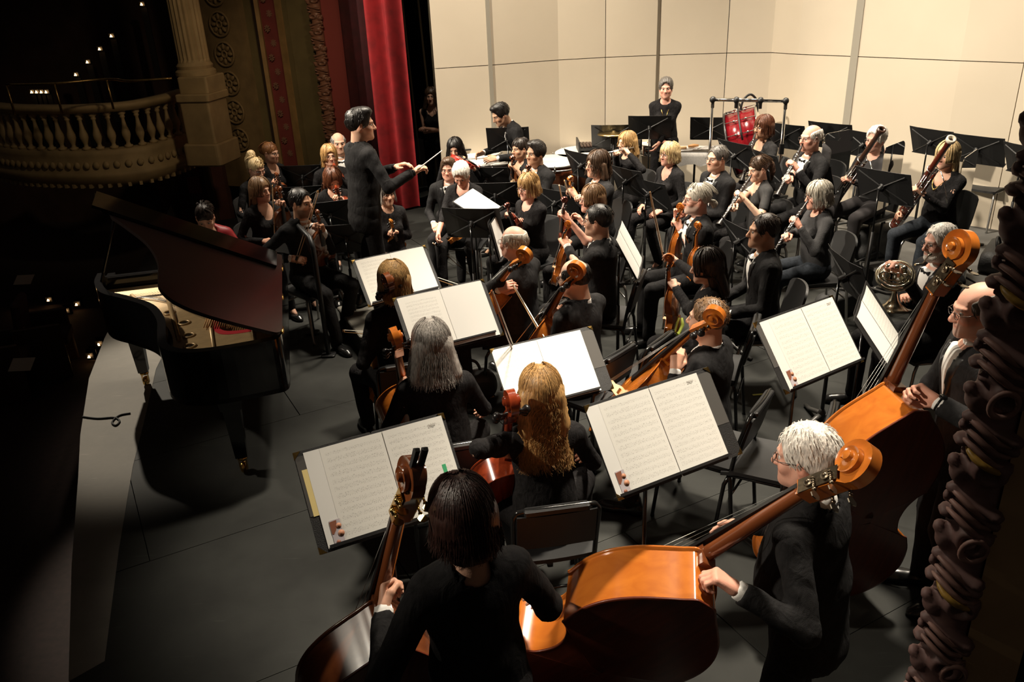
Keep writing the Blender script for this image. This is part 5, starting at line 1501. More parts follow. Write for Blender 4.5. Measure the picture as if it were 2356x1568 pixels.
def stand(TL, TR, BL, label, h=None, W=.505, group=None, folder=None, floor=0., Hh=.32, tilt=None, toward=None):
    A, B, ex, C = stand_solve(TL, TR, BL, W, Hh, h)
    n = np.cross(ex, C)
    if n[2] < 0: n = -n
    if tilt is not None:
        hzn = np.array([ex[1], -ex[0]]); cd_ = A[:2] / np.linalg.norm(A[:2])
        if (hzn @ cd_ > 0) == bool(toward): hzn = -hzn
        n = np.array([*(hzn * math.sqrt(1 - tilt * tilt)), tilt])
    n[2] = min(max(n[2], .22), .90); hz = np.array([n[0], n[1]]); hz = hz / (np.linalg.norm(hz) + 1e-9) * math.sqrt(1 - n[2] ** 2); n = np.array([hz[0], hz[1], n[2]])
    x = np.cross(np.array([0, 0, 1.]), n); x /= np.linalg.norm(x)      # reader's right
    y = np.cross(n, x)
    mid = (A + B) / 2 - y * (Hh / 2)
    b = stand_parts(); c = mid - n * .004
    pl = np.array([c[0] - n[0] * .055, c[1] - n[1] * .055])
    zj = c[2] - n[2] * .055
    ro = empty('music_stand', (pl[0], pl[1], floor), 0, label, 'music stand', group)
    R = np.stack([x, y, n], 1)
    def put(me, name):
        o = link(bpy.data.objects.new(name, me), ro); set_mat_local(o, R, c - np.array([pl[0], pl[1], floor])); return o
    put(b['desk'], 'desk'); put(b['lip'], 'lip'); put(b['joint'], 'tilt_joint')
    MB().tube([(0, 0, .55), (0, 0, zj - floor)], .0085, 8).build('upper_tube', BLACKG if not folder else mat('bronze_tube', (.10, .045, .025), .3, .6), ro)
    MB().tube([(0, 0, .03), (0, 0, .60)], .013, 10).build('lower_tube', BLACKM, ro)
    a0 = (pl[0] * 7.3 + pl[1] * 3.1) % 2.1
    for k in range(3):
        o = link(bpy.data.objects.new('leg', b['leg%d' % k]), ro); o.rotation_euler = (0, 0, a0)
    link(bpy.data.objects.new('hub', b['hub']), ro)
    return ro, R, mid, n, float(np.linalg.norm(B - A))
def set_mat_local(o, R, loc):
    m = Matrix.Identity(4)
    for i in range(3):
        for j in range(3): m[i][j] = R[i][j]
        m[i][3] = loc[i]
    o.matrix_local = m
def page_mb(w, h, curl=.004, flip=1):
    m = MB(); nx = 6
    P = [[((i / nx - .5) * w, y, .001 + curl * math.sin(PI * (i / nx)) * (1 + .6 * (y < 0))) for i in range(nx + 1)] for y in (-h / 2, 0, h / 2)]
    m.grid(P); m.grid([[(a, b, c - .0012) for a, b, c in r][::-1] for r in P]); return m
def text_mesh(s, size, m, name, parent, R=None, loc=(0, 0, 0), extrude=.0002, align='CENTER'):
    cu = bpy.data.curves.new(name, 'FONT'); cu.body = s; cu.size = size; cu.extrude = extrude; cu.align_x = align
    o = bpy.data.objects.new(name, cu); COL.objects.link(o)
    dg = bpy.context.evaluated_depsgraph_get(); me = bpy.data.meshes.new_from_object(o.evaluated_get(dg)); bpy.data.objects.remove(o)
    me.materials.clear(); me.materials.append(m)
    q = link(bpy.data.objects.new(name, me), parent)
    set_mat_local(q, np.eye(3) if R is None else R, loc); return q
FADED = mat('faded_print', (.42, .40, .37), .8)
def folder(st, label, shift=(0, 0), pages=None, coverw=None, cdx=0., roll=0., ad=False, number=None, corners=True, cover=True, single=False, skin=(0, 1), tilt2=0., note=None, group=None, endp=True):
    ro_s, R, mid, n, WW = st
    if pages is None: pages = (WW / 2 - (.026 if ad else 0), .325 * WW / .49)
    if ad: shift = (shift[0] + .026, shift[1])
    if coverw is None: coverw = WW + .05
    R2 = R @ Rz(roll)
    ro = empty('music_folder', (0, 0, 0), 0, label, 'folder', group)
    o0 = mid + n * .025 + R[:, 0] * shift[0] + R[:, 1] * shift[1]
    set_mat(ro, R2, o0)
    w, h = pages
    if cover:
        cdx -= (.026 if ad else 0)
        for sx in (-1, 1):
            MB().rbox((cdx + sx * coverw / 4, 0, .002), (coverw / 2 - .002, h + .02, .003), .006).build('cover', FOLDERC, ro)
            if corners:
                for sy in (-1, 1):
                    c = (cdx + sx * (coverw / 2 - .011), sy * (h / 2 - .001), .0042)
                    m = MB(); m.add([(c[0] + sx * .010, c[1] + sy * .010, .006), (c[0] - sx * .016, c[1] + sy * .010, .006), (c[0] + sx * .010, c[1] - sy * .016, .006), (c[0] + sx * .010, c[1] + sy * .010, -.001), (c[0] - sx * .016, c[1] + sy * .010, -.001), (c[0] + sx * .010, c[1] - sy * .016, -.001), (c[0] - sx * .003, c[1] - sy * .003, .007)],
                                       [(0, 1, 6, 2), (0, 3, 4, 1), (0, 2, 5, 3)]); m.build('brass_corner', BRASS, ro)
            ex_ = cdx * sx + coverw / 2 - w - (.052 if ad and sx < 0 else 0)
            if endp and ex_ > .03: MB().box((cdx + sx * (coverw / 2 - .004 - (ex_ - .006) / 2), .055, .0042), (ex_ - .006, h * .62, .0008)).build('endpaper', FOLDERG, ro)
    ps = [(0,)] if single else [(-1,), (1,)]
    for k, (sx,) in enumerate(ps):
        p = page_mb(w, h).build('page', PAGES[skin[k % len(skin)]] if skin[k % len(skin)] is not None else PLAIN, ro); set_mat_local(p, Rz(0) if not tilt2 else Rz(tilt2), (sx * w / 2, 0, .005 + .002 * k))
    if ad:
        x0 = -w - .026
        p = MB().box((x0 + .002, -.0, .0052), (.062, h, .0008)).build('side_sheet', PLAIN, ro)
        q = MB().box((x0 + .012, -h / 2 + .045, .0066), (.036, .085, .0006)).build('advert_photo', mat('print_lavender', (.52, .47, .50), .7), ro)
        br = mat('print_chocolate', (.25, .085, .045), .6); br2 = mat('print_caramel', (.45, .20, .11), .6)
        m = MB(); m.prism([(-.018, -.002), (-.012, -.004), (-.002, .008), (.004, .022), (.006, .040), (-.018, .038)], 0, .0006, T=lambda t: (x0 + .012 + t[0], -h / 2 + .045 + t[1], .0070 + t[2])); m.build('advert_print', br, ro)
        for cx, cy, r, mm in ((.010, .020, .009, br2), (.012, -.006, .011, br2), (-.004, -.032, .007, br)):
            m = MB(); m.lathe([(r, 0), (r, .0008)], 14, (x0 + .012 + cx, -h / 2 + .045 + cy, .0072)); m.build('advert_print', mm, ro)
    if number:
        text_mesh(number, .016, FADED, 'page_number', ro, None, (w * .80, h / 2 - .030, .0125))
    return ro
# ------------------------------------------------------------------ grand piano
def piano(P0, axis, L=2.12, W=1.48):
    "P0: tail corner on the hinge side at the floor; axis: unit plan vector from tail to keyboard"
    ax = np.array([axis[0], axis[1]]); ax = ax / np.linalg.norm(ax); left = np.array([-ax[1], ax[0]])
    ro = empty('grand_piano', (P0[0], P0[1], 0), 0, 'black concert grand piano with raised lid at the stage edge', 'piano')
    R = np.stack([np.array([left[0], left[1], 0]), np.array([ax[0], ax[1], 0]), np.array([0, 0, 1.])], 1)
    if np.linalg.det(R) < 0: pass
    set_mat(ro, np.eye(3), (P0[0], P0[1], 0))
    W2 = lambda p: R @ np.array((p[0] * .93, p[1], p[2]))                                  # local (across from hinge to treble, along tail to keys, up)
    pol = mat('piano_polish', (.006, .006, .0065), .10, coat=.5); sat = mat('piano_satin', (.012, .007, .006), .3)
    z0, z1 = .64, 1.0
    # rim outline: hinge side straight, tail rounded, bent side S-curve, cheek
    bent = crom([(0.0, .10), (.02, .03), (.10, 0), (.45, -.03), (.66, .02), (.78, .16), (.82, .36), (.86, .62), (.97, .90), (1.16, 1.12), (1.36, 1.32), (1.46, 1.58), (1.48, 1.80)], 5)
    bent = [tuple(p) for p in bent]
    outer = bent + [(1.48, 2.12), (0, 2.12)]
    ctr = np.array([.62, .95])
    def off(pts, t):
        Q = []; n = len(pts)
        for i in range(n):
            a, b = np.array(pts[max(0, i - 1)]), np.array(pts[min(n - 1, i + 1)]); d = (b - a) / np.linalg.norm(b - a); Q.append(tuple(np.array(pts[i]) + np.array([-d[1], d[0]]) * t))
        return Q
    run = [(0, 1.62)] + bent + [(1.48, 1.80)]
    run = [(0, 1.72)] + bent
    inn = off(run, .055); inn[0] = (.055, 1.72); inn[-1] = (1.425, 1.80)
    m = MB(); n = len(run)
    V = [W2((*p, z0)) for p in run] + [W2((*p, z1)) for p in run] + [W2((*p, z1)) for p in inn] + [W2((*p, z0 + .14)) for p in inn]
    F = []
    for i in range(n - 1):
        for k in range(3): F.append((k * n + i, k * n + i + 1, (k + 1) * n + i + 1, (k + 1) * n + i))
    m.add(V, F, True); o = m.build('rim', pol, ro)
    for e in o.data.edges:
        pass
    o.data.polygons.foreach_set('use_smooth', [False] * len(o.data.polygons))
    m = MB(); m.prism(outer, z0 - .0, z0 + .03, T=W2); m.build('bottom', sat, ro)
    wd = wood('soundboard', (.40, .22, .09), (.30, .15, .055), 20, .35)
    m = MB(); m.prism(inn + [(1.425, 1.82), (.055, 1.82)], z0 + .16, z0 + .17, T=W2); m.build('soundboard', wd, ro)
    # iron plate: tail part and struts, gold paint, with sound holes
    gp = mat('plate_gold', (.62, .43, .22), .38, .35, ns=20, na=.1)
    pin = off(run, .075); pin = [p for p in pin[1:]]
    inner2 = [(p[0] * .58 + .06, p[1] * .58 + .44) for p in pin]
    k = len(pin); zt = z0 + .235
    m = MB(); V = [W2((*p, zt)) for p in pin] + [W2((*p, zt + .012)) for p in inner2] + [W2((*p, zt - .03)) for p in pin] + [W2((*p, zt - .03)) for p in inner2]
    m.add(V, [(i, k + i, k + i + 1, i + 1) for i in range(k - 1)] + [(2 * k + i, 2 * k + i + 1, i + 1, i) for i in range(k - 1)] + [(k + i, 3 * k + i, 3 * k + i + 1, k + i + 1) for i in range(k - 1)], False)
    m.build('iron_plate', gp, ro)
    m = MB(); m.prism([(.06, 1.45), (1.42, 1.45), (1.42, 1.72), (.06, 1.72)], zt - .02, zt + .01, T=W2); m.build('pin_block', gp, ro)
    for xa, ya, xb, yb in ((.20, .30, .30, 1.46), (.46, .22, .62, 1.46), (.72, .5, .92, 1.46), (1.0, 1.05, 1.18, 1.46)):
        m = MB(); m.tube([W2((xa, ya, zt)), W2((xb, yb, zt + .03))], .016, 6); m.build('plate_strut', gp, ro)
    for i in range(2, k - 8, 5):
        a = (np.array(pin[i]) * .62 + np.array(inner2[i]) * .38); m = MB()
        m.torus(W2((*a, zt + .008)), .036, .008, 18, 6); m.build('sound_hole_ring', gp, ro)
        m = MB(); m.lathe([(.033, 0), (.033, .002)], 16, W2((*a, zt + .005))); m.build('sound_hole', EBONY, ro)
    felt = mat('red_felt', (.55, .02, .03), .9)
    m = MB(); q = [(p[0] * .99 + .01, p[1] * .99 + .005) for p in inner2[6:36]]; q2 = [(p[0] * .86 + .04, p[1] * .86 + .12) for p in inner2[6:36]]; kk = len(q)
    m.add([W2((*p, zt + .014)) for p in q] + [W2((*p, zt + .014)) for p in q2], [(i, kk + i, kk + i + 1, i + 1) for i in range(kk - 1)]); m.build('red_felt_strip', felt, ro)
    cop = mat('copper_strings', (.62, .32, .13), .35, .8); m = MB()
    for i in range(26):
        t = i / 25; m.tube([W2((.16 + .40 * t, .52 + .10 * t, zt + .026)), W2((.12 + .40 * t, 1.50, zt + .03))], .0038, 4)
    m.build('bass_strings', cop, ro)['kind'] = 'stuff'
    m = MB()
    for i in range(44):
        t = i / 43; m.tube([W2((.40 + .55 * t, .62 + .75 * t ** 1.2, zt + .018)), W2((.42 + .92 * t, 1.50, zt + .024))], .0012, 3)
    m.build('treble_strings', STEEL, ro)['kind'] = 'stuff'
    # key bed, cheeks, keys, fallboard, music desk
    m = MB(); m.prism([(0, 1.72), (1.48, 1.72), (1.48, 2.12), (0, 2.12)], z0, z0 + .05, T=W2); m.build('key_bed', pol, ro)
    for xa in (0, 1.42): m = MB(); m.prism([(xa, 1.72), (xa + .06, 1.72), (xa + .06, 2.10), (xa, 2.10)], z0 + .05, z0 + .26, T=W2); m.build('cheek', pol, ro)
    m = MB(); m.prism([(.06, 1.74), (1.42, 1.74), (1.42, 1.78), (.06, 1.78)], z0 + .05, z0 + .34, T=W2); m.build('fallboard', pol, ro)
    iv = mat('ivory_keys', (.75, .72, .63), .3)
    m = MB(); mk_ = MB()
    for i in range(52):
        xa = .125 + i * .0237; m.prism([(xa, 1.90), (xa + .0228, 1.90), (xa + .0228, 2.06), (xa, 2.06)], z0 + .06, z0 + .085, T=W2)
        if i % 7 in (0, 2, 3, 5, 6) and i < 51:
            xb = xa + .0237 - .006; mk_.prism([(xb, 1.90), (xb + .012, 1.90), (xb + .012, 2.0), (xb, 2.0)], z0 + .085, z0 + .097, T=W2)
    m.build('white_keys', iv, ro)['kind'] = 'stuff'; mk_.build('black_keys', EBONY, ro)['kind'] = 'stuff'
    m = MB(); m.prism([(.12, 1.58), (1.36, 1.58), (1.36, 1.60), (.12, 1.60)], z1 + .0, z1 + .02, T=W2); m.build('music_desk', pol, ro)
    # lid, hinged on the bass side, propped open; front flap folded back on top of it
    al = math.radians(27); ca, sa = math.cos(al), math.sin(al)
    LW = lambda p: W2((.0 + p[0] * ca - p[2] * sa, p[1], z1 + .012 + p[0] * .93 * sa + p[2] * ca))
    lid = [(0.0, 1.62), (0.0, .10)] + [(p[0] + .005, p[1] - .012) for p in bent[2:] if p[1] < 1.56] + [(1.475, 1.62)]
    lidm = mat('lid_lacquer', (.015, .0085, .0075), .30, coat=.2)
    m = MB(); m.prism(lid, 0, .022, T=LW); m.build('lid', lidm, ro)
    m = MB(); m.prism([(.05, 1.60), (.05, 1.24), (1.42, 1.24), (1.46, 1.60)], .024, .045, T=LW); m.build('lid_flap', pol, ro)
    st = LW((1.28, 1.45, 0)); ft = W2((1.43, 1.60, z1 - .05))
    m = MB(); m.tube([ft, st], .011, 8); m.build('prop_stick', pol, ro)
    for y in (.14, .75, 1.38): m = MB(); m.tube([W2((-.005, y - .04, z1 + .004)), W2((-.005, y + .04, z1 + .004))], .010, 8); m.ball(W2((-.005, y - .045, z1 + .004)), .011, 8); m.build('brass_hinge', BRASS, ro)
    # legs on brass casters
    for k, (lx, ly) in enumerate(((.42, .20), (.16, 1.82), (1.32, 1.82))):
        m = MB(); c = W2((lx, ly, 0))
        for (za, zb, wa, wb) in ((.13, .50, .075, .11), (.50, .62, .13, .16), (.62, .64, .18, .18)):
            m.box(c + np.array([0, 0, (za + zb) / 2]), (wa, wa, zb - za), np.stack([R[:, 0], R[:, 1], R[:, 2]], 1), taper=wb / wa)
        leg = m.build('leg', pol, ro)
        m = MB(); m.lathe([(.02, .12), (.024, .132)], 10, c); m.torus(c + np.array([0, 0, .042]), .028, .014, 18, 8, rot_to(W2((1, .3, 0)))); m.lathe([(.024, -.012), (.024, .012)], 14, c + np.array([0, 0, .042]), rot_to(W2((1, .3, 0))))
        for s_ in (-1, 1): m.box(c + W2((s_ * .026, s_ * .008, .075)), (.006, .03, .09), R)
        m.lathe([(.034, .105), (.036, .12), (.02, .13)], 12, c); m.build('caster', BRASS, leg)
    # pedal lyre
    m = MB(); c = (.74, 1.78)
    for s_ in (-1, 1): m.tube([W2((c[0] + s_ * .05, c[1], .64)), W2((c[0] + s_ * .075, c[1], .45)), W2((c[0] + s_ * .06, c[1], .16))], .014, 8)
    m.box(W2((c[0], c[1], .12)), (.26, .12, .07), R); m.box(W2((c[0], c[1], .62)), (.26, .12, .05), R); ly = m.build('pedal_lyre', pol, ro)
    for i in (-1, 0, 1): m = MB(); m.tube([W2((c[0] + i * .06, c[1] + .05, .085)), W2((c[0] + i * .06, c[1] + .13, .075)), W2((c[0] + i * .06, c[1] + .19, .07))], [.008, .014, .016], 8, flat=.6); m.build('pedal', BRASS, ly)
    return ro, W2
# ------------------------------------------------------------------ piano
pn, pW = piano(PZ(648, 780, 1.0), (-.23, .97))
# ------------------------------------------------------------------ conductor's podium with safety rail
pz = .20
A_, B_ = PZ(722, 700, pz), PZ(742, 765, pz)
pd = empty('podium', (0, 0, 0), 0, 'low grey carpeted podium under the conductor with a black rail', 'podium')
pc0 = np.array([-1.02, 7.0, 0]); pr = Rz(math.radians(24))
carp = mat('grey_carpet', (.17, .16, .135), .95, ns=150, na=.2)
MB().rbox(pc0 + np.array([0, 0, pz - .02]), (.95, .80, .04), .02, pr).build('podium_top', carp, pd)
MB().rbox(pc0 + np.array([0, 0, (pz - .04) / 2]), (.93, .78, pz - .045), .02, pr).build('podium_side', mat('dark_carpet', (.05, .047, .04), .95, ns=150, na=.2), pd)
# rail: two posts joined by a bent top bar, on the audience side
p1 = PZ(708, 688, .34); p2 = PZ(746, 745, .30)
h1 = 1.08
t1 = np.array([p1[0], p1[1], h1 - .1]); t2 = np.array([p2[0], p2[1], h1 - .1])
dd = (t2 - t1); 
m = MB(); m.tube([(p1[0], p1[1], 0.01), t1, t1 + dd * .12 + np.array([0, 0, .07]), t1 + dd * .88 + np.array([0, 0, .07]), t2, (p2[0], p2[1], .01)], .021, 10); m.build('guard_rail', BLACKM, pd)
for p in (p1, p2): MB().rbox((p[0], p[1], .01), (.12, .10, .02), .02).build('rail_foot', BLACKM, pd)
# ------------------------------------------------------------------ percussion
def timpano(c, r, zt, label, tilt=(0, 0)):
    ro = empty('timpani', (c[0], c[1], 0), 0, label, 'kettledrum', 'kettledrums in an arc before the shell')
    cop = mat('copper_bowl', (.34, .12, .06), .25, .85, ns=12, na=.2)
    MB().lathe([(.10, zt - .52), (r * .55, zt - .47), (r * .88, zt - .30), (r * .96, zt - .14), (r * .965, zt - .035)], 28).build('bowl', cop, ro)
    MB().lathe([(0, zt), (r * .97, zt), (r, zt - .006), (r, zt - .012)], 32).build('drumhead', mat('drumhead_white', (.72, .70, .66), .6), ro)
    m = MB(); m.torus((0, 0, zt - .014), r * 1.01, .011, 32, 8); m.torus((0, 0, zt - .06), r * 1.03, .010, 32, 6); m.build('hoop', STEEL, ro)
    for k in range(8):
        a = k * PI / 4; m = MB(); m.tube([(r * 1.05 * math.cos(a), r * 1.05 * math.sin(a), zt + .005), (r * 1.05 * math.cos(a), r * 1.05 * math.sin(a), zt - .16)], .006, 6); m.box((r * 1.05 * math.cos(a), r * 1.05 * math.sin(a), zt - .05), (.03, .03, .022)); m.build('tension_rod', CHROME, ro)
    for k in range(4):
        a = k * PI / 2 + .4; m = MB(); m.tube([(r * .98 * math.cos(a), r * .98 * math.sin(a), zt - .18), (r * .8 * math.cos(a), r * .8 * math.sin(a), zt - .45), (r * .62 * math.cos(a), r * .62 * math.sin(a), .05)], .014, 6); m.build('strut', BLACKM, ro)
    MB().lathe([(r * .66, .012), (r * .66, .05), (r * .3, .09), (.10, zt - .5)], 20).build('pedal_base', BLACKM, ro)
    return ro
for (u, v, r, zt, lb) in ((1098, 351, .30, .86, 'smallest kettledrum, half hidden behind the dark-haired woman'), (1133, 366, .33, .84, 'kettledrum nearest the players, below the tilted X-backed stand'), (1272, 368, .35, .84, 'kettledrum behind the man with thick wavy dark hair'), (1352, 348, .42, .84, 'largest kettledrum, its white head right of the shell corner')):
    timpano(PZ(u, v, zt), r, zt, lb)
tp = PZ(1075, 338, .92)
tr = empty('mallet_tray', tuple(tp), .5, 'small black tray of pale mallets beside the kettledrums', 'tray')
MB().rbox((0, 0, -.01), (.42, .26, .02), .02).build('tray', BLACKM, tr); MB().tube([(0, 0, -.02), (0, 0, -tp[2] + .02)], .012, 8).build('tray_pole', BLACKM, tr); MB().lathe([(.2, -tp[2]), (.2, -tp[2] + .015), (.02, -tp[2] + .03)], 16).build('tray_base', BLACKM, tr)
for k in range(5):
    ml = empty('timpani_mallet', (tp[0] - .05 + .03 * k, tp[1] - .06 + .035 * k, tp[2] + .022), .35 + .05 * k, 'pale wooden kettledrum mallet lying on the small black tray', 'mallet', 'mallets on the tray')
    MB().tube([(-.16, 0, -.008), (.12, 0, 0)], .007, 6).build('handle', mat('pale_wood', (.58, .42, .24), .5), ml); MB().ball((.14, 0, .0), (.03, .022, .022), 10).build('felt_head', mat('felt_cream', (.70, .60, .42), .9), ml)
mt = PZ(1400, 328, .92)
gk = empty('glockenspiel', tuple(mt), 0, 'dark keyboard percussion with dark bars behind the flute player', 'glockenspiel')
MB().box((0, 0, -.04), (.78, .34, .03)).build('frame', BLACKM, gk)
for sx in (-1, 1): MB().box((sx * .39, 0, -.01), (.02, .36, .13)).build('end_panel', BLACKM, gk)
for k in range(18): MB().box((-.35 + .041 * k, 0, -.01), (.032, .30 - .006 * k, .014)).build('tone_bar', mat('rosewood_bar', (.05, .022, .015), .35), gk)
for sx in (-1, 1):
    for sy in (-1, 1): MB().tube([(sx * .34, sy * .12, -.05), (sx * .34, sy * .14, -mt[2])], .012, 6).build('leg', BLACKM, gk)
# snare-like drum, chrome, on a stand with sticks
sp_ = PZ(1505, 329, .84)
sd = empty('snare_drum', (sp_[0], sp_[1], 0), 0, 'chrome snare drum with a white head on a stand', 'drum')
MB().lathe([(.175, .70), (.175, .83)], 28).build('shell', CHROME, sd); MB().lathe([(0, .84), (.17, .84), (.178, .835)], 28).build('drumhead', mat('drumhead_white', (.72, .70, .66), .6), sd)
for z in (.832, .702): m = MB(); m.torus((0, 0, z), .179, .007, 28, 6); m.build('hoop', CHROME, sd)
for k in range(10): a = k * PI / 5; m = MB(); m.box((.185 * math.cos(a), .185 * math.sin(a), .767), (.016, .016, .12), Rz(a)); m.build('lug', CHROME, sd)
MB().tube([(0, 0, .70), (0, 0, .25)], .013, 8).build('stand_tube', CHROME, sd)
for k in range(3): a = k * 2.09; MB().tube([(0, 0, .32), (.26 * math.cos(a), .26 * math.sin(a), .012)], .009, 6).build('leg', CHROME, sd)
ds = PZ(1507, 318, .87); dso = empty('drumstick', tuple(ds), .9, 'wooden drumstick resting on the chrome snare drum', 'drumstick'); MB().tube([(-.2, 0, -.02), (.12, 0, .012), (.17, 0, .018)], [.008, .007, .004], 6).build('stick', mat('pale_wood', (.58, .42, .24), .5), dso)
# suspended cymbal
cy0 = PZ(1412, 306, 1.12); cyo = empty('suspended_cymbal', (cy0[0], cy0[1], 0), 0, 'thin bronze cymbal on a stand in front of the small desk', 'cymbal')
MB().lathe([(.20, cy0[2] - .012), (.12, cy0[2] + .004), (.035, cy0[2] + .012), (.02, cy0[2] + .03), (0, cy0[2] + .032), ], 28).build('cymbal_plate', mat('cymbal_bronze', (.62, .45, .2), .28, 1.0), cyo)
MB().tube([(0, 0, .02), (0, 0, cy0[2])], .011, 8).build('stand_tube', BLACKM, cyo); MB().lathe([(.22, 0.0), (.22, .012), (.02, .05)], 14).build('foot', BLACKM, cyo)
# percussion table with towel and small things
tb = PZ(1600, 338, .84)
tbo = empty('percussion_table', (tb[0], tb[1], 0), -.25, 'small trap table under a pale grey towel behind the snare drum', 'table')
MB().rbox((0, 0, .80), (.62, .40, .03), .02).build('table_top', BLACKM, tbo); MB().tube([(0, 0, .78), (0, 0, .05)], .014, 8).build('pole', BLACKM, tbo); MB().lathe([(.24, 0), (.24, .02), (.02, .05)], 14).build('foot', BLACKM, tbo)
tw = empty('towel', (tb[0], tb[1], .817), -.25, 'pale grey towel spread over the percussion table and hanging down', 'towel')
m = MB(); P = []
for i in range(9):
    x = -.33 + .66 * i / 8; P.append([(x, -.215, -.16 + .02 * math.sin(i * 2.2)), (x, -.21, -.06), (x, -.202, -.008), (x, 0, .004 + .004 * math.sin(i)), (x, .19, .002)])
x = .345; P.append([(x, -.21, -.20), (x, -.205, -.2), (x, -.20, -.18), (x, 0, -.17), (x, .19, -.16)])
m.grid(P); m.build('towel_cloth', mat('towel_grey', (.46, .44, .42), .95, ns=80, na=.15), tw)
for k, (dx, dy, nm, lb, cc) in enumerate(((-.16, .0, 'castanet', 'small wooden percussion block on the grey towel', (.50, .30, .14)), (-.02, .03, 'shaker', 'orange brown shaker lying on the grey towel', (.55, .27, .10)), (.10, -.02, 'triangle_beater', 'thin metal beater lying on the grey towel', (.6, .6, .58)))):
    o = empty(nm, (tb[0] + dx, tb[1] + dy, .828), .3 * k, lb, nm.replace('_', ' ')); m = MB()
    if k == 0: m.rbox((0, 0, .012), (.10, .05, .03), .02)
    elif k == 1: m.tube([(-.07, 0, .02), (.0, 0, .024), (.07, 0, .02)], [.016, .024, .014], 10)
    else: m.tube([(-.11, 0, .006), (.11, .02, .006)], .005, 6)
    m.build(nm + '_body', mat('prop_%d' % k, cc, .5), o)
# concert bass drum tilted in its frame
bc = PZ(1718, 326, .95)
bdr = empty('bass_drum', (0, 0, 0), 0, 'large red concert bass drum tilted in a frame', 'bass drum')
axd = np.array([.90, -.30, .28]); axd /= np.linalg.norm(axd); Rb = rot_to(axd)
redl = mat('red_lacquer', (.20, .006, .011), .18, coat=.6)
MB().lathe([(.38, -.19), (.38, .19)], 40, bc, Rb).build('shell', redl, bdr)
for sz in (-1, 1):
    m = MB(); m.lathe([(0, sz * .195), (.375, sz * .195), (.382, sz * .19)][::sz], 40, bc, Rb); m.build('drumhead', mat('drumhead_calf', (.68, .58, .47), .6), bdr)
    m = MB(); m.torus(bc + axd * sz * .185, .390, .014, 40, 8, Rb); m.build('hoop', mat('black_hoop', (.02, .018, .018), .3) if sz < 0 else CHROME, bdr)
for k in range(14):
    a = k * 2 * PI / 14; p = bc + Rb[:, 0] * .405 * math.cos(a) + Rb[:, 1] * .405 * math.sin(a)
    m = MB(); m.tube([p - axd * .18, p + axd * .18], .006, 6); m.ball(p - axd * .07, .017, 8); m.ball(p + axd * .07, .017, 8); m.build('tension_rod', CHROME, bdr)
fr_ = MB(); fr_.tube([(bc + Rb[:, 0] * .47 * math.cos(a) + Rb[:, 1] * .47 * math.sin(a)) for a in np.linspace(.2, 2.9, 14)], .012, 8); fr_.build('frame_hoop', BLACKM, bdr)
m = MB(); up = bc + np.array([0, 0, .37])
m.tube(crom([up + np.array([-.11, .0, -.02]), up + np.array([-.08, 0, .12]), up + np.array([0, 0, .19]), up + np.array([.08, 0, .12]), up + np.array([.10, 0, -.02])], 5), .014, 8); m.build('top_handle', BLACKM, bdr)
for sx in (-1, 1):
    for sy in (-1, 1): MB().tube([bc + np.array([sx * .32, sy * .05, -.22]), (bc[0] + sx * .42, bc[1] + sy * .32, .014)], .014, 7).build('leg', BLACKM, bdr)
# white towel / sheet behind the drum
wt = PZ(1693, 300, 1.05)
wo = empty('white_cloth', tuple(wt), 0, 'white cloth sheet hanging over a rack left of the red drum', 'cloth')
m = MB(); P = [[(-.12 + .27 * i / 8 + .03 * j / 5, .015 * math.sin(i * 1.3 + j), .22 - .50 * j / 6) for j in range(7)] for i in range(9)]
m.grid(P); m.build('cloth_sheet', mat('white_towel', (.74, .70, .63), .9), wo)
MB().tube([(-.14, .012, .22), (.17, .012, .22)], .008, 6).build('rack_bar', BLACKM, wo)
for sx in (-.12, .15): MB().tube([(sx, .02, .22), (sx, .02, -wt[2] + RZ * 0 + .005)], .009, 6).build('rack_leg', BLACKM, wo)
# chrome gong / cymbal rack behind
ra, rb = PZ(1640, 229, 1.62), PZ(1808, 232, 1.55)
rb[2] = ra[2]; rb = PY(1808, 232, ra[1] - .25)
rk = empty('chrome_rack', (ra[0], ra[1], 0), 0, 'tall chrome percussion rack bar with black clamps before the shell', 'rack')
q = rb - ra; O = np.array([ra[0], ra[1], 0])
MB().tube([ra - O, rb - O], .019, 10).build('cross_bar', CHROME, rk)
for t in (0, 1): p = ra + q * t - O; MB().tube([p, (p[0], p[1], .02)], .017, 8).build('upright', CHROME, rk); m = MB(); m.box((p[0], p[1] + .05, .012), (.06, .5, .024)); m.build('rack_foot', BLACKM, rk)
for t in (0, .33, .66, 1): p = ra + q * t - O; m = MB(); m.ball(p, .036, 8); m.box(p - np.array([0, 0, .05]), (.03, .03, .07)); m.build('clamp', BLACKM, rk)
p = ra + q * 1 - O; MB().box((p[0], p[1], p[2] - .50), (.045, .045, .11)).build('clamp', BLACKM, rk)
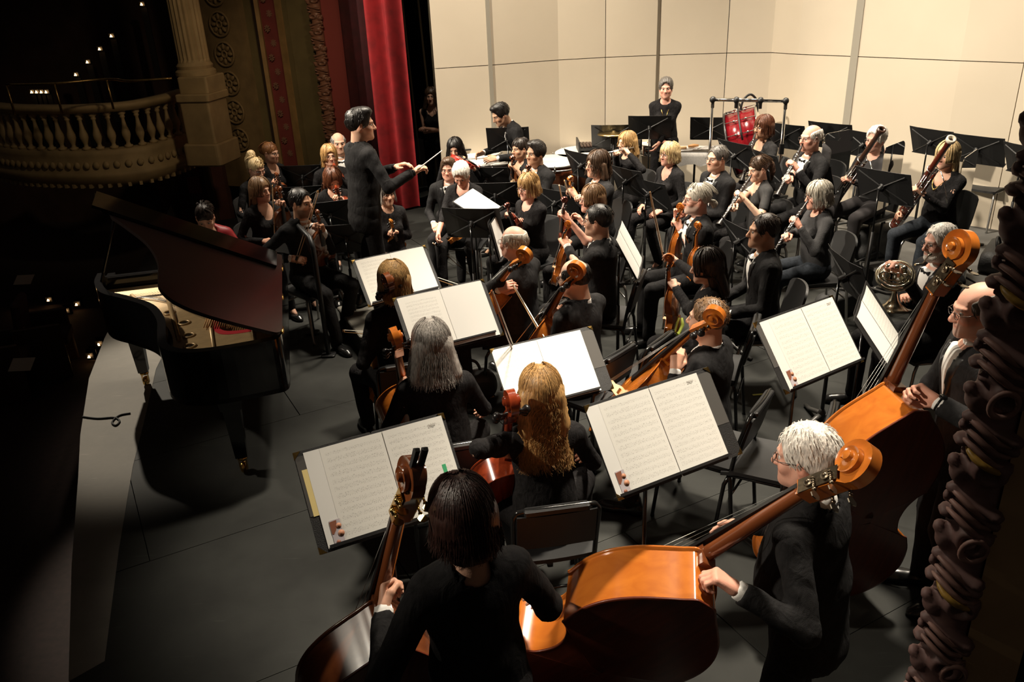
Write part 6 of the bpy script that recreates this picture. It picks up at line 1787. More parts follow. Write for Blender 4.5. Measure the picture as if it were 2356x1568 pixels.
# ------------------------------------------------------------------ clear sound shields
CL = bpy.data.materials.new('clear_acrylic'); CL.use_nodes = True
b = CL.node_tree.nodes['Principled BSDF']; b.inputs['Transmission Weight'].default_value = 1.0; b.inputs['Roughness'].default_value = .02; b.inputs['IOR'].default_value = 1.45; b.inputs['Base Color'].default_value = (.93, .94, .93, 1)
def shield(u, v, zt, wd, hh, yaw, label):
    p = PZ(u, v, zt); ro = empty('sound_shield', (p[0], p[1], RZ), yaw, label, 'sound shield', 'clear sound shields on stands')
    zt -= RZ; r = .07; o = []
    for cx, cz, a0 in ((wd / 2 - r, zt - r, 0), (-wd / 2 + r, zt - r, 90)):
        for k in range(6): a = math.radians(a0 + 18 * k); o.append((cx + r * math.cos(a), cz + r * math.sin(a)))
    o += [(-wd / 2, zt - hh), (wd / 2, zt - hh)]
    MB().prism(o, -.003, .003, T=lambda t: (t[0], t[2], t[1])).build('clear_pane', CL, ro)
    MB().tube([(0, .012, zt - hh + .10), (0, .012, .02)], .012, 8).build('pole', BLACKM, ro)
    MB().rbox((0, .01, zt - hh + .12), (.10, .02, .05), .01).build('clamp', BLACKM, ro)
    for k in range(3): a = k * 2.09 + .4; MB().tube([(0, .012, .10), (.24 * math.cos(a), .24 * math.sin(a), .01)], .009, 6).build('leg', BLACKM, ro)
    return ro
shield(1930, 302, 1.42, .42, .55, .5, 'clear acrylic shield with rounded top behind the bald clarinettist')
shield(2060, 330, 1.36, .46, .60, .75, 'clear acrylic shield behind the white-haired bassoonist')
shield(2235, 352, 1.36, .52, .95, .85, 'large clear acrylic shield behind the blonde bassoonist')
# ------------------------------------------------------------------ bags, tape, cable, small things
def bag(p, size, yaw, label, m, name='instrument_bag'):
    ro = empty(name, tuple(p), yaw, label, 'bag'); S = Sdf(); x, y, z = size
    S.cone((-x / 2 + .05, 0, .08), (x / 2 - .05, 0, .08), .085, .085, .05, A=np.diag([1, .17 / y, 1])); S.cone((-x / 2 + .06, 0, z - .09), (x / 2 - .06, 0, z - .09), .09, .085, .08, A=np.diag([1, .19 / y, 1])); S.plane((0, 0, .0), (0, 0, -1))
    S.fun(lambda F, a, b, c: F + .008 * wob(a, b, c, 18, 4))
    V, Q = S.mesh(.016); V[:, 2] = np.maximum(V[:, 2], 0); mesh_np('bag_body', V, Q, m, ro)
    MB().tube(crom([(-.10, 0, z - .03), (-.07, .02, z + .05), (.0, .03, z + .075), (.07, .02, z + .05), (.10, 0, z - .03)], 4), .012, 7).build('strap', m, ro); return ro
nyl = mat('black_nylon', (.013, .0128, .013), .6, bump=.3, bs=80)
bag(PZ(2008, 590, RZ), (.42, .26, .34), .35, 'black soft instrument bag standing on the pale riser', nyl)
bag(PZ(1935, 715, 0), (.45, .30, .20), .5, 'black bag lying under the chair of the silver-haired oboist', nyl)
bag(PZ(2290, 610, RZ), (.6, .3, .2), .9, 'long black case lying at the right edge of the riser', nyl, 'instrument_case')
bg = PZ(1100, 925, 0)
dk_ = bag((bg[0] - .06, bg[1] + .06, 0), (.34, .22, .24), .3, 'black shoulder bag with blue lettering under a cello stand', nyl)
t_ = text_mesh('any', .05, mat('blue_print', (.02, .30, .55), .6), 'bag_lettering', dk_, Rx(PI / 2), (-.05, -.125, .10))
bxp = PZ(1117, 905, .03); go = empty('gold_wrapper', (bxp[0], bxp[1], 0), .4, 'small crumpled gold wrapper on the floor by the black bag', 'wrapper')
m = MB(); m.add([(-.05, -.03, .0), (.06, -.03, .0), (.07, .04, .005), (-.03, .06, .0), (-.02, .0, .07), (.03, .01, .085), (.03, .05, .06)], [(0, 1, 5, 4), (1, 2, 6, 5), (2, 3, 4, 6), (3, 0, 4), (4, 5, 6), (0, 3, 2, 1)]); m.build('foil', mat('gold_foil', (.62, .42, .12), .4, .5), go)
for u, v, a, lb, cc in ((1745, 907, .1, 'short yellow tape mark on the floor near the empty chair', (.70, .75, .12)), (2163, 810, .0, 'short yellow tape mark on the floor below the horn player', (.70, .66, .12)), (1652, 640, .6, 'short pale tape strip on the floor among the violas', (.5, .5, .45))):
    p = PZ(u, v, .003); o = MB(); o.box((0, 0, .0), (.09, .022, .001), Rz(a)); q = o.build('floor_tape', mat('tape_%.2f' % cc[0], cc, .6)); q.location = (p[0], p[1], .0035); tag(q, lb, 'tape')
cb = [PZ(u, v, .010) for u, v in ((190, 958), (225, 962), (262, 960), (275, 968), (266, 978), (258, 970), (275, 955), (300, 950))]
cbo = MB().tube(crom(cb, 5), .007, 6).build('cable', RUBBER); tag(cbo, 'thin black cable running over the pale apron to the piano', 'cable')
# aisle lights and seats of the dark house
lampm = emis('aisle_lamp_glow', (1.0, .55, .22), 9.0)
k = 0
for (u, v) in ((325, 9), (255, 82), (228, 112), (200, 142), (173, 171), (72, 211), (83, 211), (94, 211), (105, 211), (68, 776), (124, 737), (150, 716), (175, 700), (226, 792), (204, 820), (211, 812), (100, 756), (35, 792), (8, 806), (46, 700), (110, 690), (60, 742)):
    up_ = v < 400
    p = PY(u, v, 14.6) if up_ else PZ(u, v, -1.0)
    lo = empty('aisle_light', tuple(p), 0, 'tiny warm aisle light glowing in the dark %s' % ('upper seating beyond the box' if up_ else 'stalls below the stage edge'), 'light', 'upper aisle lights' if up_ else 'stalls aisle lights')
    m = MB(); r = .022 if up_ else .018
    m.add([(-r, 0, -r), (r, 0, -r), (0, 0, r), (0, .03, -.2 * r)], [(0, 1, 2), (0, 2, 3), (1, 3, 2), (0, 3, 1)]); m.build('lens', lampm, lo)
    MB().box((0, .045, 0), (.09, .04, .07)).build('housing', BLACKM, lo); MB().box((0, .075, 0 if not up_ else -.6), (.10, .03, .14 if not up_ else 1.2)).build('post', BLACKM, lo)
def seat_proto():
    ro = empty('theatre_seat'); rm = mat('seat_plush', (.030, .010, .009), .9)
    m = MB(); m.rbox((0, 0, .62), (.50, .10, .62), .05, Rx(-.12)); m.build('backrest', rm, ro); MB().rbox((0, .25, .42), (.48, .42, .12), .05).build('seat', rm, ro)
    for sx in (-1, 1): MB().rbox((sx * .27, .18, .33), (.05, .50, .66), .02).build('arm', mat('seat_wood', (.05, .025, .012), .5), ro)
    return ro
sp0 = None
for r_ in range(2):
    for c_ in range(4):
        p = PZ(60, 880, -1.1) + np.array([-.55 * c_ * .35 - .95 * r_, -.55 * c_ + .25, 0])
        if sp0 is None: sp0 = so_ = seat_proto()
        else: so_ = copy_tree(sp0)
        so_.location = (p[0], p[1], -1.1); so_.rotation_euler = (0, 0, -1.25 - .0); tag(so_, 'dark plush theatre seat in the unlit stalls', 'seat', 'theatre seats below the stage')
for u, v, lb in ((55, 643, 'faint pale sheet lying in the dark stalls beside the piano'), (50, 838, 'faint pale sheet on a seat at the left edge')):
    p = PZ(u, v, -.35); o = MB().box((0, 0, 0), (.22, .16, .004), Rx(.5)).build('programme_sheet', mat('dim_paper', (.30, .27, .23), .8)); o.location = tuple(p); tag(o, lb, 'paper')
# ------------------------------------------------------------------ empty chairs and stools
chair(PZ(1428, 870, .45), math.radians(52), 'tube', 'empty black chair with tube frame right of the big white score')
chair(PZ(1770, 1060, .45), math.radians(62), 'tube', 'empty black chair in front of the white-haired bassist')
chair(PZ(2275, 425, .65), math.radians(120), 'shell', 'empty charcoal chair against the shell wall at far right', RZ)
chair(PZ(2050, 360, .75), math.radians(125), 'shell', 'empty charcoal chair near the wall behind the white-haired bassoonist', RZ)
chair(PZ(1903, 350, .70), math.radians(115), 'shell', 'empty charcoal chair behind the bald clarinettist', RZ)
# ------------------------------------------------------------------ music stands
st1 = stand((697, 1045), (1010, 960), (757, 1236), 'music stand under the nearest open black folder at lower left', W=.50, Hh=.33, tilt=.62, toward=True)
folder(st1, 'black folder with brass corners, green tab and printed part, before the dark-haired bassist', ad=True, number='290*', cdx=-.012)
st2 = stand((1338, 940), (1590, 860), (1393, 1127), 'music stand holding the folder before the white-haired bassist', W=.50, Hh=.34, tilt=.62, toward=True)
folder(st2, 'open black folder with printed part in front of the white-haired bassist', ad=True, number='290*', cdx=.03, coverw=.57)
st3 = stand((1127, 812), (1330, 765), (1160, 940), 'music stand before the long-haired blonde cellist', h=1.20, Hh=.335, tilt=.66, toward=True)
folder(st3, 'white score in a black folder beyond the long wavy blonde hair', skin=(0, None), cdx=.035, coverw=.60)
st4 = stand((912, 697), (1104, 655), (940, 800), 'music stand before the grey-haired cellist', h=1.21, Hh=.335, tilt=.66, toward=True)
folder(st4, 'white score with a red pencil before the grey-haired cellist', skin=(1, None), cdx=.0)
st5 = stand((815, 605), (970, 572), (843, 700), 'music stand before the blonde bob-haired cellist', h=1.19, Hh=.335, tilt=.66, toward=True)
folder(st5, 'white score in front of the blonde bob-haired cellist', skin=(2, None))
st6 = stand((1735, 740), (1900, 682), (1788, 902), 'music stand at right holding a loosely curled printed part', W=.50, Hh=.36, tilt=.62, toward=True)
folder(st6, 'curled printed part in a black folder right of the brown-haired cellist', ad=True, number='290*', cdx=-.012)
# ------------------------------------------------------------------ instruments held by the players
VG = 'violins and violas'
def SZ(u, v, head, face, d, z0, lo=.9, hi=1.34):
    "height at which the point seen at (u, v) lies d in front of the player's head"
    h = PZ(*head)[:2]; f = np.array([math.cos(math.radians(face)), math.sin(math.radians(face))])
    zs = np.linspace(lo, hi, 120); e = [abs((PZ(u, v, z)[:2] - h) @ f - d) + .05 * abs(z - z0) for z in zs]
    return (u, v, float(zs[int(np.argmin(e))]))
def horiz(a, up=0.): a = math.radians(a); return np.array([math.cos(a), math.sin(a), up])
# double basses
b42 = inst('bass', 'bassbrown', (975, 1112, 1.66), (800, 1790, .05), (-.35, .85, .25), 'dark brown double bass with brass tuning machines, lower left', backcol='backdark', pin=.05, capo=True, size=.91)
b43 = inst('bass', 'bassorange', (2022, 1095, 1.60), (1200, 1580, .05), (.14, .96, .20), 'orange double bass laid low, held by the white-haired bassist', backcol='backdark', pin=.10)
b44 = inst('bass', 'bassorange', (2262, 560, 1.95), (1868, 1335, .12), (-.22, .97, .1), 'upright orange double bass with dark back beside the carved moulding', backcol='backdark', pin=.10)
# cellos
c36 = inst('cello', 'amber', (1226, 590, 1.27), (1075, 770, .3), horiz(150, .3), 'amber cello leaning past the bald grey-suited cellist', pin=.3)
c37 = inst('cello', 'orange', (1348, 622, 1.35), (1195, 885, .3), horiz(150, .3), 'bright orange cello by the cellist with a ring of dark hair', pin=.3)
c38 = inst('cello', 'amber', (900, 652, 1.30), (912, 900, .3), horiz(118, .3), 'cello with dark scroll at the neck of the blonde bob-haired woman', pin=.3, scrollcol='brown')
c39 = inst('cello', 'orange', (916, 784, 1.30), (962, 1040, .3), horiz(112, .3), 'cello with golden scroll beside the long grey hair', pin=.3)
c40 = inst('cello', 'red', (1186, 936, 1.28), (1158, 1210, .3), horiz(105, .3), 'reddish cello with dark scroll and big black pegs by the wavy blonde hair', pin=.3)
c41 = inst('cello', 'orange', (1672, 732, 1.36), (1395, 970, .35), (-.75, .35, .45), 'orange cello with visible strings held by the brown-haired man', pin=.3)
# violins and violas
v_cm = inst('violin', 'brown', SZ(728, 483, (693, 467, 1.22), -42, 0.3, 1.15), (748, 606, .55), horiz(-55, .1), 'brown violin upright on the knee of the bearded man')
v_br = inst('violin', 'brown', SZ(641, 430, (600, 437, 1.2), -40, 0.25, 1.2), (655, 560, .7), horiz(-40, .1), 'violin held upright by the woman with long brown hair at left')
v_po = inst('violin', 'brown', SZ(634, 398, (590, 388, 1.2), -48, 0.25, 1.15), (652, 470, .7), horiz(-50, .1), 'violin held upright by the blonde woman with high ponytail')
v_7 = inst('violin', 'red', SZ(772, 428, (766, 413, 1.17), -72, 0.25, 1.1), (797, 500, .62), horiz(-75, .1), 'reddish violin held by the long-haired woman looking down')
v_6 = inst('violin', 'red', SZ(768, 377, (758, 358, 1.2), -68, 0.25, 1.1), (780, 440, .75), horiz(-75, .1), 'red violin of the woman in glasses behind the conductor')
v_10 = inst('violin', 'amber', SZ(897, 505, (888, 446, 1.12), -60, 0.3, 1.0), (914, 582, .5), horiz(-60, .1), 'amber violin showing behind the conductor\'s legs')
v_12 = inst('violin', 'scarlet', (1100, 388, 1.0), (1050, 366, 1.1), (.1, -.5, .8), 'bright red violin of the dark-haired woman in the middle back')
v_14 = inst('violin', 'amber', (1095, 522, .80), (1045, 545, .62), (-.1, -.5, .8), 'orange violin lying in the lap behind the wide black stand')
v_16 = inst('viola', 'brown', SZ(1182, 358, (1197, 343, 1.2), 212, 0.25, 1.2), (1190, 430, .65), horiz(215, .1), 'viola held upright by the young woman with braided hair')
v_17 = inst('violin', 'brown', SZ(1218, 380, (1232, 353, 1.22), 218, 0.25, 1.2), (1222, 440, .7), horiz(215, .1), 'violin held upright by the man with thick wavy dark hair')
v_18 = inst('violin', 'darkred', SZ(1168, 468, (1215, 430, 1.2), 220, 0.32, 1.1), (1205, 545, .55), horiz(230, .5), 'dark red violin on the lap of the blonde woman in a black blouse')
v_19 = inst('viola', 'amber', SZ(1315, 405, (1374, 378, 1.2), 200, 0.35, 1.2), (1326, 490, .6), horiz(215, .1), 'amber viola held upright by the long-haired person in glasses')
v_20 = inst('violin', 'darkred', SZ(1302, 455, (1362, 458, 1.2), 190, 0.3, 1.2), (1300, 575, .6), horiz(200, .1), 'dark red violin held upright by the woman with pinned-back hair')
v_21 = inst('violin', 'orange', (1311, 512, 1.15), (1280, 650, .6), (-.9, .35, .2), 'orange violin seen edge-on, held by the man with short black hair')
v_33 = inst('viola', 'orange', (1570, 470, 1.17), (1548, 625, .5), (-.8, .55, .0), 'orange viola upright before the man with a grey ponytail')
v_34 = inst('viola', 'orange', (1610, 514, 1.12), (1600, 650, .5), (-.6, .6, .2), 'viola scroll rising between the ponytailed man and the long-haired woman')
v_35 = inst('viola', 'orange', (1545, 585, 1.15), (1548, 778, .42), (-.85, .45, .1), 'orange viola with lime shoulder rest upright on the knee of the dark-haired woman', extras=('rest',))
# winds
_d = HD((1442, 328), 'f'); w22 = woodwind('flute', (1452, 340, _d - .14), (1398, 352, _d - .38), 'silver flute of the young woman with long blonde hair')
_d = HD((1756, 293), 'f', RZ); w26 = woodwind('clarinet', (1736, 313, _d - .06), (1712, 398, _d - .26), 'clarinet played by the auburn-haired woman')
_d = HD((1745, 388), 'f'); w27 = woodwind('clarinet', (1724, 410, _d - .04), (1668, 496, _d - .20), 'silver-keyed clarinet of the woman with a brown ponytail')
_d = HD((1866, 318), 'm', RZ); w28 = woodwind('clarinet', (1842, 340, _d - .05), (1800, 425, _d - .22), 'clarinet played by the bald man in glasses')
_d = HD((1882, 450), 'f'); w29 = woodwind('oboe', (1853, 470, _d - .05), (1792, 562, _d - .16), 'oboe played by the silver-haired woman in a black jacket')
_d = HD((2015, 322), 'f', RZ); bs30 = bassoon((2033, 300, _d - .58), (1955, 412, _d - .02), 'dark bassoon of the white-haired woman', 'dark', False)
_d = HD((2178, 358), 'f', RZ); bs31 = bassoon((2194, 322, _d - .62), (2112, 442, _d + .02), 'red bassoon with white bell ring of the blonde woman', 'red', True)
HRN = HD((2163, 558))
def pd_(u, v, d): return ('w', PD(u, v, d))
# ------------------------------------------------------------------ players, roughly from the stage edge round to the right
BOWG = 'bows'
def seat_person(label, head, face, chair_kind='shell', cz=0., clabel=None, **k):
    r, info = person(label, head, face, floor=cz, seat=.455 + cz, **k) if False else person(label, head, face, floor=cz, **k)
    root, RW, J, tl = info
    if chair_kind: chair(root, math.radians(face - 90), chair_kind, clabel or ('chair of the ' + label)[:110], cz)
    return r, info
MEN = dict(top='suit', tie='bow')
Wf = dict(sex='f', top='blouse')
# pianist
person('woman pianist in a red dress with dark hair and a headband bent over the keys', (472, 500, 1.14), -77, sex='f', top='dress', cloth=REDCLOTH, hair=('pony', 'dark'), tone='fair', lean=.28, look=(0, .55), sleeve=.25,
       LH=('l', (-.28, .46, .74)), RH=('l', (.28, .46, .74)), hands=('keys', 'keys'), seat=.47, lowneck=.1)
_bp = PZ(472, 520, 1.1); bl = empty('piano_bench', (_bp[0] - .05, _bp[1] + .25, 0), -.23, 'black padded bench under the pianist', 'bench')
MB().rbox((0, 0, .43), (.62, .36, .08), .03).build('padded_seat', VINYL, bl)
for _x in (-.26, .26):
    for _y in (-.13, .13): MB().box((_x, _y, .2), (.05, .05, .40)).build('leg', BLACKG, bl)
# first violins
seat_person('blonde woman with a big high ponytail looking down, far left violin', (590, 388, 1.2), -48, hair=('highpony', 'paleblonde'), look=(.1, .35), LH=at(v_po, 0, 0, .46), RH=('l', (.22, .33, .62)), hands=('neck', 'bow'), glasses=True, sleeve=.9, lowneck=.05, clabel='chair under the blonde ponytailed violinist', **Wf)
seat_person('red-blonde woman in glasses at the far back left', (622, 352, 1.2), -35, hair=('updo', 'ginger'), look=(.2, .1), glasses=True, sleeve=.5, lowneck=.12, clabel='chair under the red-blonde violinist at far back left', **Wf)
seat_person('woman with long brown hair and wide black neckline beside the bearded man', (600, 437, 1.2), -40, hair=('long', 'lightbrown'), look=(.12, .05), LH=at(v_br, 0, .02, .45), RH=(622, 556, .72), hands=('neck', 'bow'), lowneck=.16, sleeve=1.0, clabel='chair under the brown-haired woman at left', **Wf)
seat_person('bearded man in black tailcoat with white shirt and bow tie, front left', (693, 467, 1.22), -42, hair=('short', 'black'), tone='tan', look=(.25, .02), beard=((.04, .025, .018), .62), LH=at(v_cm, .0, .02, .44), RH=(690, 597, .76), hands=('neck', 'bow'), legs='mix', clabel='chair under the bearded violinist', **MEN)
bow((684, 600, .76), (727, 462, 1.32), 'bow held upright by the bearded man', group=None)
bow((633, 548, .74), (628, 440, 1.28), 'bow held upright by the brown-haired woman at left')
seat_person('blonde woman in glasses behind the conductor\'s back', (758, 358, 1.2), -68, hair=('long', 'honey'), glasses=True, LH=at(v_6, 0, 0, .44), hands=('neck', 'relax'), lowneck=.1, sleeve=1., clabel='chair under the blonde woman in glasses behind the conductor', **Wf)
seat_person('woman with long reddish straight hair looking down at her violin', (766, 413, 1.17), -72, hair=('long', 'auburn'), look=(.1, .5), LH=at(v_7, 0, .02, .43), hands=('neck', 'relax'), lowneck=.05, sleeve=.5, clabel='chair under the reddish-haired violinist', **Wf)
seat_person('bald man almost hidden behind the conductor', (779, 330, 1.25), -70, hair=('ring', 'grey'), bald=(HAIRC['grey'], .05), clabel='chair under the bald man behind the conductor', **MEN)
# conductor
cnd, ci = person('conductor in a black mandarin suit with arms stretched forward, standing', (830, 287, 1.85), 32, pose='stand', hair=('shortpuff', 'black'), tone='fair', top='suit', cloth=BLACKCLOTH, lean=.05, look=(-.38, .06), floor=.20, scale=1.06, shirtm=BLACKCLOTH,
       LH=(927, 378, 1.52), RH=(968, 386, 1.48), hands=('relax', 'bow'), palms=((.3, .1, -1), (-.2, .6, -.8)), polesL=(-.6, -.5, -.8), polesR=(.5, -.3, -.9), fat=.02, hemz=-.20, near=False, pants=BLACKCLOTH)
b0, b1 = PZ(968, 384, 1.50), PZ(1017, 346, 1.62); dd = b1 - b0; L_ = np.linalg.norm(dd)
bt = empty('baton', (0, 0, 0), 0, 'white conductor\'s baton raised in the right hand', 'baton'); set_mat(bt, rot_to(dd), b0)
MB().tube([(0, 0, -.02), (0, 0, L_)], [.006, .0035], 6).build('stick', mat('baton_white', (.85, .82, .75), .5), bt); MB().ball((0, 0, -.02), (.013, .013, .022), 8).build('handle', mat('cork', (.5, .35, .2), .7), bt)
seat_person('grey-haired violinist mostly hidden behind the conductor', (888, 446, 1.2), -60, scale=.9, hair=('bob', 'grey'), LH=at(v_10, 0, .02, .42), hands=('neck', 'relax'), sleeve=1., clabel='chair under the hidden grey-haired violinist', **Wf)
# wings
person('woman in a sleeveless black dress standing with folded arms in the dark wings', (992, 222, 1.42), -95, pose='stand', sex='f', top='blouse', hair=('shoulder', 'brown'), tone='fair', sleeve=0, lowneck=.12, LH=('l', (.10, .22, 1.02)), RH=('l', (-.12, .25, .99)), hands=('relax', 'relax'))
# second violins and violas, middle
seat_person('dark-haired woman holding a bright red violin, middle back', (1047, 343, 1.2), 262, hair=('shoulder', 'black'), LH=at(v_12, 0, 0, .42), hands=('neck', 'relax'), look=(.0, .15), lowneck=.05, sleeve=1., clabel='chair under the woman with the red violin', **Wf)
seat_person('short-haired older player in glasses behind the white head', (1032, 390, 1.2), 262, scale=.90, hair=('wavytop', 'brown'), tone='pink', glasses=True, clabel='chair under the older player in glasses', **MEN)
seat_person('white-haired woman with bowed head behind the conductor\'s score', (1062, 402, 1.13), 255, hair=('curly', 'white'), tone='pink', look=(.0, .6), lean=.02, LH=at(v_14, 0, -.02, .40), RH=(1003, 556, .58), hands=('neck', 'bow'), sleeve=.5, legs='mix', lowneck=.1, clabel='chair under the white-haired woman with bowed head', **Wf)
bow((1000, 562, .55), (1042, 598, .33), 'bow pointing at the floor from the hand of the white-haired woman')
person('timpanist in tailcoat bending forward over his desk before the shell', (1152, 263, 1.45), 205, pose='stand', hair=('shortpuff', 'black'), tone='olive', lean=.50, look=(.0, .45), LH=('l', (-.15, .55, .98)), RH=('l', (.2, .55, .98)), hands=('relax', 'relax'), **MEN)
seat_person('young woman with braided dark hair looking left', (1197, 343, 1.2), 212, hair=('braid', 'dark'), tone='olive', LH=at(v_16, 0, .02, .50), hands=('neck', 'relax'), lowneck=.1, sleeve=.3, clabel='chair under the braided young woman', **Wf)
seat_person('man with thick wavy dark hair in tailcoat and bow tie', (1232, 353, 1.24), 218, hair=('wavytop', 'black'), tone='olive', LH=at(v_17, 0, .02, .44), RH=(1243, 412, .85), hands=('neck', 'relax'), clabel='chair under the wavy-haired man', **MEN)
seat_person('blonde bob-haired woman in a loose black blouse with a violin on her lap', (1215, 430, 1.2), 220, watch='L', hair=('bobround', 'blonde'), tone='pink', LH=(1172, 492, .92), RH=(1195, 502, .88), hands=('neck', 'relax'), glasses=True, lowneck=.08, sleeve=.92, look=(0, .12), clabel='chair under the blonde bob-haired violinist', **Wf)
seat_person('long brown wavy-haired player in glasses with a dark grey jacket', (1374, 378, 1.2), 200, sex='m', hair=('wavy', 'brown'), tone='fair', glasses=True, LH=(1315, 440, 1.0), RH=(1330, 452, .95), hands=('neck', 'bow'), top='suit', cloth=GREYCLOTH, clabel='chair under the wavy brown-haired player')
bow((1312, 455, 1.0), (1286, 385, 1.55), 'bow held upright before the wavy brown-haired player')
seat_person('woman in glasses with long pinned-back brown hair and short black sleeves', (1362, 458, 1.2), 190, hair=('halfup', 'lightbrown'), tone='pink', glasses=True, LH=at(v_20, 0, .02, .42), RH=(1330, 500, .9), hands=('neck', 'bow'), lowneck=.1, sleeve=.4, clabel='chair under the woman with pinned-back hair', **Wf)
bow((1300, 490, 1.0), (1282, 410, 1.5), 'bow held upright by the woman with pinned-back hair')
seat_person('man with short black hair and glasses seen from behind in a dark suit', (1376, 508, 1.22), 160, hair=('short', 'black'), tone='fair', glasses=True, LH=at(v_21, .0, .02, .42), hands=('neck', 'relax'), cloth=GREYCLOTH, clabel='tube-framed chair under the black-haired man in glasses', chair_kind='tube', **MEN)
# winds
seat_person('young woman with very long blonde hair playing the flute', (1442, 328, 1.22), 205, hair=('longwave', 'blonde'), tone='pale', LH=at(w22, 0, 0, .10), RH=at(w22, 0, 0, .26), hands=('neck', 'neck'), sleeve=1., polesL=(-.9, .1, -.3), clabel='chair under the flute player', **Wf)
seat_person('woman with a pale blonde bob and black cardigan', (1540, 355, 1.22), 208, hair=('bobround', 'paleblonde'), tone='pink', glasses=True, lowneck=.12, sleeve=1., legs='mix', clabel='chair under the pale blonde bob-haired woman', **Wf)
seat_person('man with short grey hair and glasses, arms folded low', (1650, 365, 1.25), 205, hair=('short', 'darkgrey'), tone='fair', glasses=True, LH=('l', (.10, .24, .66)), RH=('l', (-.12, .27, .64)), clabel='chair under the grey-haired man in glasses', **MEN)
person('curly grey-haired woman percussionist standing with a gold necklace', (1532, 204, 1.62), 258, necklace=.10, pose='stand', sex='f', top='blouse', hair=('curly', 'darkgrey'), tone='pink', sleeve=.92, RH=('l', (-.05, .24, .98)), LH=('l', (.1, .25, .95)), hands=('relax', 'relax'))
seat_person('auburn bob-haired woman playing clarinet in a grey jacket', (1756, 293, 1.35), 205, sex='f', hair=('bobround', 'auburn'), tone='tan', glasses=True, top='blouse', cloth=GREYCLOTH, lowneck=.14, sleeve=1., LH=at(w26, 0, 0, .2), RH=at(w26, 0, 0, .38), hands=('neck', 'neck'), cz=RZ, clabel='chair under the auburn-haired clarinettist')
seat_person('woman with a brown ponytail playing clarinet in rolled sleeves', (1745, 388, 1.26), 190, sex='f', hair=('pony', 'brown'), tone='pale', top='blouse', cloth=mat('black_cotton_shirt', (.017, .016, .016), .8, bump=.2, bs=200), sleeve=.38, lowneck=.14, LH=at(w27, 0, .0, .20), RH=at(w27, 0, 0, .38), hands=('neck', 'neck'), look=(.1, .22), clabel='chair under the ponytailed clarinettist')
seat_person('bald elderly man in glasses playing clarinet in a tailcoat', (1866, 318, 1.38), 198, hair=('ring', 'white'), tone='pink', bald=(HAIRC['grey'], .05), glasses=True, LH=at(w28, 0, 0, .2), RH=at(w28, 0, 0, .38), hands=('neck', 'neck'), cz=RZ, clabel='chair under the bald clarinettist', **MEN)
seat_person('silver-haired woman playing oboe in a black jacket and jeans', (1882, 450, 1.2), 184, sex='f', hair=('bobround', 'silver'), tone='pink', glasses=True, top='blouse', cloth=mat('black_linen', (.018, .017, .018), .85, bump=.3, bs=150), sleeve=1., LH=at(w29, 0, 0, .17), RH=at(w29, 0, 0, .34), hands=('neck', 'neck'), pants=DENIM, look=(0, .1), clabel='chair under the silver-haired oboist', fat=.02)
seat_person('white-haired woman behind her dark bassoon', (2015, 322, 1.36), 212, sex='f', hair=('curly', 'white'), tone='pink', glasses=True, top='blouse', cloth=mat('black_jersey', (.022, .020, .021), .9), sleeve=.95, LH=at(bs30, .02, .03, .62), RH=at(bs30, .02, .05, .22), hands=('grip', 'grip'), cz=RZ, pants=mat('dark_slacks', (.018, .015, .016), .9), clabel='chair under the white-haired bassoonist')
seat_person('blonde long-haired woman with a necklace playing the red bassoon', (2178, 358, 1.36), 212, necklace=.005, sex='f', hair=('long', 'paleblonde'), tone='fair', top='blouse', sleeve=.95, lowneck=.12, LH=at(bs31, .02, .03, .62), RH=at(bs31, .02, .05, .22), hands=('grip', 'grip'), cz=RZ, pants=DENIM, clabel='chair under the blonde bassoonist')
hn_p, hi = seat_person('white-bearded man with glasses playing the horn in a tailcoat', (2163, 558, 1.2), 186, hair=('combed', 'white'), tone='pink', glasses=True, beard=((.55, .50, .45), 1.0, 'white'), LH=pd_(2056, 612, HRN - .16), RH=pd_(2085, 680, HRN - .02), hands=('grip', 'relax'), look=(0, .08), fat=.02, clabel='chair under the white-bearded horn player', **MEN)
# violas and the row nearer the centre
seat_person('man with a white ponytail, glasses and goatee holding a viola', (1604, 458, 1.2), 182, hair=('bunpony', 'silver'), tone='pink', glasses=True, beard=((.50, .42, .36), .65), LH=at(v_33, .0, .02, .50), RH=(1560, 486, 1.08), hands=('neck', 'relax'), clabel='chair under the ponytailed viola player', **MEN)
bow((1578, 545, .95), (1592, 575, .80), 'short view of a bow slanting from the viola player\'s hand')
seat_person('young man with short dark hair in profile, hands in lap', (1757, 532, 1.2), 176, hair=('short', 'dark'), tone='tan', LH=('l', (-.10, .33, .62)), RH=('l', (.12, .33, .62)), clabel='chair under the dark-haired man in profile', **MEN)
seat_person('woman with long dark brown hair seen from behind, viola on her knee', (1626, 612, 1.18), 158, sex='f', hair=('long', 'dark'), tone='pale', top='blouse', sleeve=1., LH=at(v_35, .0, .0, .47), RH=(1527, 578, 1.02), hands=('neck', 'bow'), look=(.15, .15), clabel='chair under the dark-haired viola player', chair_kind='tube')
bow((1526, 592, 1.0), (1497, 456, 1.55), 'bow held upright before the dark-haired viola player')
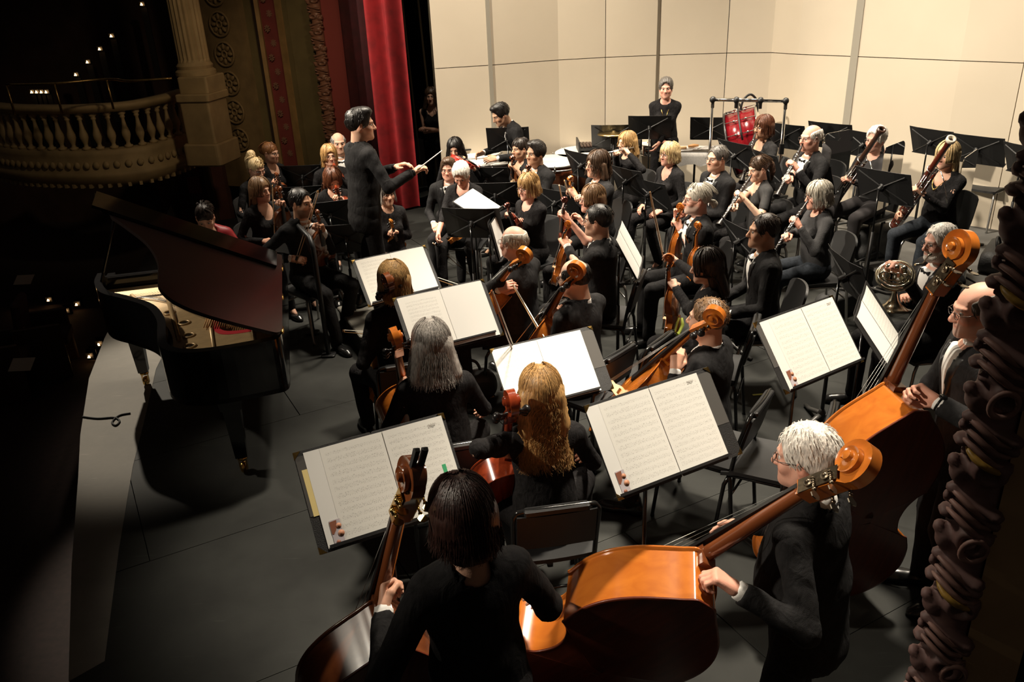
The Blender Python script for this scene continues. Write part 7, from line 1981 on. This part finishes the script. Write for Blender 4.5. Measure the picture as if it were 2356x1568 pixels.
# cellists
CM = dict(top='suit', tie=None, legs='wide', near=True)
seat_person('bald cellist with glasses in a charcoal suit, back to the camera', (1182, 558, 1.22), 142, hair=('buzz', 'silver') if False else ('ring', 'silver'), tone='pink', bald=(HAIRC['silver'], .09), glasses=True, LH=at(c36, 0, .02, .84), RH=('l', (.30, .42, .62)), hands=('neck', 'bow'), cloth=GREYCLOTH, clabel='tube-framed chair under the bald cellist in charcoal', chair_kind='tube', fat=.015, **CM)
seat_person('cellist with a ring of dark hair round a bald crown', (1322, 640, 1.2), 138, hair=('ring', 'black'), tone='pale', bald=(HAIRC['black'], .04), glasses=True, LH=at(c37, 0, .02, .84), RH=('l', (.30, .42, .62)), hands=('neck', 'bow'), cloth=GREYCLOTH, look=(.1, .15), clabel='tube-framed chair under the cellist with a bald crown', chair_kind='tube', **CM)
CF = dict(sex='f', top='blouse', legs='wide', near=True, sleeve=1.)
seat_person('cellist with a straight blonde bob in black, seen from behind', (906, 648, 1.2), 105, hair=('bob', 'blonde'), LH=at(c38, 0, .02, .84), scale=1.0, headk=1.05, fat=.015, RH=('l', (.30, .42, .60)), hands=('neck', 'bow'), clabel='tube-framed chair under the blonde bob-haired cellist', chair_kind='tube', **CF)
seat_person('cellist with long straight grey hair in black, seen from behind', (993, 792, 1.2), 102, hair=('shoulder', 'grey'), LH=at(c39, 0, .02, .86), scale=1.0, headk=1.06, fat=.02, RH=('l', (.32, .40, .60)), hands=('neck', 'bow'), clabel='tube-framed chair under the grey-haired cellist', chair_kind='tube', **CF)
seat_person('cellist with very long wavy golden hair, sheer black shoulders', (1243, 902, 1.2), 98, hair=('longwave', 'honey'), LH=at(c40, 0, .02, .88), scale=.98, headk=1.05, RH=('l', (.30, .40, .62)), hands=('neck', 'bow'), clabel='tube-framed chair under the wavy golden-haired cellist', chair_kind='tube', **CF)
seat_person('cellist with short brown hair in a black suit at centre right', (1628, 735, 1.22), 146, hair=('buzz', 'lightbrown'), tone='fair', LH=at(c41, 0, .02, .84), RH=('l', (.30, .42, .60)), hands=('neck', 'bow'), clabel='tube-framed chair under the brown-haired cellist', chair_kind='tube', **CM)
bow((1275, 820, .80), (1180, 658, 1.02), tip=True, label='pale bow rising from the bright orange cello')
bow((1140, 688, .70), (985, 636, .80), tip=True, label='pale bow lying across behind the white cello scores')
bow((900, 772, .52), (788, 764, .50), tip=True, label='bow tip showing left of the blonde cellist')
# bassists
person('bassist with dark reddish hair and black jacket, nearest the camera', (1062, 1185, 1.50), 112, pose='stand', sex='f', collar=False, hair=('bob', 'darkred'), tone='fair', top='suit', cloth=BLACKCLOTH, LH=at(b42, -.02, .05, 1.24), RH=('l', (.35, .30, .85)), hands=('grip', 'relax'), near=True, scale=.98, headk=1.04, look=(.05, .1), palms=((.5, .8, .2), None), polesL=(-.8, -.6, -.9))
person('white-haired bassist with glasses in a black tailcoat, back to the camera', (1856, 1052, 1.40), 140, fat=.05, pose='stand', hair=('combed', 'white'), tone='pink', glasses=True, top='suit', LH=at(b43, 0, -.02, 1.16), RH=('l', (.30, .45, .75)), hands=('grip', 'relax'), near=True, scale=1.05, headk=.96, look=(.12, .12), palms=((-.3, .6, -.6), None), lean=.10, polesL=(-.4, -.6, -1.))
person('bald bassist with glasses beside the carved moulding', (2252, 712, 1.58), 168, watch='L', pose='stand', hair=('ring', 'darkgrey'), tone='pink', bald=(HAIRC['darkgrey'], .05), glasses=True, beard=((.45, .40, .36), .5), top='suit', LH=at(b44, .0, -.05, 1.17), RH=('l', (.30, .25, .75)), scale=1.06, headk=.95, hands=('grip', 'relax'), near=True, palms=((-.3, .9, 0), None), polesL=(-1., -.2, -.6), look=(.1, .15))
# ------------------------------------------------------------------ the remaining music stands
SG = None
stand((1117, 294), (1216, 291), (1130, 333), 'tilted black stand with crossed ribs before the timpanist', tilt=.40)
stand((1445, 266), (1545, 265), (1465, 306), 'black stand with crossed ribs before the standing percussionist', tilt=.40)
stand((1596, 269), (1678, 269), (1598, 302), 'black stand with crossed ribs left of the red bass drum', h=1.25, tilt=.40)
stand((1372, 287), (1443, 286), (1382, 312), 'small black stand behind the cymbal', h=1.22, tilt=.40)
stand((1770, 280), (1835, 288), (1778, 312), 'black stand right behind the auburn-haired clarinettist', h=1.30, floor=RZ, tilt=.40)
stand((1857, 277), (1958, 287), (1862, 312), 'black stand above the bald clarinettist', floor=RZ, tilt=.40)
stand((1962, 298), (2000, 305), (1975, 335), 'black stand half hidden by the white-haired bassoonist', h=1.28, floor=RZ, tilt=.40)
stand((2095, 289), (2185, 302), (2112, 340), 'black stand left of the ivory bassoon bell', h=1.30, floor=RZ, tilt=.40)
stand((2192, 305), (2305, 318), (2205, 345), 'black stand right of the blonde bassoonist', floor=RZ, h=1.33, tilt=.40)
stand((2315, 325), (2400, 342), (2340, 375), 'black stand cut by the right edge behind the moulding', h=1.33, floor=RZ, tilt=.40)
stand((1965, 380), (2092, 402), (1975, 465), 'large black stand before the blonde bassoonist', floor=RZ, tilt=.40)
stand((1808, 364), (1905, 382), (1820, 405), 'black stand before the bald clarinettist\'s knees', h=1.20, tilt=.40)
stand((1631, 313), (1740, 338), (1680, 385), 'broad black stand between the grey-haired man and the auburn-haired woman', h=1.32, tilt=.40)
stand((1715, 335), (1790, 362), (1745, 408), 'black stand just behind the brown ponytail', h=1.25, tilt=.40)
st14 = stand((1447, 403), (1525, 424), (1480, 455), 'black stand before the pale blonde bob-haired woman', tilt=.40)
stand((1405, 378), (1460, 392), (1425, 430), 'black stand overlapping behind the wavy brown hair', h=1.15, tilt=.40)
stand((1293, 341), (1365, 357), (1335, 395), 'black stand before the flute player', tilt=.40)
stand((1065, 384), (1165, 384), (1070, 420), 'upper black stand below the red violin', h=1.02, tilt=.40)
stand((1085, 421), (1190, 418), (1090, 460), 'lower black stand left of the blonde violinist', h=1.0, tilt=.40)
stand((1013, 477), (1147, 479), (1040, 530), 'wide black stand before the white-haired woman\'s lap', tilt=.40)
stand((645, 381), (735, 378), (650, 425), 'black stand at far left before the blonde ponytail', h=1.02, tilt=.40)
stand((655, 430), (728, 426), (660, 465), 'black stand behind the bearded man\'s head', h=1.0, tilt=.40)
stand((725, 466), (785, 459), (730, 512), 'black stand before the reddish-haired violinist', h=1.05, tilt=.40)
stand((750, 518), (832, 512), (752, 580), 'black stand right of the bearded man', h=1.02, tilt=.40)
stand((1240, 430), (1298, 440), (1250, 470), 'black stand between the two front violinists', h=1.0, tilt=.40)
st17 = stand((1660, 498), (1722, 530), (1700, 560), 'small black stand behind the dark-haired man in profile', h=1.1, tilt=.40)
sth = stand((1908, 566), (1962, 606), (1985, 690), 'black stand seen edge-on before the horn player', h=1.25, tilt=.40)
st9 = stand((1030, 474), (1090, 434), (998, 442), 'conductor\'s low stand under a blank white score', h=1.10, Hh=.35, tilt=.86, toward=True)
folder(st9, 'blank white score on the conductor\'s stand', skin=(None, None), cover=True, corners=False, coverw=.50, pages=(.235, .33), endp=False)
st8 = stand((1428, 500), (1405, 575), (1470, 612), 'stand with turned white pages before the black-haired man', h=1.18, W=.5)
folder(st8, 'large white pages turned on edge before the black-haired man', skin=(None, None), cover=False, pages=(.24, .34))
st10 = stand((1142, 480), (1116, 522), (1160, 540), 'stand with a white sheet seen behind the bald cellist\'s head', h=1.1, W=.4)
folder(st10, 'white sheet on a black stand behind the bald cellist\'s head', skin=(None,), cover=True, corners=False, coverw=.44, pages=(.34, .30), single=True, endp=False)
st7 = stand((1982, 665), (1960, 735), (2050, 770), 'stand with white pages left of the upright bass neck', h=1.3, W=.42)
folder(st7, 'white pages and dark folder left of the upright bass neck', skin=(None, 1), cover=True, corners=False, coverw=.62, pages=(.24, .33), endp=False)
# pencils, tabs and stickers on the scores
def on_folder(st, x, y, z=.014):
    z = z + .019
    ro_s, R, mid, n, WW = st
    return mid + R[:, 0] * x + R[:, 1] * y + n * z
p = on_folder(st4, -.215, -.10, .02); q = on_folder(st4, -.19, -.155, .02)
o = empty('red_pencil', (0, 0, 0), 0, 'red pencil lying at the left edge of the grey-haired cellist\'s score', 'pencil'); MB().tube([p, q], [.0045, .0045], 6).build('pencil_body', mat('pencil_red', (.70, .04, .03), .4), o)
p = on_folder(st1, .205, -.02, .017); o = MB().box((0, 0, 0), (.014, .030, .001), st1[1]).build('green_tab', mat('tab_green', (.05, .42, .18), .6)); o.location = tuple(p); tag(o, 'small green sticky tab at the right edge of the nearest score', 'tab')
p = on_folder(st1, -.262, .03, .0105); o = MB().box((0, 0, 0), (.02, .16, .001), st1[1]).build('yellow_sheet', mat('paper_yellow', (.82, .66, .28), .7)); o.location = tuple(p); tag(o, 'pale yellow sheet peeping out at the left of the nearest folder', 'paper')
p = on_folder(st3, .165, -.11, .018); o = MB().box((0, 0, 0), (.022, .045, .001), st3[1]).build('blue_sticker', mat('sticker_blue', (.12, .20, .42), .6)); o.location = tuple(p); tag(o, 'small blue printed picture at the lower right of the wavy-haired cellist\'s score', 'sticker')
# bow hooks on the white scores
bow((1198, 852, 1.02), (1188, 826, 1.12), 'dark bow tip against the white score beyond the golden hair', color=varnish('brown'))
# horn in the lap of the bearded player
hl = PD(2060, 634, HRN - .14)
hn = empty('french_horn', (0, 0, 0), 0, 'silver brass french horn held by the white-bearded man', 'horn')
Rh = rot_to((-.30, -.50, .80)); T = lambda p: hl + Rh @ np.array(p)
m = MB()
for r, zz in ((.115, 0), (.100, .018), (.087, -.014), (.072, .01)): m.torus(hl + Rh[:, 2] * zz, r, .0085, 30, 8, Rh)
m.build('coiled_tubing', NICKEL, hn)
mp_ = PD(2136, 588, HRN - .05); m = MB(); m.tube([T((.10, .09, .02)), T((.13, .05, .03)) * .6 + mp_ * .4, mp_], [.008, .006, .0045], 8); m.lathe([(.005, 0), (.009, .02), (.011, .024)], 10, mp_, rot_to(mp_ - hl)); m.build('lead_pipe', NICKEL, hn)
m = MB()
for i in range(3): m.lathe([(.02, -.03), (.02, .03), (.016, .036), (0, .036)], 12, T((-.045 + .045 * i, .03, .03)), Rh)
m.build('rotor_valve', NICKEL, hn)
m = MB()
for i in range(4): m.torus(T((-.06 + .04 * i, -.03, .03)), .03, .006, 14, 6, Rh @ Rx(1.2))
m.build('valve_slides', NICKEL, hn)
bd = PD(2056, 700, HRN + .04) - hl; bl_ = np.linalg.norm(bd); Rb_ = rot_to(bd)
ax_ = Rb_
m = MB(); pr_ = [(.012, .06), (.018, .11), (.03, .15), (.05, .175), (.09, .20), (.125, .210), (.128, .213)]
m.lathe(pr_ + [(a - .002, b + .002) for a, b in pr_[::-1]], 30, hl + np.array([.02, .02, -.02]), rot_to(bd / bl_ + np.array([-.3, -.5, .0]))); m.build('bell', NICKEL, hn)
# necklaces
for head, lb in (((1532, 262, 1.32), 'gold necklace'),):
    pass
# red pencil case, cap and other small floor items near the players
